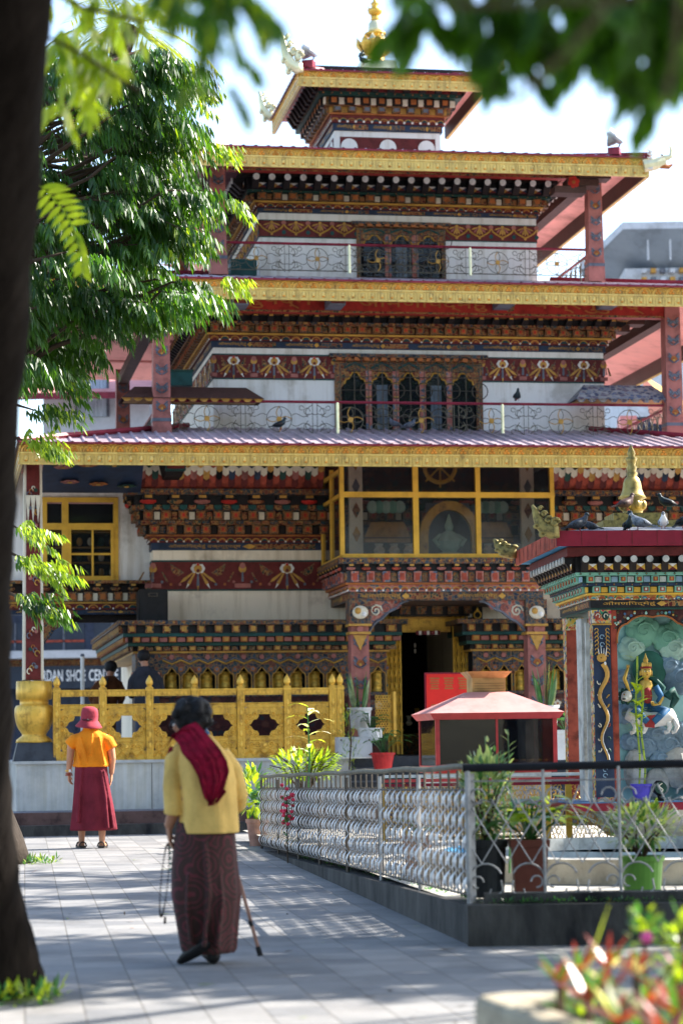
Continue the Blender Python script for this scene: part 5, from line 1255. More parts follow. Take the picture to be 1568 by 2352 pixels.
M = MB(); M.tube([fp(Y, kz_(Y) + H_ + .02 + .006 * math.sin(Y * 3)) for Y in [14.65 + k * .5 for k in range(27)]], .019, 'wire', 8)
for Y in [14.8 + k * .31 for k in range(42)]: M.tube([fp(Y, kz_(Y) + H_ - .11), fp(Y, kz_(Y) + H_)], .008, 'iron', 4)
M.build('handrail', FN)
# front fence: scrolled iron lattice
FF = thing('lattice_fence', 'low front fence of thin white iron diamonds and scrolls under a thick black pipe rail', 'fence', (at(1075, 1900, 14.65).x, 14.65, .237))
M = MB(); pr = at(1075, 1764, 14.65).z - .237; M.tube([(-.03, 0, pr), (3.2, .06, pr + .02)], .026, 'ironblk', 10); M.build('handrail', FF)
p0 = 0.0; pw = .4537; zb_ = .05; zt_ = pr - .09
for i in range(7):
    M = MB(); M.tube([(p0 + i * pw, 0, 0 if i == 0 else .04), (p0 + i * pw, 0, pr)], .011 if i else .02, 'whitemetal', 6); M.build('post', FF)
for i in range(6):
    a, b = p0 + i * pw, p0 + (i + 1) * pw; M = MB(); q = pw / 3; tp = zt_ - .1
    M.tube([(a, .004, zt_ + .01), (b, .004, zt_ + .01)], .005, 'whitemetal', 4)
    zlo = .24
    for k in range(-2, 4):
        for s_ in (1, -1):
            pts = []
            for t_ in range(21):
                z = zlo + (tp - zlo) * t_ / 20; x = a + q * (k + .5) + s_ * (z - zlo) * .62 + (0 if s_ > 0 else q * 1.0)
                if a <= x <= b: pts.append((x, .006 * s_, z))
            if len(pts) > 1: M.tube([pts[0], pts[-1]], .0042, 'whitemetal', 4)
    for sg in (0, 1):
        e = a if sg == 0 else b; s_ = 1 if sg == 0 else -1
        c = e + s_ * .1; M.tube([(c - s_ * .1 * math.cos(t) * 1.0, 0, .14 + .1 * math.sin(t)) for t in [-.4 + k * .35 for k in range(10)]], .006, 'whitemetal', 4)
        M.tube([(c + s_ * .09, 0, .14), (c + s_ * .1, 0, .08), (c + s_ * .06, 0, .045), (c + s_ * .02, 0, .06), (c + s_ * .03, 0, .09)], .006, 'whitemetal', 4)
        M.tube([(e + s_ * (.05 + .035 * math.cos(t)), 0, .13 + .035 * math.sin(t)) for t in [k * .6 for k in range(9)]], .0055, 'whitemetal', 4)
        M.tube([(e + s_ * (.06 + .045 * math.cos(t)), 0, tp + .02 + .045 * math.sin(t)) for t in [k * .6 for k in range(10)]], .0055, 'whitemetal', 4)
        M.tube([(e + s_ * .02, 0, tp - .05), (e + s_ * .08, 0, tp + .0), (e + s_ * .17, 0, tp - .03), (e + s_ * .22, 0, tp + .08)], .0055, 'whitemetal', 4)
    M.build('lattice_panel', FF)
# pool
pc = at(1500, 1990, 18.6); pc.z = .225
PO = thing('fountain_pool', 'round stone pool with blue painted inside and white tiled rim behind the front fence', 'pool', pc)
M = MB(); rr = 1.75; sy = 1.15; hh = .17
def ringm(M, r0, r1, z0, z1, mat, n=56): 
    vs = []
    for k in range(n):
        a = 2 * math.pi * k / n; vs += [(r0 * math.cos(a), r0 * math.sin(a) * sy, z0), (r1 * math.cos(a), r1 * math.sin(a) * sy, z1)]
    M.add(vs, [(2 * k, 2 * ((k + 1) % n), 2 * ((k + 1) % n) + 1, 2 * k + 1) for k in range(n)], mat)
ringm(M, rr, rr, 0, hh, 'concrete'); ringm(M, rr, rr - .16, hh, hh + .004, 'stonepale'); M.build('rim', PO)
M = MB(); ringm(M, rr - .16, rr - .2, hh + .004, .02, 'skyblue'); ringm(M, rr - .45, rr - .45, 0, .2, 'tilewhite'); M.build('lining', PO)
M = MB(); M.lathe([(.01, .10), (rr - .19, .10)], (0, 0, 0), 'water', 56, 0, sy); M.build('water', PO)
# potted plants behind the front fence
zf_ = .24
def potp(name, label, px, Y, wpx, hpx, mat, plant, sq=False, taper=.8):
    k = Y / FPX; return potted(name, label, onz(px, 2000, Y, zf_), (wpx * k * .5 * taper * (.83 if sq else 1), wpx * k * .5 * (.83 if sq else .95), hpx * k, mat, 4 if sq else 24, sq), plant)
potp('variegated_shrub', 'cream and green leaved shrub in a black pot at the fence corner', 1116, 15.3, 100, 130, 'potblack', shrub((.18, .16, .26), 560, .08, .03, ['leafpale', 'leafpale', 'leafplant'], 21))
potp('dumb_cane', 'broad green leaved plant in a square brown red pot behind the front fence', 1215, 15.25, 118, 130, 'potbrown', broad(34, .3, .27, .12, 22, ('leafplant', 'leafbright')), True)
potp('variegated_shrub', 'airy pale green and white shrub in a bright green pot behind the front fence', 1473, 15.3, 104, 88, 'potgreen', shrub((.26, .2, .13), 620, .07, .022, ['leafpale', 'leafpale', 'leafplant', 'leafyellowlit'], 23, base=.06))
def stalks(M, z):
    rd = random.Random(31)
    for i in range(6):
        x = -.1 + i * .045; h = rd.uniform(.75, .95)
        M.tube([(x, 0, z), (x + .02, 0, z + h * .5), (x + rd.uniform(-.03, .05), 0, z + h)], [.008, .006, .003], 'leafplant', 4)
        for k in range(16):
            a = rd.uniform(0, 6.28); M.leaf((x + .01, 0, z + h * (.35 + .65 * k / 16)), (math.cos(a), math.sin(a), .9), .07, .022, .4, rd.choice(['leafplant', 'leafpale']), 3)
potted('tall_stalked_plant', 'thin upright leafy stalks rising just above the black pipe rail near the corner post', onz(1125, 2000, 15.8, .24), (.07, .09, .12, 'potblack'), stalks)
potted('orange_pot_plant', 'small green plant in an orange clay pot glimpsed behind the woven fence', Vector((lf(19.5) + .45, 19.5, .215)), (.09, .12, .26, 'terracotta'), broad(12, .2, .16, .05, 33))
# plants at the far end of the woven fence
def bright(M, z):
    leafcloud(M, (0, 0, z + .35), (.4, .28, .18), 230, .13, .04, ['leafyellowlit', 'leafyellowlit', 'leafbright'], seed=41)
    rd = random.Random(42)
    for i in range(16):
        a = rd.uniform(0, 6.28); p = Vector((0, 0, z)); q = Vector((math.cos(a) * rd.uniform(.3, .5), math.sin(a) * .3, rd.uniform(.35, .6))); M.tube([p, p + q * .6 + Vector((0, 0, .1)), p + q], [.012, .008, .004], 'twig', 4)
        for k in range(9):
            b = p + q * (.5 + .5 * k / 9)
            for s_ in (-1, 1): M.leaf(b, Vector((math.cos(a + s_), math.sin(a + s_), .1)), .13, .035, .7, 'leafyellowlit', 3)
potted('yellow_green_bush', 'sunlit yellow green bush rising over the far end of the woven fence', at(700, 1830, 27.6) * 1, None, bright, 'bush')
def dracaena(M, z):
    M.tube([(0, 0, 0), (.02, 0, .5), (0, 0, 1.02)], [.016, .012, .006], 'leafplant', 6); rd = random.Random(5)
    for k in range(13):
        a = k * 2.4; M.leaf((0.01, 0, .45 + k * .046), (math.cos(a), math.sin(a), .5), rd.uniform(.22, .34), .06, 1.1, 'leafwhiteglint' if k % 3 else 'leafbright', 5)
potted('dracaena', 'tall single stem plant with long whitish drooping leaves above the yellow green bush', at(708, 1830, 27.2), None, dracaena, 'plant')
potted('spiky_palm', 'dark spiky palm plant against the marble plinth left of the woven fence', at(592, 1850, 31), None, broad(26, .3, .32, .035, 51), 'palm plant')
potted('urn_plant', 'bright green leafy plant in a pinkish clay urn at the fence end', onz(592, 1945, 28.4, .06), (.09, .13, .32, 'terracotta'), lambda M, z: leafcloud(M, (-.05, 0, z + .3), (.14, .14, .3), 130, .16, .06, ['leafbright', 'leafplant'], seed=52))
M = MB(); rd = random.Random(8)
for i in range(26):
    p = Vector((rd.uniform(-.06, .06), rd.uniform(-.05, .05), rd.uniform(-.2, .2))); M.ball(p, (.02, .02, .018), 'redflower', 6, 4)
for i in range(40): M.leaf((rd.uniform(-.05, .05), 0, rd.uniform(-.35, .1)), (rd.uniform(-1, 1), rd.uniform(-1, 1), .3), .08, .03, .5, 'leafplant', 3)
M.tube([(0, 0, -.55), (0, 0, .1)], .006, 'twig', 4)
o = M.build('red_flower_plant'); o.location = at(683, 1850, 23.4) + Vector((-.1, 0, 0)); tag(o, 'small red flowering stem poking through the sunlit part of the woven fence', 'flower plant')
# golden lattice fence round the shrine
GF = Frame(at(1100, 1860, 24.9), 3.0); GF.o.z = 0; k = 24.9 / FPX
t = thing('golden_fence', 'low glittering gold lattice fence with red top rails under the lamp house', 'fence', (GF.o.x, GF.o.y, 0), R(3)); zg0, zg1 = GF.Z(1200, 1929, 0), GF.Z(1200, 1803, 0)
xs0, xs1 = GF.U(880, 1860, 0), GF.U(1600, 1860, 0)
M = MB(); rd = random.Random(3)
for r_, mm in ((0, 'crimson'), (.045, 'lampred'), (.09, 'tilewhite')): M.box(xs0, xs1, -.03 - r_ * .2, .03 + r_ * .2, zg1 + r_, zg1 + r_ + .03, mm)
M.build('top_rail', t)
xx = xs0; i = 0
while xx < xs1:
    M = MB(); M.box(xx - .03, xx + .03, -.03, .03, zg0, zg1, 'frameyel'); M.prism([(xx - .03, zg1), (xx, zg1 + .04), (xx + .03, zg1)], -.03, .03, 'frameyel'); M.build('post', t)
    nx_ = xx + (.22 if i % 2 == 0 else .62)
    if i % 2 == 1 or True:
        M = MB(); w_ = nx_ - xx - .06; nn = int(w_ / .04)
        for a in range(nn):
            for b in range(int((zg1 - zg0) / .05)):
                cx_, cz_ = xx + .05 + a * .04 + (.02 if b % 2 else 0), zg0 + .03 + b * .05; q0 = rd.uniform(0, 6)
                M.tube([(cx_ + .02 * math.cos(q0 + q), .01 * math.sin(q * 2), cz_ + .026 * math.sin(q0 + q)) for q in (0, 1.2, 2.4, 3.6, 4.8)], .0055, 'golds', 3)
        M.build('lattice', t)
    xx = nx_; i += 1
# ------------------------------------------------------------------ foreground flower bed
FB = thing('flower_bed', 'pale concrete kerbed flower bed in the near right corner', 'planter', (0, 0, 0))
kY = 7.7; pA = at(1085, 2285, kY); zt_ = pA.z
M = MB(); pts = [(pA.x, kY), (pA.x + .28, kY - 1.3), (pA.x + .5, kY - 2.6), (pA.x + .62, kY - 2.6), (pA.x + .42, kY - 1.3), (pA.x + .16, kY - .12), (2.2, kY + .05), (2.2, kY + .2), (pA.x + .1, kY + .08)]
n = len(pts); M.add([(x, y, 0) for x, y in pts] + [(x, y, zt_) for x, y in pts], [tuple(range(n))[::-1], tuple(range(n, 2 * n))] + [(i, (i + 1) % n, (i + 1) % n + n, i + n) for i in range(n)], 'concrete')
o = M.build('kerb', FB); bv = o.modifiers.new('b', 'BEVEL'); bv.width = .03; bv.segments = 3
M = MB(); M.add([(pA.x + .15, kY - .1, zt_ - .06), (pA.x + .6, kY - 2.6, zt_ - .06), (2.2, kY - 2.6, zt_ - .06), (2.2, kY + .1, zt_ - .06)], [(0, 1, 2, 3)], 'soil'); M.build('soil', FB)
rd = random.Random(77)
def cordy(M, s=1, seed=0):
    rd = random.Random(seed)
    for i in range(18):
        a = rd.uniform(0, 6.28); M.leaf((0, 0, 0), (math.cos(a) * .8, math.sin(a) * .8, rd.uniform(.3, 1.3)), .15 * s * rd.uniform(.6, 1.1), .024 * s, .5, rd.choice(['leafred'] * 7 + ['leafplant'] * 3 + ['leafwhiteglint']), 4)  # white blades stand in for sun gloss on the red leaves
adj = ['leftmost, by the kerb tip', 'just behind the leftmost one', 'low in the middle of the bed', 'mid bed with pale glints', 'upright at the back of the bed', 'front of the bed at the photo bottom', 'tall at the back right', 'beneath the pink flowered bush', 'right edge of the bed, lower', 'right edge of the bed, upper', 'bottom right corner', 'centre right of the bed']
for i, (px_, py_, Y) in enumerate(((1285, 2225, 6.2), (1330, 2195, 6.3), (1350, 2265, 5.9), (1400, 2240, 6.0), (1395, 2185, 6.4), (1420, 2310, 5.6), (1460, 2200, 6.3), (1500, 2235, 6.0), (1550, 2290, 5.7), (1560, 2215, 6.2), (1530, 2345, 5.4), (1480, 2290, 5.8))):
    Y *= 1.17; p = at(px_, py_ + 40, Y); M = MB(); M.T = Matrix.Translation((0, 0, -.0)); cordy(M, .85 + .1 * (i % 3), i); M.T = None
    M.tube([(0, 0, 0), (0, 0, -max(.05, p.z - zt_ + .07))], .012, 'twig', 5)
    o = M.build('red_cordyline'); o.location = p; tag(o, 'blurred red leaved plant, sun gloss painted as white blades, ' + adj[i], 'plant', 'red leaved plants in the flower bed')
M = MB()
for i in range(60):
    x, y = rd.uniform(pA.x + .25, 1.4), rd.uniform(kY - 1.6, kY - .1); leafcloud(M, (x, y, zt_ - .03), (.05, .05, .03), 9, .05, .02, ['leafplant', 'leafyellowlit', 'leafplant'], seed=i)
o = M.build('ground_cover'); o['kind'] = 'stuff'; o['label'] = 'low bright green ground cover filling the flower bed'; o['category'] = 'ground cover'
for j, (px_, py_, Y, lb) in enumerate(((1478, 2150, 6.6, 'pale yellow green bush with one pink flower at the back of the flower bed'), (1560, 2170, 6.6, 'pale green leafy bush at the right edge behind the red plants'), (1556, 2290, 6.0, 'yellow green leafy sprig low in the bottom right corner'))):
    Y *= 1.17; p = at(px_, py_, Y); M = MB(); leafcloud(M, (0, 0, 0), (.045, .045, .1), 60, .055, .03, ['leafyellowlit', 'leafbright', 'leafplant'], seed=60 + j)
    M.tube([(0, 0, .05), (0, 0, -max(.1, p.z - zt_ + .07))], .008, 'twig', 5)
    if j == 0: M.ball((.0, -.06, .0), (.02, .015, .02), 'pinkflower', 8, 5)
    o = M.build('flowering_bush'); o.location = p; tag(o, lb, 'bush')
M = MB(); M.leaf((0, 0, 0), (.35, 0, 1), .2, .03, .1, 'leafbright', 5); o = M.build('grass_blade'); o.location = at(1352, 2215, 7.2); tag(o, 'single tall green blade sticking up over the red leaves', 'grass blade')
# ------------------------------------------------------------------ painted shrine on the right
SF = Frame(at(1371, 1843, 24.0), 5.3); SF.o.z = .235; ks = 24 / FPX
S = thing('shrine', 'small painted shrine with red edged roof, dragon pillar and statue niche', 'shrine', SF.o, R(5.3))
su = lambda p, v=0: SF.U(p, 1600, v); sz = lambda y, v=0: SF.Z(1400, y, v)
W_ = 1.2; D_ = 1.6; zb_, zs = sz(1862), sz(1843); zc_ = sz(1401)
M = MB(); M.box(-.3, W_ + .3, -.14, D_ + .3, zb_, zs, 'crimson'); M.box(-.31, W_ + .31, -.15, D_ + .31, zs - .004, zs + .006, 'blue'); M.build('slab', S)
M = MB(); rd = random.Random(2)
M.taper(.42, W_ + .2, .35, D_, 0, .08, W_ + .25, -.02, D_ + .1, zb_, 'agedwhite'); M.build('base', S)
cw = .165
def shpillar(x, y, fancy):
    M = MB(); M.taper(x - .01, x + cw + .012, y - .012, y + cw, zs + .001, x, x + cw, y, y + cw, zc_, 'navy' if fancy else 'rustred')
    M.taper(x - .016, x - .009, y + .01, y + cw - .01, zs + .001, x - .007, x - .001, y + .01, y + cw - .01, zc_, 'ornshrine')
    M.box(x - .014, x + cw + .014, y - .02, y + cw, zc_ - .13, zc_, 'ornshrine')
    if fancy:
        c_ = x + cw / 2; yy = y - .016
        for sg in (-1, 1): M.ball((c_ + sg * .04, yy - .006, zc_ - .06), (.036, .012, .042), 'rustred' if sg < 0 else 'green', 10, 6); M.tube([(c_ + sg * (.04 + .02 * math.cos(q)), yy - .02, zc_ - .06 + .022 * math.sin(q)) for q in (0, 1, 2, 3, 4)], .005, 'cream', 4)
        M.box(x - .016, x + cw + .016, yy - .01, yy, zc_ - .15, zc_ - .135, 'goldline')
        for sg in (-1, 1):
            for k in range(7): M.tube([(c_ + sg * (.055 + .018 * math.cos(q)), yy - .004, zc_ - .2 - k * .04 + .02 * math.sin(q)) for q in (0, 1, 2, 3, 4, 5)], .0045, 'goldline', 4)
        H = zc_ - zs
        dr = [(c_ + .042 * math.sin(t * 14) * (1.1 - .4 * t), yy - .008, zs + H * (.72 - .5 * t)) for t in [k / 22 for k in range(23)]]
        M.tube(dr, [.027 - .02 * k / 22 for k in range(23)], 'ochre', 6)
        M.tube([(p[0] + .016, p[1] - .004, p[2]) for p in dr], .0045, 'white', 4); M.ball((c_ - .01, yy - .012, zs + H * .75), (.05, .02, .045), 'ochre', 10, 7)
        for k in range(4): M.tube([(c_ - .03 + k * .02, yy - .01, zs + H * .76), (c_ - .045 + k * .03, yy - .01, zs + H * (.8 + .01 * (k % 2)))], [.006, .002], 'white', 4)
        M.ball((c_ - .02, yy - .03, zs + H * .75), .007, 'black', 6, 4); M.ball((c_ + .02, yy - .028, zs + H * .72), (.012, .008, .02), 'white', 6, 4)
        for t_, mm in ((.62, 'rustred'), (.5, 'ochre'), (.4, 'rustred'), (.33, 'green'), (.27, 'teal'), (.55, 'ochre')):
            for sg in (-1, 1): M.tube([(c_ + sg * .045 + .016 * math.cos(q + t_ * 9), yy - .004, zs + H * t_ + .02 * math.sin(q) * sg) for q in (0, 1.1, 2.2, 3.3, 4.4)], .0055, mm if sg > 0 else 'cream', 4)
        for zz in (.82, .86, .14, .17): M.tube([(c_ + .022 * math.cos(q), yy - .003, zs + H * zz + .02 * math.sin(q)) for q in (0, 1, 2, 3, 4, 5)], .005, 'cloudblue', 4)
        M.box(x + .0, x + cw - .0, yy - .006, yy - .0, zs + .001, zs + .05, 'ornshrine')
    M.build('pillar', S)
shpillar(0, 0, True); shpillar(W_ - cw, 0, True); shpillar(0, D_ - cw, False); shpillar(W_ - cw, D_ - cw, False)
# front arch board
M = MB(); xa, xb = cw + .012, W_ - cw - .012; xc = (xa + xb) / 2; xo = su(1413) + .03; hw = xc - xo
zt_ = zc_; z_sp = sz(1478)
N = 14
def arch_side(sg):
    cur = [(xc + sg * hw * math.cos(t) * (1 + .0), z_sp + (sz(1418) - z_sp) * (math.sin(t) ** .8 + .1 * abs(math.sin(t * 4)))) for t in [math.pi / 2 * k / N for k in range(N + 1)]]
    e = xa if sg < 0 else xb
    pts = [(e, zs + .006), (xc + sg * hw, zs + .006)] + cur + [(xc, zt_), (e, zt_)]
    return pts, cur
for sg in (-1, 1):
    pts, cur = arch_side(sg)
    for k in range(len(cur) - 1):
        a, b = cur[k], cur[k + 1]; M.prism([a, b, (b[0], zt_), (a[0], zt_)][:: (1 if sg > 0 else -1)], .02, .06, 'ornmaroon')
    e = xa if sg < 0 else xb; q0, q1 = sorted((e, xc + sg * hw)); M.box(q0, q1, .02, .06, zs + .006, zt_, 'rustred')
    M.tube([(p[0], .012, p[1]) for p in cur], .010, 'orange', 5)
    for k in range(26):
        t = rd.random(); i_ = int(t * N) ; p = cur[min(i_, N)]; zz = rd.uniform(p[1] + .02, zt_ - .02) if zt_ - p[1] > .06 else zt_ - .03
        M.disc(p[0] + sg * .02, zz, rd.uniform(.008, .016), .012, .02, rd.choice(['cloudgreen', 'green', 'pinkp', 'blue', 'ochre', 'cloudpale']), 6)
M.build('arch_board', S)
# backdrop with relief clouds
M = MB(); yb = .42; M.box(cw, W_ - cw * .0, yb, yb + .05, zs + .006, zc_, 'backblue'); M.box(.02, .3, .5, .56, zs + .006, zc_ - .1, 'agedwhite'); M.box(.0, .06, .62, .9, zs + .006, zc_ - .05, 'agedwhite'); M.build('backdrop', S)
def cloud(px_, py_, r, mat, y_=None, spir=True):
    M = MB(); x, z = su(px_, yb), sz(py_, yb) ; r = r * ks; y_ = yb - .05 if y_ is None else y_; rd = random.Random(int(px_))
    for k in range(7):
        a = 6.28 * k / 7 + .4; M.ball((x + r * .55 * math.cos(a), y_ + .02, z + r * .5 * math.sin(a)), (r * .52, .05, r * .5), mat, 12, 8)
    M.ball((x, y_, z), (r * .75, .055, r * .7), mat, 14, 8)
    if spir: M.tube([(x + r * (.62 - .05 * k) * math.cos(k * .75), y_ - .045 - .001 * k, z + r * (.58 - .047 * k) * math.sin(k * .75)) for k in range(12)], [.014 - .0006 * k for k in range(12)], mat, 6)
    M.build('relief_cloud', S, smooth=True)
for c_ in ((1478, 1450, 40, 'cloudgreen'), (1452, 1490, 32, 'cloudpale'), (1532, 1468, 36, 'cloudgreen'), (1462, 1422, 30, 'cloudgreen'), (1545, 1490, 34, 'cloudpale'), (1578, 1440, 40, 'cloudgreen'), (1560, 1560, 40, 'cloudblue'), (1535, 1530, 26, 'cloudblue'),
           (1430, 1640, 26, 'cloudblue'), (1475, 1712, 30, 'cloudblue'), (1530, 1712, 32, 'cloudblue'), (1500, 1688, 28, 'cloudblue'), (1570, 1690, 34, 'cloudblue'), (1440, 1705, 22, 'cloudblue'), (1425, 1560, 24, 'cloudblue'), (1510, 1745, 24, 'cloudblue')): cloud(*c_)
M = MB()
for (px_, py_, rx, rz_) in ((1450, 1770, 28, 50), (1545, 1765, 36, 50), (1500, 1800, 30, 36), (1590, 1790, 30, 50)): M.ball((su(px_, yb), yb - .06, sz(py_, yb)), (rx * ks, .09, rz_ * ks), 'agedwhite', 10, 7)
M.build('rocks', S)
M = MB(); x, z = su(1488, yb), sz(1540, yb); M.ball((x, yb - .07, z), (40 * ks, .02, 45 * ks), 'auragreen', 20, 12); M.build('halo', S, smooth=True)
# seated deity riding a snow lion
ST = thing('deity_statue', 'gold faced crowned statue in blue robe riding a white lion in the shrine niche', 'statue', SF.o + SF.W * su(1488, .25) + SF.D * .25 + Vector((0, 0, sz(1680, .25))), R(5.3))
q = 24.2 / FPX; G = lambda px_, py_: ((px_ - 1488) * q, (1680 - py_) * q)
B_ = MB(); hx, hz = G(1483, 1545)
B_.ball((hx, -.02, hz), (.055, .055, .07), 'goldskin', 14, 10); B_.ball((hx, -.075, hz - .005), (.009, .014, .014), 'goldskin', 6, 5)
for sg in (-1, 1): B_.ball((hx + sg * .058, -.01, hz - .01), (.01, .015, .03), 'goldskin', 6, 5)
B_.tube([(hx, 0, hz - .05), (hx, 0, hz - .09)], .025, 'goldskin', 8); B_.loft([(hx, 0, hz - .29, .055, .045), (hx, 0, hz - .22, .05, .04), (hx, 0, hz - .14, .075, .045), (hx, 0, hz - .09, .06, .035), (hx, 0, hz - .075, .03, .03)], 'goldskin', 14)
for sg, pts in ((-1, [(1462, 1580), (1442, 1590), (1430, 1560), (1438, 1535)]), (1, [(1503, 1582), (1518, 1605), (1508, 1622), (1492, 1620)])):
    P_ = [G(*p) for p in pts]; B_.tube([(p[0], -.02 - .02 * k, p[1]) for k, p in enumerate(P_)], [.028, .024, .02, .014], 'goldskin', 8); e = P_[-1]
    for k in range(4): B_.tube([(e[0] - .01 + k * .007, -.085, e[1]), (e[0] - .014 + k * .009, -.09, e[1] + .03)], [.005, .003], 'goldskin', 4)
B_.build('body', ST, smooth=True)
C_ = MB(); 
for sg in (-1, 1):
    x, z = G(1483 + sg * 3, 1625); C_.tube([(x, 0, z), G(1488 + sg * 34, 1632)[0:1] + (-.08, G(1488, 1636)[1]), (G(1485 + sg * 6, 1650)[0], -.12, G(1485, 1660)[1])], [.06, .055, .035], 'robeblue', 10)
for pts in ([(1462, 1578), (1445, 1592), (1434, 1570)], [(1503, 1578), (1516, 1602), (1508, 1615)]):
    C_.tube([(G(*p)[0], -.02 - .01 * k, G(*p)[1]) for k, p in enumerate(pts)], [.036, .034, .026], 'robeblue', 9)
C_.build('robe', ST, smooth=True)
C_ = MB(); x, z = G(1484, 1600); C_.ball((x, -.035, z), (.05, .03, .09), 'robered', 10, 8); C_.build('vest', ST); C_ = MB(); x, z = G(1480, 1655); C_.prism([(x - .06, z + .04), (x + .07, z + .05), (x + .06, z - .08), (x - .03, z - .07)], -.13, -.1, 'robered'); C_.build('sash', ST)
C_ = MB()
for k in range(5): a = -.8 + k * .4; C_.ball((hx + .055 * math.sin(a), -.03 - .03 * math.cos(a), hz + .07), (.012, .01, .028), 'goldskin', 6, 5)
C_.lathe([(.056, 0), (.06, .01), (.055, .02)], (hx, -.02, hz + .035), 'robered', 14); C_.lathe([(.03, 0), (.022, .04), (.028, .06), (.01, .1), (.002, .13)], (hx, -.01, hz + .06), 'goldskin', 10); C_.build('crown', ST)
C_ = MB(); C_.tube([(hx - .09, .02, hz - .06), (hx + .0, .03, hz - .02), (hx + .1, .02, hz - .08), (hx + .17, .01, hz - .16), (hx + .13, .0, hz - .26)], [.015, .02, .03, .034, .012], 'hairblue', 8); C_.build('shawl', ST, smooth=True)
C_ = MB()
for sg in (-1, 1): C_.ball((hx + sg * .02, -.071, hz + .006), (.011, .004, .0045), 'white', 6, 4); C_.ball((hx + sg * .02, -.074, hz + .006), (.004, .003, .004), 'black', 5, 4); C_.tube([(hx + sg * .008, -.073, hz + .02), (hx + sg * .032, -.068, hz + .021)], .002, 'black', 4)
C_.ball((hx, -.07, hz - .03), (.012, .005, .004), 'robered', 6, 4); C_.build('painted_face', ST)
Ln = MB(); P_ = [(1436, 1640), (1455, 1648), (1490, 1655), (1530, 1648), (1546, 1640)]; Ln.tube([(G(*p)[0], -.02, G(*p)[1]) for p in P_], [.06, .075, .08, .085, .05], 'white', 12)
lx, lz = G(1434, 1600); Ln.ball((lx, -.07, lz), (.055, .05, .055), 'white', 12, 9); Ln.ball((lx - .03, -.1, lz - .02), (.035, .03, .03), 'white', 10, 8)
for px_ in (1448, 1472, 1528, 1544): x, z = G(px_, 1655); Ln.tube([(x, -.05, z), (x + .02, -.08, z - .07), (x - .0, -.07, z - .12), (x - .03, -.09, z - .125)], [.034, .026, .02, .022], 'white', 8)
Ln.build('lion', ST, smooth=True)
Ln = MB(); 
for k in range(9): a = k * .7; Ln.ball((lx + .065 * math.cos(a), -.04, lz + .065 * math.sin(a)), (.024, .024, .024), 'hairblue', 7, 5)
Ln.build('mane', ST, smooth=True); Ln = MB(); x, z = G(1540, 1600); Ln.tube([(x + .0, 0, z - .12), (x + .05, 0, z - .03), (x + .02, 0, z + .04), (x - .04, -.02, z + .0), (x + .0, -.03, z - .03)], [.02, .045, .055, .045, .02], 'hairblue', 9)
Ln.build('lion_tail', ST, smooth=True); Ln = MB(); Ln.ball((lx - .035, -.115, lz + .015), .009, 'ochre', 6, 5); Ln.ball((lx - .04, -.128, lz - .03), (.02, .01, .008), 'black', 6, 4); Ln.build('lion_face', ST, smooth=True)
# entablature, roof
zz = zc_; lay = [(.02, .02, 'green', None, {}), (.078, .03, 'black', 'text', dict(sp=1.35, t=MANI, c='ochre')), (.045, .04, 'ornshrine', 'lotus', dict(sp=.085, c=('cloudgreen', 'rustred', 'blue', 'orange'))), (.022, .07, 'frameyel', None, {}),
    (.066, .06, 'green', 'blk', dict(sp=.155, d=.05, f=.45, A='cloudgreen', I='rustred', I2='cream', G=('frameyel',))), (.03, .12, 'navy', 'key', dict(sp=.09, a='ornblue')),
    (.07, .13, 'green', 'blk', dict(sp=.155, d=.05, f=.45, A='cloudgreen', I='rustred', I2='ochre', G=('agedwhite', 'cloudblue'))), (.03, .2, 'cloudgreen', 'key', dict(sp=.09, a='teal')),
    (.155, .2, 'black', 'rafter', dict(sp=.155, d=.09, disc='agedwhite', tri='frameyel')), (.088, .3, 'maroon', None, {})]
zz = cornice(S, 0, W_, 0, D_, zz, lay)[1]
M = MB(); e = .43; M.box(-e, W_ + e, -e, -e + .03, zz, zz + .15, 'crimson'); M.box(-e, -e + .03, -e + .031, D_ + e, zz + .0, zz + .15, 'rustred'); M.box(W_ + e - .03, W_ + e, -e + .031, D_ + e, zz, zz + .15, 'crimson')  # left board in a brighter red, its stronger light put into the colour
for i in range(9): M.box(-e + .25 * i, -e + .25 * i + .004, -e - .003, -e, zz + .002, zz + .148, 'maroon')
for i in range(10): M.box(-e - .003, -e, -e + .26 * i + .1, -e + .26 * i + .104, zz + .002, zz + .148, 'maroon')
M.build('fascia', S)
M = MB(); M.box(-e + .03, W_ + e - .03, -e + .03, D_ + e, zz + .01, zz + .03, 'skyblue'); M.build('soffit', S)
zr_ = zz + .15; cxs, cys = W_ / 2, D_ / 2
M = MB(); M.taper(-e + .001, W_ + e - .001, -e + .001, D_ + e, zr_ - .01, cxs - .4, cxs + .4, cys - .5, cys + .5, zr_ + .1, 'slate'); M.build('roof', S)
M = MB(); zq = sz(1215, cys) ; zq = max(zq, zr_ + .1)
for k, (h_, z0) in enumerate(((.5, 0), (.39, .09), (.25, .18))): M.box(cxs - h_, cxs + h_, cys - h_, cys + h_, zr_ + .0 + z0, zr_ + .09 + z0, 'patina')
M.build('finial_base', S)
zf0 = zr_ + .27; hh = sz(1020, cys) - zf0; k_ = hh / .80
M = MB(); P_ = [(.12, 0), (.10, .03), (.11, .05), (.13, .09), (.13, .14), (.1, .17), (.145, .19), (.12, .23), (.1, .29), (.092, .36), (.075, .41), (.05, .435), (.062, .47), (.045, .49), (.056, .53), (.038, .56), (.05, .6), (.06, .64), (.03, .66), (.045, .69), (.03, .73), (.015, .77), (.002, .8)]
M.lathe([(r, h * k_) for r, h in P_], (cxs, cys, zf0), 'patgold', 22)
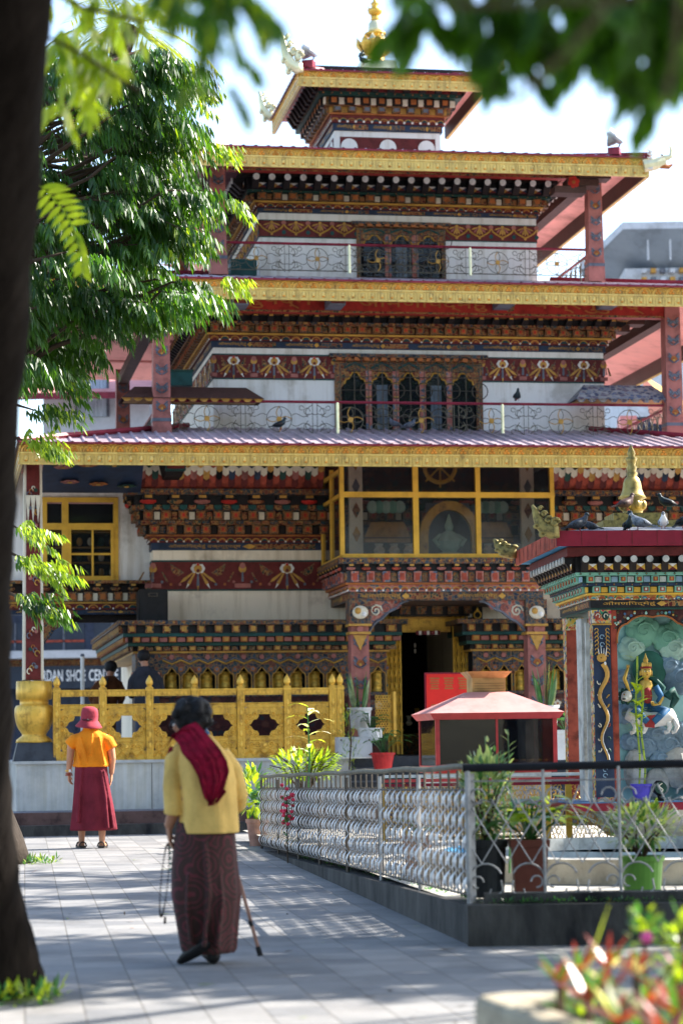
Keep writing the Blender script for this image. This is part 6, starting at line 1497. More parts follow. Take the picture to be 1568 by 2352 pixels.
for i in range(8): a = i * .785 + .2; M.ball((cxs + .115 * math.cos(a), cys + .115 * math.sin(a), zf0 + .11 * k_), (.04, .04, .05), 'patgold', 8, 6)
M.build('finial', S, smooth=True)
def curlend(parent, p, s_=1, mat='patina', k=1.0, up=1):
    """carved cloud scroll rising off a roof corner"""
    M = MB(); x, y, z = p; path = [(.03, -.02), (-.04, -.03), (-.11, .0), (-.16, .06), (-.19, .13), (-.21, .2), (-.235, .245)]
    M.tube([(x + s_ * a * k, y - .02, z + b * k * up) for a, b in path], [(.05 * k, .075 * k), (.055 * k, .08 * k), (.05 * k, .075 * k), (.04 * k, .06 * k), (.03 * k, .045 * k), (.022 * k, .03 * k), (.008 * k, .012 * k)], mat, 9)
    for cx_, cz_, r, sg in ((-.01, .06, .055, 1), (-.08, .09, .045, 1), (-.12, .15, .036, 1), (-.155, .21, .026, 1), (-.14, -.05, .035, -1), (-.2, .03, .03, -1)):
        for q_ in (-1, 1): M.tube([(x + s_ * (cx_ + r * (1 - i_ / 11) * math.cos(i_ * .8 * sg)) * k, y - .02 + q_ * .03 * k, z + (cz_ + r * (1 - i_ / 11) * math.sin(i_ * .8 * sg)) * k * up) for i_ in range(9)], r * .34 * k, mat, 6)
        M.ball((x + s_ * cx_ * k, y - .02, z + cz_ * k * up), (r * .8 * k, r * .8 * k, r * .8 * k), mat, 9, 6)
    M.build('corner_ornament', parent, smooth=True)
curlend(S, (-e - .01, -e, zr_ + .02), 1, k=.95); curlend(S, (-e - .03, D_ + e - .05, zr_ - .0), 1, k=.9, up=.6)
# temple corner ornaments and roof lamps
for (r_, z_, kk) in ((r4, zr4, 1.3),):
    for (x, y, s_) in ((r_[0], r_[2], 1), (r_[1], r_[2], -1), (r_[0], r_[3], 1), (r_[1], r_[3], -1)): curlend(T, (x, y, z_ + .08), s_, 'patina' if s_ < 0 else 'palegold', kk * (1.0 if y < 5 else .8), 1.6)
def dragon(x, y, z, s_):
    M = MB(); M.tube([(x - s_ * .1, y, z - .1), (x + s_ * .1, y - .02, z - .06), (x + s_ * .24, y - .03, z - .02)], [.11, .1, .07], 'palegold', 10)
    M.tube([(x + s_ * .22, y - .03, z + .02), (x + s_ * .34, y - .03, z + .06), (x + s_ * .35, y - .03, z + .16), (x + s_ * .33, y - .03, z + .22)], [.05, .035, .025, .02], 'palegold', 8)
    M.tube([(x + s_ * .16, y - .03, z - .09), (x + s_ * .3, y - .03, z - .11), (x + s_ * .36, y - .03, z - .07)], [.05, .035, .015], 'orange', 8)
    M.ball((x + s_ * .17, y - .1, z + .05), .028, 'white', 8, 6); M.ball((x + s_ * .175, y - .125, z + .05), .014, 'black', 6, 5)
    for k in range(6): M.tube([(x + s_ * .02, y - .08, z + .1 - k * .05), (x - s_ * .06, y - .1, z + .14 - k * .06)], [.03, .005], 'white', 5)
    for k in range(4): M.tube([(x + s_ * (.24 + .03 * k), y - .04, z + .01), (x + s_ * (.24 + .03 * k), y - .04, z - .03)], [.01, .003], 'white', 4)
    M.build('dragon_head', T)
dragon(r3[1] + .02, r3[2], zr3 - .04, 1); dragon(r3[0] - .02, r3[2], zr3 - .04, -1)
def flood(px_, py_, v, lab):
    o = thing('flood_lamp', lab, 'flood lamp', B.o + B.W * U(px_, py_, v) + B.D * v + Vector((0, 0, Z(px_, py_, v))), YAW + R(-25))
    M = MB(); M.box(-.09, .09, -.09, .09, 0, .11, 'roofred'); M.build('base', o); M = MB(); M.T = Matrix.Translation((0, 0, .26)) @ Matrix.Rotation(R(35), 4, 'Y')
    M.lathe([(.1, -.03), (.14, .0), (.15, .03)], (0, 0, 0), 'galv', 16)
    M.T = Matrix.Translation((-.02, 0, .28)) @ Matrix.Rotation(R(-75), 4, 'Y') ; M.lathe([(.02, -.1), (.09, -.06), (.14, .03), (.15, .05)], (0, 0, 0), 'galv', 18); M.T = None; M.tube([(.06, 0, .1), (.1, 0, .2), (.05, 0, .3)], .012, 'iron', 5); M.build('lamp_head', o)
flood(709, 156, 3.5, 'dish shaped flood lamp on the left edge of the topmost roof'); flood(1410, 357, 1.2, 'dish shaped flood lamp near the right end of the third roof, by the dragon head')
# ------------------------------------------------------------------ pigeons
def pigeon(px_, py_, Y, L, face, cols, lab, z=None, lean=.5, grp='pigeons resting on the roofs and rails'):
    p = at(px_, py_, Y); o = thing('pigeon', lab, 'pigeon', p, face, grp); k = L / .38
    M = MB(); a = lean
    M.tube([(x * k, 0, z_ * k) for x, z_ in ((-.11, .065), (-.05, .08), (.02, .095), (.08, .13), (.105, .175), (.112, .2))], [r * k for r in (.02, .05, .062, .052, .028, .026)], cols[0], 10)
    M.ball((.118 * k, 0, .205 * k), (.03 * k, .026 * k, .028 * k), cols[1], 10, 8); M.tube([(.14 * k, 0, .203 * k), (.165 * k, 0, .195 * k)], [.008 * k, .002 * k], 'black', 5)
    for s_ in (-1, 1): M.tube([(.03 * k, s_ * .02 * k, .05 * k), (.03 * k, s_ * .022 * k, .0)], .005 * k, 'rustred', 4); M.tube([(.03 * k, s_ * .022 * k, .003), (.06 * k, s_ * .022 * k, .003)], .004 * k, 'rustred', 4)
    M.build('body', o, smooth=True)
    for s_ in (-1, 1):
        M = MB(); M.tube([(.06 * k, s_ * .045 * k, .11 * k), (-.02 * k, s_ * .06 * k, .09 * k), (-.13 * k, s_ * .03 * k, .06 * k)], [(.012 * k, .035 * k), (.014 * k, .038 * k), (.004 * k, .008 * k)], cols[2], 6)
        M.tube([(-.04 * k, s_ * .072 * k, .105 * k), (-.055 * k, s_ * .07 * k, .065 * k)], .005 * k, 'black', 4); M.build('wing', o, smooth=True)
    M = MB(); M.prism([(-.1 * k, .05 * k), (-.1 * k, .075 * k), (-.2 * k, .045 * k), (-.2 * k, .03 * k)], -.022 * k, .022 * k, cols[0]); M.build('tail', o)
    return o
G1, G2, G3, G4 = ('pigeon', 'pigeonneck', 'pigeon'), ('pigeonpale', 'pigeonneck', 'pigeonpale'), ('pigeonbrown', 'pigeonbrown', 'pigeonbrown'), ('pigeonneck', 'pigeonneck', 'black')
Ysh = SF.o.y - .36
pigeon(1325, 1221, Ysh + .1, .31, R(0), G1, 'grey pigeon facing right, leftmost on the shrine roof edge')
pigeon(1357, 1221, Ysh + .25, .24, R(170), G1, 'small dark pigeon crouching behind the leftmost one on the shrine roof')
pigeon(1441, 1220, Ysh + .1, .25, R(-80), G4, 'black green pigeon facing the camera, touching the pale grey one on the shrine roof')
pigeon(1470, 1218, Ysh + .2, .33, R(172), G2, 'pale grey pigeon with barred wing facing left on the shrine roof edge')
pigeon(1522, 1215, Ysh + .12, .27, R(-95), ('signwhite', 'pigeonpale', 'pigeonpale'), 'white speckled pigeon facing the camera on the shrine roof')
pigeon(1434, 1172, Ysh + 1.0, .3, R(25), G3, 'brown pigeon with pale tail beside the shrine finial lotus')
pigeon(1533, 1170, Ysh + 1.0, .28, R(180), G4, 'dark blue pigeon on the stepped base right of the shrine finial')
pigeon(1566, 1214, Ysh + .15, .28, R(-60), G4, 'dark pigeon cut off by the right photo edge on the shrine roof')
pigeon(640, 986, 35.2, .3, R(15), G4, 'black pigeon on the purple sheet roof left of the middle')
pigeon(1187, 921, 35.95, .3, R(-85), G4, 'dark pigeon sitting alone on the second storey railing')
pigeon(908, 984, 35.5, .28, R(190), G1, 'dark pigeon on the sheet roof below the five arched windows, left of its neighbour')
pigeon(938, 988, 35.4, .3, R(0), G1, 'grey pigeon on the sheet roof below the five arched windows, right of its neighbour')
pigeon(838, 149, 39.2, .3, R(160), G4, 'dark pigeon huddled on the pale finial base of the topmost roof')
pigeon(832, 133, 39.35, .26, R(80), G4, 'dark pigeon perched against the golden lotus at the very top')
# bamboo pot on the shrine slab
def bamboo(M, z):
    rd = random.Random(9)
    for x, h in ((-.02, 1.28), (.03, .95)):
        pts = [(x + .015 * math.sin(k), 0, z - .02 + h * k / 8) for k in range(9)]; M.tube(pts, .011, 'leafbright', 6)
        for k, p in enumerate(pts[:-1]): M.tube([(p[0], 0, p[2] - .004), (p[0], 0, p[2] + .004)], .0145, 'leafplant', 6)
        for k in range(18 if h > 1 else 10):
            a = rd.uniform(0, 6.28); M.leaf((x, 0, z + h * rd.uniform(.5, 1.0)), (math.cos(a), math.sin(a) * .6, .5), rd.uniform(.16, .26), .045, 1.0, 'leafbright', 4)
potted('lucky_bamboo', 'tall slim green bamboo in a violet blue pot on the ledge before the statue niche', SF.o + SF.W * su(1466, -.02) + SF.D * -.02 + Vector((0, 0, zs + .007)), (.07, .1, .17, 'potblue'), bamboo)
t = thing('emblem_flask', 'small round green bottle with a pale curl emblem standing right of the violet blue pot', 'bottle', SF.o + SF.W * su(1507, 0) + SF.D * .0 + Vector((0, 0, zs + .007)), R(5))
M = MB(); M.lathe([(.05, 0), (.06, .02), (.02, .03), (.02, .05), (.07, .09), (.075, .13), (.05, .18), (.03, .2)], (0, 0, 0), 'black', 14); M.build('stand', t); M = MB(); M.disc(0, .13, .06, -.085, -.07, 'green', 14); M.tube([(.02 * math.sin(k), -.088, .09 + k * .012) for k in range(8)], .005, 'cream', 4); M.build('disc', t)
# ------------------------------------------------------------------ surroundings behind the temple
def block(name, lab, cat, px0, px1, py0, py1, Y, depth, fn):
    a = at(px0, py0, Y); b = at(px1, py1, Y); o = thing(name, lab, cat, (a.x, Y, 0)); fn(o, b.x - a.x, a.z, b.z, depth); return o
def shop(o, w_, zt_, zb_, d):
    M = MB(); M.box(-9, w_ + 3, 0, d, -.5, zt_, 'fardark'); M.build('wall', o)
    zz = lambda y: at(150, y, 62).z
    M = MB(); M.box(-9, w_ + 3, -1.2, 0, zz(1515), zz(1498), 'farwall'); M.build('ledge', o)
    M = MB(); M.box(-9, w_ + 3, -.6, 0, zz(1533), zz(1516), 'ornred'); M.build('eave_band', o)
    x0, x1 = at(60, 1550, 62).x - o.location.x, at(262, 1550, 62).x - o.location.x
    M = MB(); M.box(x0 - 3, x1 + 2.2, -.8, -.6, zz(1583), zz(1532), 'signnavy'); sg = M.build('shop_sign', o)
    M = MB(); lx_ = lambda p: at(p, 1556, 61.2).x - o.location.x
    for tx, p0_, p1_ in (('JO', 72, 95), ('RDAN', 97.5, 145), ('SHOE', 153, 197), ('CENTRE', 205, 272)): M.text(tx, lx_(p0_), zz(1567), lx_(p1_) - lx_(p0_), zz(1541) - zz(1567), -.81, 'signwhite')
    M.build('lettering', sg)
    for i in range(9):
        x = -7 + i * 1.25; M = MB(); M.box(x, x + 1.0, -.02, .0, zz(1495), zz(1430), 'signnavy'); M.box(x + .45, x + .5, -.05, -.02, zz(1495), zz(1430), 'slate'); M.box(x, x + 1.0, -.05, -.02, zz(1475), zz(1470), 'rustred'); M.build('window', o)
    M = MB(); rd = random.Random(1)
    for i in range(60): x = rd.uniform(-4, w_ + 1.5); z_ = rd.uniform(-.2, zz(1590)); M.box(x, x + rd.uniform(.1, .35), -.1, -.02, z_, z_ + rd.uniform(.05, .2), rd.choice(['white', 'slate', 'rustred', 'fardark', 'blue']))
    M.build('shop_goods', o)
block('shop_building', 'dark shopfront across the street with a blue black sign reading JORDAN SHOE CENTRE', 'building', 60, 262, 1395, 1700, 62, 6, shop)
def whitehouse(o, w_, zt_, zb_, d):
    M = MB(); M.box(0, w_, 0, d, 5.5, zt_, 'farwall'); M.build('wall', o)
    q = 55 / FPX; M = MB(); x0 = (175 - 100) * q; zc_ = at(215, 958, 55).z; M.box(x0, x0 + 78 * q, -.06, -.0, zc_, zc_ + 1, 'slate'); wd = M.build('window', o); M = MB(); M.box(x0 + .06, x0 + 78 * q - .06, -.08, -.062, zc_ + .0, zc_ + .94, 'curtain'); M.build('pane', wd)
    M = MB(); M.add([(-1, -1, zt_ - .1), (w_ + .4, -1, zt_ - .1), (w_ + .4, d, zt_ + 2.2), (-1, d, zt_ + 2.2)], [(0, 1, 2, 3)], 'farpink'); M.box(-1, w_ + .4, -1.02, -.98, zt_ - .2, zt_ - .05, 'roofred'); M.build('roof', o)
block('white_house', 'white walled house with a curtained window and pink roof behind the leafy tree', 'building', 100, 345, 912, 1100, 55, 7, whitehouse)
def pinkroof(o, w_, zt_, zb_, d):
    M = MB(); M.box(.5, w_ - .5, 0, d, 2, zt_ - .1, 'farwall'); M.build('wall', o); M = MB(); M.add([(0, -.8, zt_ - .3), (w_, -.8, zt_ - .3), (w_ - 1, d, zt_ + .45), (1, d, zt_ + .45)], [(0, 1, 2, 3)], 'farpink'); M.build('roof', o)
block('pink_roofed_house', 'low house with a pale pink sheet roof seen between tree and third storey', 'building', 370, 500, 592, 700, 52, 5, pinkroof)
def tower(o, w_, zt_, zb_, d):
    q = 75 / FPX; zz = lambda y: at(1470, y, 75).z
    M = MB(); M.box(.8, w_, .8, d, 2, zz(605), 'farwall'); M.build('wall', o)
    M = MB(); M.box(.6, w_, -.6, -.5, zz(535), zz(519), 'farwall')
    M.add([(.6, -.6, zz(535)), (w_, -.6, zz(535)), (w_, .9, zz(605)), (1.9, .9, zz(605))], [(0, 1, 2, 3)], 'farroof'); M.add([(.6, -.6, zz(519)), (-.4, 3, zz(560)), (-.4, 3, zz(580)), (.6, -.6, zz(536))], [(0, 1, 2, 3)], 'farwall'); M.add([(.6, -.6, zz(535)), (1.9, .9, zz(605)), (.3, 5, zz(640)), (-.4, 3, zz(575))], [(0, 1, 2, 3)], 'farroof'); M.build('roof', o)
    M = MB()
    for i in range(14):
        for j in range(3): x = 1.3 + i * .3; M.box(x, x + .16, .55 - j * .0, .8, zz(640) + .0 - .28 * j + .3, zz(640) + .14 - .28 * j + .3, ('farwall', 'ochre', 'slate')[(i + j) % 3])
    M.build('cornice', o); M = MB()
    for x in (1.4, 2.1, 3.0): M.box(x, x + .05, -.2, -.15, zz(600), zz(536), 'farwall')
    M.build('strut', o)
block('grey_gatehouse', 'hazy grey blue building with wide eaves far behind the temple on the right', 'building', 1380, 1640, 518, 640, 75, 8, tower)
def annex(o, w_, zt_, zb_, d):
    zz = lambda y: at(1500, y, 47).z; q = 47 / FPX
    M = MB(); M.add([(0, -.3, zz(866)), (w_, 2.6, zz(866) - .75), (w_, 2.6, zz(866) - .3), (0, -.3, zz(866) + .03)], [(0, 1, 2, 3)], 'fasc_top'); M.add([(0, -.3, zz(866)), (2.4, -1.4, zz(820)), (2.4, -1.35, zz(818)), (0, -.25, zz(864))], [(0, 1, 2, 3)], 'roofred'); M.build('fascia', o)
    M = MB(); M.add([(0, -.29, zz(868)), (w_, 2.61, zz(868) - .7), (w_ + 1, 4.5, zz(900) - .3), (.6, 3, zz(925))], [(0, 1, 2, 3)], 'soffit'); M.build('soffit', o)
    M = MB(); M.box(.0, .35, 3.4, 4, 1, zz(900), 'farpink'); M.box(.36, .95, 3.6, 4, 1, zz(900), 'navy'); M.box(.96, 1.2, 3.5, 4, 1, zz(900), 'red'); M.box(1.2, w_, 3.8, 4.2, 1, zz(905), 'ornfine'); M.build('wall', o)
    M = MB(); rd = random.Random(6)
    for i in range(40): M.ball((1.5 + rd.random() * 1.8, 3.2, zz(985) + rd.random() * .8), (.07, .05, .1), rd.choice(['golds', 'white', 'ochre']), 6, 4)
    M.build('gilding', o)
block('annex', 'gold edged pink roofed annex peeping out between the right pillars of the second storey', 'building', 1466, 1650, 820, 990, 47, 5, annex)
# ------------------------------------------------------------------ trees
def compound(M, p, d, L, n, ll, lw, mats, rd, hang=1.15, curl=.7):
    """a feathered leaf: a bending stalk with pairs of hanging narrow leaflets"""
    p = Vector(p); d = Vector(d).normalized(); step = L / n
    for i in range(n):
        q = p + d * step
        side = d.cross(Vector((0, 0, 1)))
        side = side.normalized() if side.length > .05 else Vector((1, 0, 0))
        k = math.sin(math.pi * (i + 1.2) / (n + 1.4)) * .45 + .6
        for s_ in (-1, 1):
            dd = side * s_ * rd.uniform(.35, .7) + d * rd.uniform(.3, .7) + Vector((0, 0, -hang * rd.uniform(.5, 1.3)))
            M.leaf(q, dd, ll * k * rd.uniform(.85, 1.15), lw * rd.uniform(.8, 1.2), .35, mats[0] if rd.random() < .8 else mats[-1], 2, up=Vector((rd.uniform(-.6, .6), rd.uniform(-.6, .6), .6)))
        p = q; d = (d + Vector((0, 0, -curl / n * rd.uniform(.6, 1.4)))).normalized()
    M.leaf(p, d + Vector((0, 0, -.5)), ll, lw, .3, mats[0], 2)
def inpoly(x, y, P):
    r = False
    for i in range(len(P)):
        (a, b), (c, d) = P[i], P[i - 1]
        if (b > y) != (d > y) and x < (c - a) * (y - b) / (d - b) + a: r = not r
    return r
rd = random.Random(12)
TY = 25.0
TR = thing('drooping_leaf_tree', 'big tree with dark glossy drooping feathery leaves hanging before the left of the temple', 'tree', onz(-20, 1960, TY, .05))
to = TR.location
poly = [(40, 110), (180, 150), (330, 120), (425, 150), (475, 195), (440, 260), (480, 310), (450, 345), (485, 380), (470, 425), (520, 455), (490, 520), (480, 580), (400, 580), (385, 625), (450, 655), (515, 670), (510, 705), (410, 730), (350, 800), (300, 830), (260, 890), (180, 910), (100, 900), (40, 860)]
M = MB(); n = 0; tips = []
while n < 104:
    x, y = rd.uniform(60, 500), rd.uniform(120, 880)
    if n % 3 == 0: x = 500 - rd.random() ** 2 * 120
    if not inpoly(x, y, poly): continue
    n += 1; Yt = TY + rd.uniform(-1.5, 1.7); Lb_ = min(x - 10, rd.uniform(110, 230)); tip = at(x - 32, y - 20, Yt) - to; rt = at(x - 32 - Lb_, y - 20 + rd.uniform(-20, 70), Yt + rd.uniform(-.6, .6)) - to
    mid = (tip + rt) / 2 + Vector((0, 0, .14)); tips.append((rt, mid, tip)); steps = int(Lb_ / 20) + 2
    for q_ in range(steps):
        t = q_ / (steps - 1); p = rt.lerp(mid, t * 2) if t < .5 else mid.lerp(tip, t * 2 - 1)
        for k in range(3 if t > .25 else 2):
            a = rd.uniform(-1.3, 1.3)
            compound(M, p, (math.cos(a) * .8, math.sin(a), rd.uniform(-.35, .25)), rd.uniform(.26, .44), 7, .155, .026, ('leaftree', 'leafyellowlit' if (t > .7 and x > 330) and rd.random() < .6 else 'leaftree'), rd, hang=1.4, curl=1.0)
def spray(M, x0, y0, x1, y1, Y, nn, mats, k=1.0, n_=6):
    for i in range(nn):
        t = rd.random(); p = at(x0 + (x1 - x0) * t, y0 + (y1 - y0) * t + rd.uniform(-14, 10), Y + rd.uniform(-.35, .35)) - to
        compound(M, p, (rd.uniform(.1, 1), rd.uniform(-.7, .7), rd.uniform(-.1, .4)), rd.uniform(.22, .36) * k, n_, .13 * k, .026 * k, mats, rd)
spray(M, 455, 330, 510, 360, TY, 10, ('leafyellowlit', 'leafyellowlit')); spray(M, 500, 650, 530, 662, TY - .6, 9, ('leafyellowlit', 'leafyellowlit')); spray(M, 505, 452, 525, 470, TY, 8, ('leafyellowlit', 'leaftree')); spray(M, 430, 190, 455, 240, TY, 10, ('leafyellowlit', 'leaftree'))
M.build('crown', TR)
M = MB()
spray(M, 60, 865, 165, 900, TY - .8, 26, ('leaftree', 'leafyellowlit')); spray(M, 50, 940, 140, 950, TY - .8, 16, ('leaftree', 'leafyellowlit'))
spray(M, 45, 1010, 110, 1040, TY - .8, 18, ('leafyellowlit', 'leaftree')); spray(M, 30, 1215, 85, 1240, TY - 1, 12, ('leafyellowlit', 'leaftree')); spray(M, 30, 1290, 125, 1325, TY - 1, 24, ('leafyellowlit', 'leaftree')); spray(M, 25, 1375, 115, 1410, TY - 1, 26, ('leaftree', 'leafyellowlit'))  # yellower leaflets put the sunlight on these sprigs into the colour
M.build('low_branch', TR)
M = MB()
trk = [(0, 0, -.1), (-.04, 0, .25), (-.2, 0, .9), (-.42, 0, 2.2), (-.4, 0, 3.6), (-.1, .1, 5.2), (.2, .1, 7)]
M.tube(trk, [.44, .36, .25, .2, .17, .13, .06], 'bark', 14); M.build('trunk', TR, smooth=True)
M = MB()
for rt, mid, tip in tips:
    s_ = Vector((-.2, 0, max(2.2, rt.z - rd.uniform(.3, .9)))); M.tube([s_, (s_ + rt) / 2 + Vector((0, 0, .12)), rt, mid, tip], [.045, .03, .02, .012, .005], 'twig', 5)
for (x, y) in ((120, 870), (90, 945), (80, 1020), (70, 1290), (70, 1385), (55, 1220)):
    p = at(x, y, TY - .8) - to; M.tube([(-.1, 0, p.z - .1), p * .5 + Vector((-.05, 0, p.z * .5 + .15)), p], [.04, .02, .006], 'twig', 5)
M.build('branch', TR)
M = MB(); p = onz(70, 1975, TY, .055)
for i in range(50): leafcloud(M, (p.x + rd.uniform(-.35, .25), p.y + rd.uniform(-.3, .3), .06), (.05, .05, .04), 8, .09, .02, ['leafyellowlit', 'leafplant'], seed=i)
o = M.build('grass_tuft'); o['kind'] = 'stuff'; o['label'] = 'tuft of bright grass at the foot of the farther tree'; o['category'] = 'grass'
# near tree: trunk at the left edge, canopy overhead
NT = thing('near_tree', 'thick dark out of focus tree trunk running up the left edge of the photo', 'tree', onz(-55, 2240, 12, 0)); no = NT.location
def npt(px_, py_, Y): return at(px_, py_, Y) - no
M = MB(); tp = [(125, 2290, 12, .43), (103, 2215, 12, .345), (62, 2110, 11.9, .29), (38, 1980, 11.7, .26), (28, 1850, 11.4, .245), (26, 1600, 10.6, .235), (30, 1300, 9.9, .23), (46, 1000, 9.2, .225), (80, 600, 8.5, .225), (108, 200, 8.0, .22), (122, -100, 7.6, .22), (150, -700, 7, .2), (200, -1400, 6.6, .14)]
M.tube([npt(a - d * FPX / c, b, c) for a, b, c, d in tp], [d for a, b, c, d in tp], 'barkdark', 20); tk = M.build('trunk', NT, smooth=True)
tx = bpy.data.textures.new('barktex', 'CLOUDS'); tx.noise_scale = .22; md = tk.modifiers.new('s', 'SUBSURF'); md.levels = 2; md.render_levels = 2; dm = tk.modifiers.new('d', 'DISPLACE'); dm.texture = tx; dm.strength = .06; dm.mid_level = .5
M = MB(); rd = random.Random(5)
def shade_canopy(gx, gy, z, r, n):
    c = Vector((gx + .89 / .82 * z, gy + .33 / .82 * z, z)) - no
    for _ in range(n):
        a = rd.uniform(0, 6.28); q = r * math.sqrt(rd.random()); p = c + Vector((q * math.cos(a), q * math.sin(a) * .8, rd.uniform(-.5, .5)))
        M.leaf(p, (rd.uniform(-1, 1), rd.uniform(-1, 1), rd.uniform(-.6, .6)), rd.uniform(.3, .5), rd.uniform(.1, .17), .5, 'leafshade', 2, up=Vector((rd.uniform(-1, 1), rd.uniform(-1, 1), rd.uniform(-1, 1))))
cl = []
for i in range(1700):
    gx, gy = rd.uniform(-9.5, 7.5), rd.uniform(3.0, 22.9); ge = gy + gx * .04
    if any(a < ge < b for a, b in ((9.2, 11.8), (15.2, 17.1), (18.3, 19.0), (20.0, 20.7), (21.5, 22.2))) and gx > -4.5: continue
    if ge > 18 and rd.random() < .3: continue
    if ge < 9.4 and gx > -1.0: continue
    z = rd.uniform(7.9, 9.4) if gy > 14 else rd.uniform(6.6, 8.6)
    c3 = Vector((gx + .89 / .82 * z, gy + .33 / .82 * z, z - .8)) - EYE
    pz, pxx, pyy = c3.dot(F0), c3.dot(RR), c3.dot(UU)
    if pz > 0 and abs(pxx / pz) * FPX < 784 + 150 + 700 / pz * 3 and 1176 - pyy / pz * FPX > -220 - 900 / pz: continue
    cl.append((gx, gy, z)); shade_canopy(gx, gy, z, .6 if gy < 14.6 else .4, 42 if gy < 14.6 else 24)
for i in range(420):                     # unseen leaf mass added over and behind the viewpoint to cut sky light
    x, y = rd.uniform(-12, 12), rd.uniform(-14, 2); z = rd.uniform(2.5, 9) if y < -5 else rd.uniform(5.5, 9)
    p0 = Vector((x, y, z)) - no
    for k in range(16): M.leaf(p0 + Vector((rd.uniform(-1, 1), rd.uniform(-1, 1), rd.uniform(-.8, .8))), (rd.uniform(-1, 1), rd.uniform(-1, 1), rd.uniform(-1, .5)), .8, .35, .4, 'leafshade', 2, up=Vector((rd.uniform(-1, 1), rd.uniform(-1, 1), rd.uniform(-1, 1))))
M.build('shade_canopy', NT)  # holds the tree shade overhead and the added sky-blocking leaf mass
M = MB(); top = Vector(npt(0, -1400, 6.6))
for i in range(0, len(cl), 14):
    gx, gy, z = cl[i]; c = Vector((gx + .89 / .82 * z, gy + .33 / .82 * z, z)) - no; m_ = (top + c) / 2; m_.z = max(m_.z, 5.9) + .6; M.tube([top, m_, c], [.07, .045, .015], 'twig', 5)
M.build('branch', NT)
M = MB()
for i in range(60): p = onz(rd.uniform(-60, 150), 2250, 12, 0); leafcloud(M, (p.x, 11.6 + rd.uniform(-.15, .3), .02), (.05, .05, .04), 7, .08, .02, ['leafplant', 'leafbright'], seed=i + 400)
o = M.build('grass_tuft'); o['kind'] = 'stuff'; o['label'] = 'short grass growing round the near trunk foot'; o['category'] = 'grass'
# overhanging branch, very near the camera, top right
def near_branch(lab, specs, twigs, sizes, mats, seed):
    rd = random.Random(seed); p0 = at(*twigs[0][0]); o = thing('overhanging_branch', lab, 'branch', p0); M = MB()
    for (x0, y0, x1, y1, Y, n_, L, ll, lw) in specs:
        for i in range(n_):
            t = rd.random(); p = at(x0 + (x1 - x0) * t + rd.uniform(-20, 20), y0 + (y1 - y0) * t + rd.uniform(-20, 20), Y + rd.uniform(-.2, .2)) - p0
            compound(M, p, (rd.uniform(-1, 1), rd.uniform(-.6, .6), rd.uniform(-.9, .1)), L * rd.uniform(.7, 1.2), 5, ll, lw, mats, rd, hang=1.1)
    M.build('leaves', o); M = MB()
    for tw in twigs: M.tube([at(*p) - p0 for p in tw], .006, 'twig', 5)
    M.build('twig', o); return o
near_branch('very blurred dark green leaves hanging across the top right corner', [(960, -110, 1600, -70, 5, 22, .16, .1, .042), (1240, -40, 1600, 10, 5, 15, .16, .1, .045), (960, -40, 1000, 40, 5.1, 5, .12, .09, .04), (1130, 0, 1180, 110, 5.1, 6, .13, .09, .042), (1490, 20, 1580, 150, 5, 9, .14, .1, .045), (1330, 0, 1380, 50, 5, 4, .12, .09, .042)],
    [[(1650, -60, 3.7), (1400, 0, 3.7), (1000, 10, 3.8)], [(1400, 0, 3.7), (1300, 120, 3.7), (1180, 230, 3.8)], [(1560, -20, 3.7), (1550, 130, 3.7), (1520, 250, 3.7)]], None, ('leafnear', 'leafnear'), 3)
near_branch('blurred hanging green leaf strands left of the rooftop, at the top of the photo', [(400, -70, 560, -50, 5.2, 9, .14, .08, .03), (488, 0, 498, 190, 5.2, 6, .10, .06, .022), (548, -30, 552, 20, 5.2, 3, .1, .06, .024), (440, -40, 450, 10, 5.2, 4, .1, .06, .024)],
    [[(300, -80, 5.2), (420, -30, 5.2), (560, -10, 5.2)], [(480, -20, 5.2), (495, 120, 5.2), (500, 240, 5.2)]], None, ('leafnear', 'leafbright'), 4)
near_branch('sunlit yellow green blurred leaves beside the trunk, upper left', [(120, -20, 300, 0, 9.5, 9, .22, .11, .032), (120, 70, 260, 110, 9.5, 9, .22, .11, .032), (180, 130, 310, 180, 9.5, 7, .2, .1, .03), (105, 170, 140, 250, 9.5, 4, .2, .1, .03)],
    [[(60, -40, 8), (200, 20, 8), (330, 50, 8)], [(60, 60, 8), (180, 120, 8), (320, 210, 8)]], None, ('leafbright', 'leafwhiteglint'), 5)  # white leaflets put the highlights into the leaf colour
FL = thing('fern_leaf', 'single backlit bright green feathered leaf hanging beside the dark trunk', 'leaf', at(95, 430, 12)); M = MB(); rd = random.Random(2)
pts = [(92, 425), (118, 450), (145, 480), (165, 515), (180, 555), (190, 600), (192, 632)]; W3 = [at(a, b, 12) - FL.location for a, b in pts]; M.tube(W3, .004, 'leafbright', 4)
q = 12 / FPX
for i in range(26):
    t = i / 2 / 13 * 5.9; k = int(t); p = W3[k].lerp(W3[k + 1], t - k); s_ = 1 if i % 2 else -1; L = (62 - 30 * (i / 26)) * q
    d = Vector((.75, 0, .15)) if s_ > 0 and i < 14 else (Vector((.5, 0, -.65)) if s_ > 0 else Vector((-.8, 0, -.75)))
    M.leaf(p, d + Vector((0, rd.uniform(-.15, .15), 0)), L, 15 * q, .3, 'leafbright', 4, up=Vector((0, 1, .1)))
M.build('leaflets', FL)
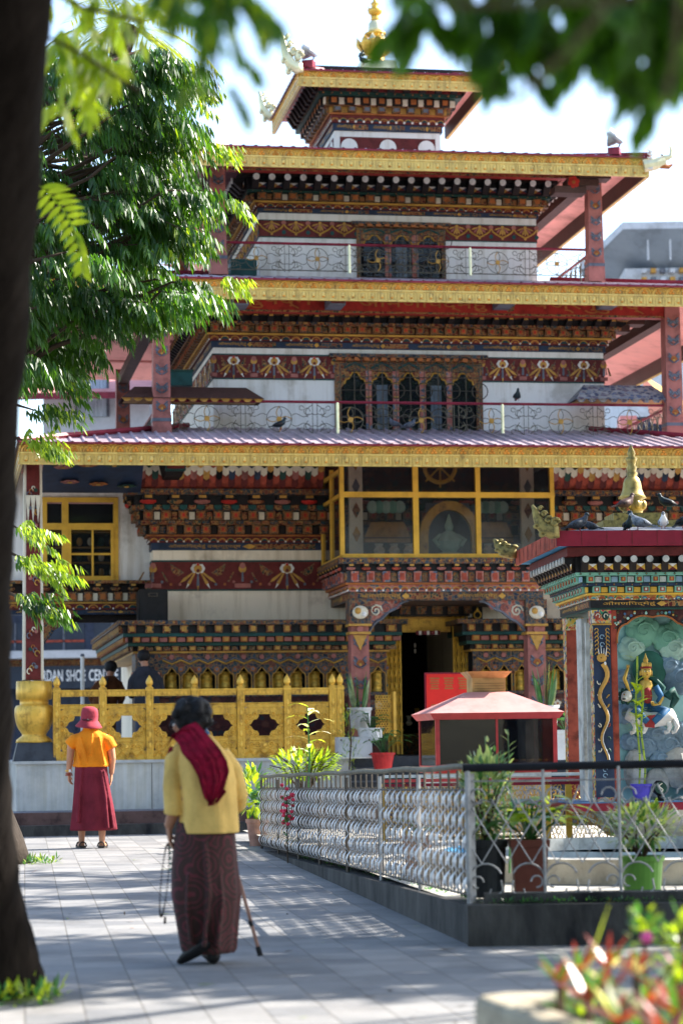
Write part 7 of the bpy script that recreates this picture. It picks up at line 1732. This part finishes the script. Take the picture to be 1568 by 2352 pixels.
# palm behind the tree top
PT = thing('palm_tree', 'fan of stiff yellow green palm fronds rising behind the dark tree at the upper left', 'tree', onz(-70, 1900, 29, .07)); M = MB(); c = at(300, 60, 29) - PT.location; rd = random.Random(10)
for i in range(22):
    a = rd.uniform(0, 6.28); el = rd.uniform(-.5, .9); d = Vector((math.cos(a) * math.cos(el), math.sin(a) * math.cos(el), math.sin(el))); p = c.copy(); dd = d.copy()
    for k in range(16):
        q = p + dd * .085; side = dd.cross(Vector((0, 0, 1))).normalized() if abs(dd.z) < .95 else Vector((1, 0, 0))
        for s_ in (-1, 1): M.leaf(q, side * s_ * .8 + dd * .8 + Vector((0, 0, -.15)), .42 * (1 - k / 26), .03, .35, 'palmleaf', 2)
        p = q; dd = (dd + Vector((0, 0, -.07))).normalized()
M.build('fronds', PT); M = MB(); M.tube([(0, 0, -.1), (.1, 0, 4), (.4, 0, 5.8), (1.1, 0, 7.6), c], [.2, .15, .14, .13, .12], 'bark', 10); M.build('trunk', PT)
# fallen leaves
M0 = None
for i, (x, y, lb) in enumerate(((820, 1870 + 0, 0),)): pass
fl = [(1190, 1404, 'yellow fallen leaf on the paving just behind the shoes of the person in yellow'), ]
def fallen(px_, py_, Yg, col, lb):
    p = atz(px_, py_, gz(Yg) + .006); o_ = MB(); o_.leaf((-.04, 0, 0), (1, .2, .1), .1, .04, .2, col, 4); o = o_.build('fallen_leaf'); o.location = p; tag(o, lb, 'leaf', 'leaves fallen on the paving')
fallen(472, 2261, 13, 'leafyellowlit', 'yellow green fallen leaf just below the black shoes'); fallen(380, 1886 + 110, 24, 'leafyellowlit', 'small green leaf on the sunlit paving between the two walkers'); fallen(1025, 2181, 14, 'twig', 'brown curled leaf on the paving before the black kerb corner'); fallen(375, 2100, 16, 'leafyellowlit', 'pale leaf on the sunny strip left of the patterned skirt')
# ------------------------------------------------------------------ people
def remesh(o, vox, sm=4):
    m = o.modifiers.new('r', 'REMESH'); m.mode = 'VOXEL'; m.voxel_size = vox; m.use_smooth_shade = True
    m = o.modifiers.new('s', 'SMOOTH'); m.factor = .5; m.iterations = sm
def hand(M, w, d, palm, side, mat, k=1.0, curl=.5, spread=.25):
    """palm and five separate fingers; w wrist, d pointing direction, palm normal, side = thumb side"""
    w, d, n, s = Vector(w), Vector(d).normalized(), Vector(palm).normalized(), Vector(side).normalized()
    M.tube([w - d * .02 * k, w + d * .02 * k, w + d * .05 * k, w + d * .085 * k], [(.024 * k, .018 * k), (.03 * k, .017 * k), (.038 * k, .016 * k), (.036 * k, .013 * k)], mat, 10)
    for i, (o_, L) in enumerate(((.027, .068), (.009, .078), (-.009, .072), (-.026, .056))):
        b = w + d * .082 * k + s * o_ * k; dd = (d + s * (o_ * spread * 8)).normalized(); pts = [b - dd * .02 * k, b]; p = b; 
        for j in range(3): dd = (dd + n * curl * .55).normalized(); p = p + dd * L * k * (.42, .32, .26)[j]; pts.append(p)
        M.tube(pts, [.0095 * k, .0092 * k, .0086 * k, .008 * k, .0062 * k], mat, 8)
    b = w + d * .03 * k + s * .028 * k; M.tube([w + d * .012 * k + s * .012 * k, b, b + (d + s * .9).normalized() * .032 * k, b + (d * 1.2 + s * .6 + n * .4).normalized() * .06 * k], [.012 * k, .0115 * k, .010 * k, .0075 * k], mat, 8)
def headm(M, c, f, r, mat, neck=None):
    """skull, jaw, nose, ears, eye sockets; f = facing direction"""
    c = Vector(c); f = Vector(f).normalized(); s = f.cross(Vector((0, 0, 1))).normalized(); u = s.cross(f).normalized()
    M.ball(c, (r * .82, r * .82, r * 1.0), mat, 18, 12); M.ball(c + f * r * .2 - u * r * .1, (r * .74, r * .74, r * .9), mat, 16, 11); M.ball(c + f * r * .42 - u * r * .78, (r * .42, r * .42, r * .36), mat, 12, 8)
    M.tube([c + f * r * .88 + u * r * .12, c + f * r * 1.02 - u * r * .12, c + f * r * 1.12 - u * r * .28, c + f * r * .94 - u * r * .36], [r * .07, r * .1, r * .14, r * .1], mat, 7)
    for q in (-1, 1): M.ball(c + s * q * r * .84 - u * r * .08, (r * .14, r * .2, r * .27), mat, 8, 6); M.ball(c + f * r * .72 + s * q * r * .42 - u * r * .2, (r * .26, r * .26, r * .22), mat, 8, 6)
    M.tube([c + f * r * .86 - u * r * .56 - s * r * .22, c + f * r * .96 - u * r * .55, c + f * r * .86 - u * r * .56 + s * r * .22], r * .085, mat, 6)
def facedet(M, c, f, r):
    c = Vector(c); f = Vector(f).normalized(); s = f.cross(Vector((0, 0, 1))).normalized(); u = s.cross(f).normalized()
    for q in (-1, 1):
        e = c + f * r * .93 + s * q * r * .34 + u * r * .02; M.ball(e, r * .1, 'white', 8, 6); M.ball(e + f * r * .06, r * .055, 'black', 6, 5)
        M.tube([e + u * r * .2 - s * q * r * .16 + f * r * .02, e + u * r * .25, e + u * r * .17 + s * q * r * .2 - f * r * .05], r * .03, 'hair', 5)
    M.tube([c + f * r * .93 - u * r * .56 - s * r * .2, c + f * r * 1.03 - u * r * .56, c + f * r * .93 - u * r * .56 + s * r * .2], r * .04, 'rustred', 5)
def shoe(M, a, d, k, mat, up=0):
    a, d = Vector(a), Vector(d).normalized(); u = Vector((0, 0, 1))
    M.tube([a - d * .07 * k, a - d * .03 * k, a + d * .04 * k, a + d * .12 * k, a + d * .17 * k], [(.03 * k, .03 * k), (.038 * k, .045 * k), (.042 * k, .042 * k), (.045 * k, .03 * k), (.025 * k, .015 * k)], mat, 12)
# --- person in orange shirt and maroon skirt
mY = 28.4; mo = onz(212, 1945, mY, gz(mY) + .0)
PM = thing('person', 'person walking away in a maroon sun hat, sleeveless orange shirt and long maroon skirt', 'person', mo)
M = MB()
headm(M, (-.035, .03, 1.46), (0, 1, .0), .1, 'skinwarm'); M.tube([(-.035, .02, 1.4), (-.02, 0, 1.32)], [.055, .065], 'skinwarm', 12)
M.loft([(0, 0, .8, .15, .11), (0, 0, .92, .16, .11), (0, 0, 1.05, .155, .105), (0, 0, 1.2, .18, .11), (-.005, 0, 1.29, .17, .09), (-.015, 0, 1.35, .08, .06)], 'skinwarm', 20)
M.tube([(-.16, 0, 1.29), (-.235, 0, 1.22), (-.25, .0, 1.06), (-.275, .03, .88)], [.055, .052, .043, .03], 'skinwarm', 12); M.tube([(.14, 0, 1.29), (.215, 0, 1.2), (.24, 0, 1.04), (.225, .03, .86)], [.055, .052, .043, .03], 'skinwarm', 12)
hand(M, (-.275, .03, .875), (.12, -.05, -1), (.8, -.6, 0), (.3, .9, 0), 'skinwarm', 1, .75); hand(M, (.225, .03, .85), (-.06, .0, -1), (-1, .1, 0), (0, 1, 0), 'skinwarm', 1, .35)
for x, y in ((-.125, .04), (.12, -.04)): M.tube([(x * .7, 0, .82), (x, y, .45), (x, y, .22), (x + .0, y, .08), (x + .0, y + .01, .045)], [.085, .055, .046, .034, .036], 'skinwarm', 12)
for x, y, dx in ((-.125, .05, -.35), (.12, -.03, .1)): M.tube([(x, y - .03, .035), (x + dx * .06, y + .06, .035), (x + dx * .14, y + .14, .025)], [(.036, .03), (.044, .03), (.03, .016)], 'skinwarm', 10)
remesh(M.build('body', PM), .0065)
M = MB()
def mf(a, z): return .05 * math.sin(5 * a + z * 6) * (1 - .5 * (z > 1.2)) + .03 * math.sin(11 * a + 1 + z * 4)
M.loft([(.005, 0, .955, .185, .12), (.0, 0, .935, .205, .14), (0, 0, .965, .215, .15), (0, 0, 1.02, .205, .145), (0, 0, 1.1, .19, .135), (0, 0, 1.2, .195, .13), (-.005, 0, 1.28, .195, .12), (-.01, 0, 1.33, .15, .1), (-.02, 0, 1.375, .085, .075), (-.025, 0, 1.41, .07, .065), (-.028, .01, 1.42, .06, .055)], 'orangecloth', 44, fold=mf)
M.tube([(-.12, 0, 1.27), (-.2, 0, 1.25), (-.262, 0, 1.19)], [.075, .078, .074], 'orangecloth', 16); M.tube([(.11, 0, 1.27), (.19, 0, 1.23), (.235, 0, 1.15)], [.075, .08, .074], 'orangecloth', 16)
for x0_, x1_, za, zb_ in ((-.12, -.04, 1.3, 1.0), (.02, .0, 1.33, 1.08), (.1, .16, 1.3, .97), (-.17, -.12, 1.2, .96)): M.tube([(x0_, -.115, za), ((x0_ + x1_) / 2, -.135, (za + zb_) / 2), (x1_, -.14, zb_)], [.006, .014, .018], 'orangecloth', 6)
remesh(M.build('shirt', PM), .008, 3)
M = MB()
def sf(a, z): k = max(0, 1 - (z - .2) / .8); return k * (.05 * math.sin(4 * a + .6) + .035 * math.sin(9 * a + 2)) + .008 * math.sin(17 * a)
M.loft([(.02, 0, .205, .245, .155), (.02, 0, .215, .262, .17), (.015, 0, .45, .235, .16), (.0, 0, .7, .205, .15), (-.008, 0, .88, .192, .14), (-.01, 0, .965, .185, .13), (-.01, 0, .975, .165, .11)], 'maroonskirt', 64, fold=sf)
for P_ in ([(-.1, -.135, .93), (-.13, -.155, .6), (-.15, -.165, .3)], [(.12, -.13, .9), (.17, -.13, .6), (.2, -.14, .23)], [(.15, -.12, .9), (.22, -.1, .5), (.26, -.1, .23)]): M.tube(P_, [(.012, .012), (.02, .016), (.03, .02)], 'maroonskirt', 6)
remesh(M.build('skirt', PM), .009, 2)
M = MB(); M.T = Matrix.Translation((-.035, .02, 1.44)) @ Matrix.Rotation(R(5), 4, 'Y') @ Matrix.Rotation(R(6), 4, 'X')
M.lathe([(.155, -.035), (.158, -.03), (.135, .0), (.108, .035), (.1, .045), (.102, .1), (.098, .15), (.085, .185), (.05, .203), (.005, .205)], (0, 0, 0), 'hat', 36, fold=lambda a, z: .02 * math.sin(3 * a + z * 20) + .015 * math.sin(7 * a)); M.T = None
ht = M.build('hat', PM, smooth=True); M = MB(); M.tube([(-.1, -.075, 1.49), (-.035, -.105, 1.485), (.02, -.09, 1.49)], .006, 'black', 5); M.ball((-.035, -.108, 1.487), .012, 'black', 6, 5); M.build('cord', ht)
for (x, y, dx) in ((-.125, .05, -.35), (.12, -.03, .1)):
    M = MB(); a, d = Vector((x, y, .0)), Vector((dx, 1, 0)).normalized(); sd = d.cross(Vector((0, 0, 1)))
    out = [a + d * t + sd * w_ for t, w_ in ((-.08, .0), (-.06, .036), (0, .04), (.08, .046), (.14, .04), (.175, 0), (.14, -.04), (.08, -.046), (0, -.04), (-.06, -.036))]
    M.add([(p.x, p.y, .002) for p in out] + [(p.x, p.y, .028) for p in out], [tuple(range(10)), tuple(range(19, 9, -1))] + [(i, i + 10, (i + 1) % 10 + 10, (i + 1) % 10) for i in range(10)], 'sandal')
    for t in (.06, .1, -.055): M.tube([a + d * t + sd * .045 + Vector((0, 0, .02)), a + d * t + sd * .03 + Vector((0, 0, .06)), a + d * t + Vector((0, 0, .075)), a + d * t - sd * .03 + Vector((0, 0, .06)), a + d * t - sd * .045 + Vector((0, 0, .02))], .009, 'sandal', 6)
    M.build('sandal', PM)
M = MB(); M.tube([(-.272 + .034 * math.cos(t), .03 + .034 * math.sin(t), .9) for t in [k * .7 for k in range(10)]], .01, 'golds', 6); M.ball((-.255, -.005, .9), (.018, .008, .018), 'signwhite', 10, 6); M.build('wristwatch', PM)
M = MB()
for j in range(3): M.tube([(-.27 + (.036 + j * .003) * math.cos(t), .03 + .036 * math.sin(t), .87 - j * .012) for t in [k * .7 for k in range(10)]], .005, 'rustred', 5)
o = M.build('bracelet_beads', PM); 
# --- person in yellow cardigan with crimson shawl and cane
wY = 13.62; wo = onz(465, 2212, wY, 0)
PW = thing('person', 'stooped person walking away in a yellow cardigan, crimson shawl and long dark patterned skirt', 'person', wo)
M = MB(); hc = Vector((-.068, .12, 1.345)); hf = Vector((-.85, .55, -.28))
headm(M, hc, hf, .095, 'skin'); M.tube([hc + Vector((.02, -.02, -.06)), (.0, .04, 1.2)], [.05, .062], 'skin', 12)
M.loft([(.03, .0, .55, .14, .11), (.03, -.02, .72, .15, .12), (.02, -.03, .85, .14, .11), (.01, -.01, 1.0, .15, .11), (.0, .02, 1.12, .15, .1), (-.01, .05, 1.2, .1, .08)], 'skin', 20)
M.tube([(-.12, .03, 1.15), (-.158, -.05, .98), (-.15, -.055, .84), (-.18, -.03, .755)], [.05, .045, .036, .028], 'skin', 12); M.tube([(.14, .05, 1.1), (.2, .05, .95), (.19, .15, .87), (.11, .28, .84)], [.05, .045, .036, .026], 'skin', 12)
hand(M, (-.18, -.03, .76), (.1, .05, -1), (1, -.2, 0), (.1, 1, 0), 'skin', 1.0, .55); hand(M, (.11, .28, .84), (.1, .6, -.5), (-.2, -.3, -1), (-1, .2, 0), 'skin', .95, .9)
for x, y, fy in ((-.04, -.06, 0), (.06, .08, 0)): M.tube([(x * .8, 0, .6), (x, y, .35), (x, y, .08)], [.08, .055, .036], 'skin', 10)
remesh(M.build('body', PW), .006)
M = MB(); facedet(M, hc, hf, .095); hs_ = hf.normalized().cross(Vector((0, 0, 1))).normalized()
M.build('face_detail', PW)
M = MB(); f_ = hf.normalized()
for q_ in (-1, 1): e = hc + f_ * .104 + hs_ * q_ * .034; M.tube([e + hs_ * .024 * math.cos(t) + Vector((0, 0, .02 * math.sin(t))) for t in [k * .7 for k in range(10)]], .0022, 'ironblk', 4); M.tube([e + hs_ * q_ * .024, e + hs_ * q_ * .048 - f_ * .03, e + hs_ * q_ * .05 - f_ * .1], .002, 'ironblk', 4)
M.build('glasses', PW)
M = MB(); rd = random.Random(3); bk = -f_
for _ in range(46):
    d = Vector((rd.uniform(-1, 1), rd.uniform(-1, 1), rd.uniform(-.35, 1))).normalized()
    if d.dot(f_) > .35 and d.z < .45: continue
    p = hc + Vector((d.x * .1, d.y * .1, d.z * .1)) + Vector((.012, -.01, .018)); M.ball(p, (.034, .034, .03), 'hair', 9, 6)
M.ball(hc + Vector((.015, -.01, .02)), (.105, .105, .1), 'hair', 16, 10); remesh(M.build('hair', PW), .009, 3)
M = MB()
for _ in range(260):
    d = Vector((rd.uniform(-1, 1), rd.uniform(-1, 1), rd.uniform(-.6, 1))).normalized()
    if d.dot(f_) > .3 and d.z < .5: continue
    p = hc + Vector((.015, -.01, .02)) + d * .112; t_ = Vector((rd.uniform(-1, 1), rd.uniform(-1, 1), rd.uniform(-1.2, .4))).normalized() * .035; M.tube([p - t_ * .3, p + t_ * .5 + d * .01, p + t_], [.003, .0025, .001], 'hair', 3)
M.build('hair_strands', PW)
M = MB(); M.tube([hc + Vector((.085, -.04, -.05)), hc + Vector((.1, -.01, -.075)), hc + Vector((.09, .03, -.09))], .014, 'robeblue', 8); M.build('hair_tie', PW)
M = MB()
def wf(a, z): k = 1 - (z - .7) / .5; return .03 * math.sin(6 * a + z * 3) * k + .022 * math.sin(10 * a + z * 9)
M.loft([(.045, -.03, .73, .145, .13), (.045, -.035, .715, .162, .15), (.045, -.035, .76, .163, .15), (.045, -.035, .88, .156, .145), (.04, -.03, 1.0, .156, .14), (.025, -.01, 1.1, .15, .13), (.0, .02, 1.18, .13, .115), (.0, .05, 1.235, .085, .085), (-.01, .07, 1.265, .065, .065)], 'yellowcloth', 48, fold=wf)
M.tube([(-.09, .03, 1.19), (-.148, .0, 1.12), (-.158, -.05, .98), (-.148, -.06, .86), (-.152, -.055, .825)], [.06, .056, .052, .055, .053], 'yellowcloth', 18); M.tube([(.1, .04, 1.15), (.175, .05, 1.06), (.21, .06, .92), (.2, .14, .87), (.14, .24, .85)], [.065, .058, .052, .048, .04], 'yellowcloth', 16)
remesh(M.build('cardigan', PW), .006, 3)
M = MB()
def kf(a, z): k = max(0, 1 - (z - .05) / .7); return k * (.07 * math.sin(5 * a + 1) + .05 * math.sin(9 * a)) + .01 * math.sin(13 * a)
M.loft([(.03, .0, .055, .135, .12), (.03, .0, .075, .148, .135), (.025, .0, .2, .165, .15), (.02, -.01, .38, .19, .17), (.015, -.02, .55, .182, .16), (.02, -.03, .7, .17, .145), (.025, -.03, .78, .155, .13)], 'skirtwoman', 64, fold=kf)
for P_ in ([(.03, -.18, .68), (.05, -.19, .4), (.02, -.17, .1)], [(.1, -.15, .6), (.12, -.16, .35), (.09, -.15, .1)], [(-.06, -.17, .5), (-.07, -.16, .3), (-.05, -.14, .12)]): M.tube(P_, [(.012, .01), (.022, .014), (.024, .016)], 'skirtwoman', 6)
remesh(M.build('skirt', PW), .008, 2)
# shawl: a folded strip lying over the back from the left shoulder to a point
EL = [(300, 480), (340, 415), (400, 470), (430, 545), (500, 620), (560, 720), (590, 830), (610, 900), (645, 938)]
ER = [(330, 395), (440, 320), (535, 285), (640, 400), (735, 510), (790, 600), (812, 690), (765, 850), (695, 925)]
cvt = lambda p: ((p[0] - 567) / 1457, (2235 - p[1]) / 1457)
def backy(x, z):
    cx_ = .02; yr = -.03 + max(0, (z - 1.0)) * .35; return yr - .155 * math.sqrt(max(.02, 1 - ((x - cx_) / .2) ** 2)) * (1 if z < 1.15 else max(.35, 1 - (z - 1.15) * 3.2))
M = MB(); nu, nv = 34, 20; vs = []
for layer in (0, 1):
    for i in range(nu):
        t = i / (nu - 1) * (len(EL) - 1); k = min(int(t), len(EL) - 2); fr_ = t - k
        a = Vector(cvt(EL[k])).lerp(Vector(cvt(EL[k + 1])), fr_); b = Vector(cvt(ER[k])).lerp(Vector(cvt(ER[k + 1])), fr_)
        for j in range(nv):
            u = j / (nv - 1); x, z = a.x + (b.x - a.x) * u, a.y + (b.y - a.y) * u
            fold = .019 * math.sin(u * 15 + t * .5) + .010 * math.sin(u * 29 + 2 + t)
            vs.append((x, backy(x, z) - .024 - abs(fold) - (.0 if layer else .014), z + (rd.uniform(-.006, .006) if i == nu - 1 else 0)))
fs = []
for L0 in (0, nu * nv):
    for i in range(nu - 1):
        for j in range(nv - 1): q = L0 + i * nv + j; fs.append((q, q + 1, q + nv + 1, q + nv))
bd = [j for j in range(nv)] + [i * nv + nv - 1 for i in range(1, nu)] + [(nu - 1) * nv + j for j in range(nv - 2, -1, -1)] + [i * nv for i in range(nu - 2, 0, -1)]
for a, b in zip(bd, bd[1:] + bd[:1]): fs.append((a, b, b + nu * nv, a + nu * nv))
M.add(vs, fs, 'scarf')
for i in range(30): u = i / 29; x = cvt((645 + 55 * u, 0))[0]; z = cvt((0, 936 - 12 * u))[1]; M.tube([(x, backy(x, z) - .04, z), (x + rd.uniform(-.008, .008), backy(x, z) - .042, z - .02)], .002, 'scarf', 3)
for i in range(26): u = i / 25; x, z = cvt((700 + 70 * u, 925 - 90 * u)); M.tube([(x, backy(x, z) - .04, z), (x + .012, backy(x, z) - .042, z - .014)], .002, 'scarf', 3)
M.tube([(-.15, -.01, 1.19), (-.175, .05, 1.1), (-.185, .09, .95), (-.17, .1, .78)], [(.03, .02), (.035, .015), (.03, .012), (.025, .008)], 'scarf', 8)
M.build('shawl', PW, smooth=True)
M = MB(); shoe(M, (-.005, -.1, .10), (-.75, .5, -.55), 1.0, 'shoe'); M.build('shoe', PW, smooth=True); M = MB(); shoe(M, (.06, -.03, .045), (-.25, 1, 0), 1.0, 'shoe'); M.build('shoe', PW, smooth=True)
CN = thing('cane', 'thin brown walking stick with black rubber tip held in front of the stooped person', 'cane', onz(598, 2187, 14.05, .0)); M = MB()
tip = Vector((0, 0, .0)); top_ = wo + Vector((.09, .33, .78)) - CN.location; M.tube([tip + (top_ - tip) * .05, tip + (top_ - tip) * .5 + Vector((.006, 0, 0)), top_], .0105, 'terracotta', 8); M.tube([top_, top_ + Vector((0, .02, .05)), top_ + Vector((0, -.02, .075)), top_ + Vector((0, -.09, .06))], .012, 'terracotta', 8); M.build('stick', CN); M = MB(); M.tube([tip, tip + (top_ - tip) * .07], [.017, .014], 'black', 8); M.build('rubber_tip', CN); M = MB(); M.tube([tip + (top_ - tip) * .22, tip + (top_ - tip) * .26], .013, 'black', 8); M.build('collar', CN)
BD = thing('prayer_beads', 'long loop of dark prayer beads hanging from the left hand of the stooped person', 'beads', wo + Vector((-.175, .0, .66))); M = MB()
for k in range(64):
    t = k / 64 * 2 * math.pi; x = -.022 - .018 * math.sin(t) + .01 * math.cos(t); z = -.2 + .2 * math.cos(t); x += (-.02 * (1 - math.cos(t)) / 2) ; M.ball((x, -.01 * math.sin(t), z), .0062, 'dark', 6, 4)
M.tube([(-.03, 0, -.4), (-.032, 0, -.44)], [.006, .009], 'dark', 6); M.build('bead_strand', BD); M = MB()
for k in range(5): M.ball((.0, .01, -.02 - k * .03), .008, 'cloudgreen', 6, 4)
M.build('counter_bead', BD)
# --- two visitors behind the balustrade
def visitor(lab, px_, pyh, v, top, low, hgt, lean, bag=False):
    k = (34.6 + v) / FPX; loc = B.o + B.W * U(px_, 1560, v) + B.D * v + Vector((0, 0, 1.07)); o = thing('person', lab, 'person', loc, YAW); h = hgt
    M = MB(); headm(M, (lean * 1.1, .16, h * .92), (-.2 + lean, 1, -.3), .1, 'skin'); M.tube([(lean, .1, h * .88), (lean * .8, .05, h * .8)], [.05, .06], 'skin', 10)
    M.loft([(0, 0, h * .48, .15, .11), (0, 0, h * .6, .14, .1), (lean * .5, .03, h * .75, .17, .1), (lean * .8, .05, h * .81, .1, .07)], 'skin', 18)
    for s_ in (-1, 1):
        M.tube([(s_ * .16 + lean * .7, .05, h * .78), (s_ * .22 + lean * .4, .02, h * .63), (s_ * .2 + lean * .5, .2, h * .56)], [.05, .042, .028], 'skin', 10); hand(M, (s_ * .2 + lean * .5, .2, h * .56), (-s_ * .1, 1, .1), (0, 0, -1), (-s_, .2, 0), 'skin', 1, .4)
        M.tube([(s_ * .08, 0, h * .5), (s_ * .09, .02, h * .27), (s_ * .1, 0, .06)], [.085, .06, .04], 'skin', 10); M.tube([(s_ * .1, -.03, .04), (s_ * .1, .12, .025)], [.04, .03], 'skin', 8)
    remesh(M.build('body', o), .009)
    M = MB(); M.loft([(0, 0, h * .42, .19, .14), (0, 0, h * .43, .2, .15), (0, 0, h * .55, .185, .14), (lean * .4, .02, h * .7, .2, .14), (lean * .7, .04, h * .79, .16, .11), (lean * .9, .07, h * .84, .08, .07)], top, 36, fold=lambda a, z: .02 * math.sin(6 * a + z * 6))
    for s_ in (-1, 1): M.tube([(s_ * .12 + lean * .7, .04, h * .77), (s_ * .2 + lean * .55, .03, h * .7), (s_ * .225 + lean * .4, .03, h * .62), (s_ * .2 + lean * .5, .17, h * .57)], [.07, .065, .058, .045], top, 14)
    remesh(M.build('jacket', o), .01, 3)
    M = MB(); M.loft([(0, 0, .1, .17, .14), (0, 0, h * .3, .175, .14), (0, 0, h * .48, .17, .13)], low, 30, fold=lambda a, z: .04 * math.sin(6 * a)); M.build('skirt' if bag else 'trousers', o, smooth=True)
    M = MB(); M.ball((lean * 1.1, .15, h * .935), (.1, .105, .1), 'hair', 16, 10); M.build('hair', o, smooth=True)
    if bag: M = MB(); M.tube([(-.05 + lean, -.1, h * .82), (-.02, -.16, h * .65), (.1, -.15, h * .5)], .02, 'black', 6); M.ball((.12, -.12, h * .45), (.1, .06, .13), 'black', 10, 8); M.build('shoulder_bag', o)
visitor('person in a dark grey hooded jacket bending toward the prayer wheels behind the gold balustrade', 338, 1505, 1.35, 'greycloth', 'fardark', 1.62, -.03)
visitor('person in dark orange robe with a black shoulder strap standing in shadow behind the balustrade', 240, 1525, 2.6, 'orangerobe', 'orangerobe', 1.5, .1, True)

M = MB(); rd = random.Random(21)
for i in range(150):
    x, y = rd.uniform(-3, 3), rd.uniform(9.5, 30); z = gz(y) + .004
    if x > lf(y) - .1: continue
    M.leaf((x, y, z), (rd.uniform(-1, 1), rd.uniform(-1, 1), .08), rd.uniform(.03, .08), rd.uniform(.012, .03), .1, rd.choice(['twig', 'terracotta', 'leafyellowlit', 'twig']), 2)
o = M.build('leaf_litter'); o['kind'] = 'stuff'; o['label'] = 'tiny dry leaf crumbs scattered over the paving'; o['category'] = 'litter'
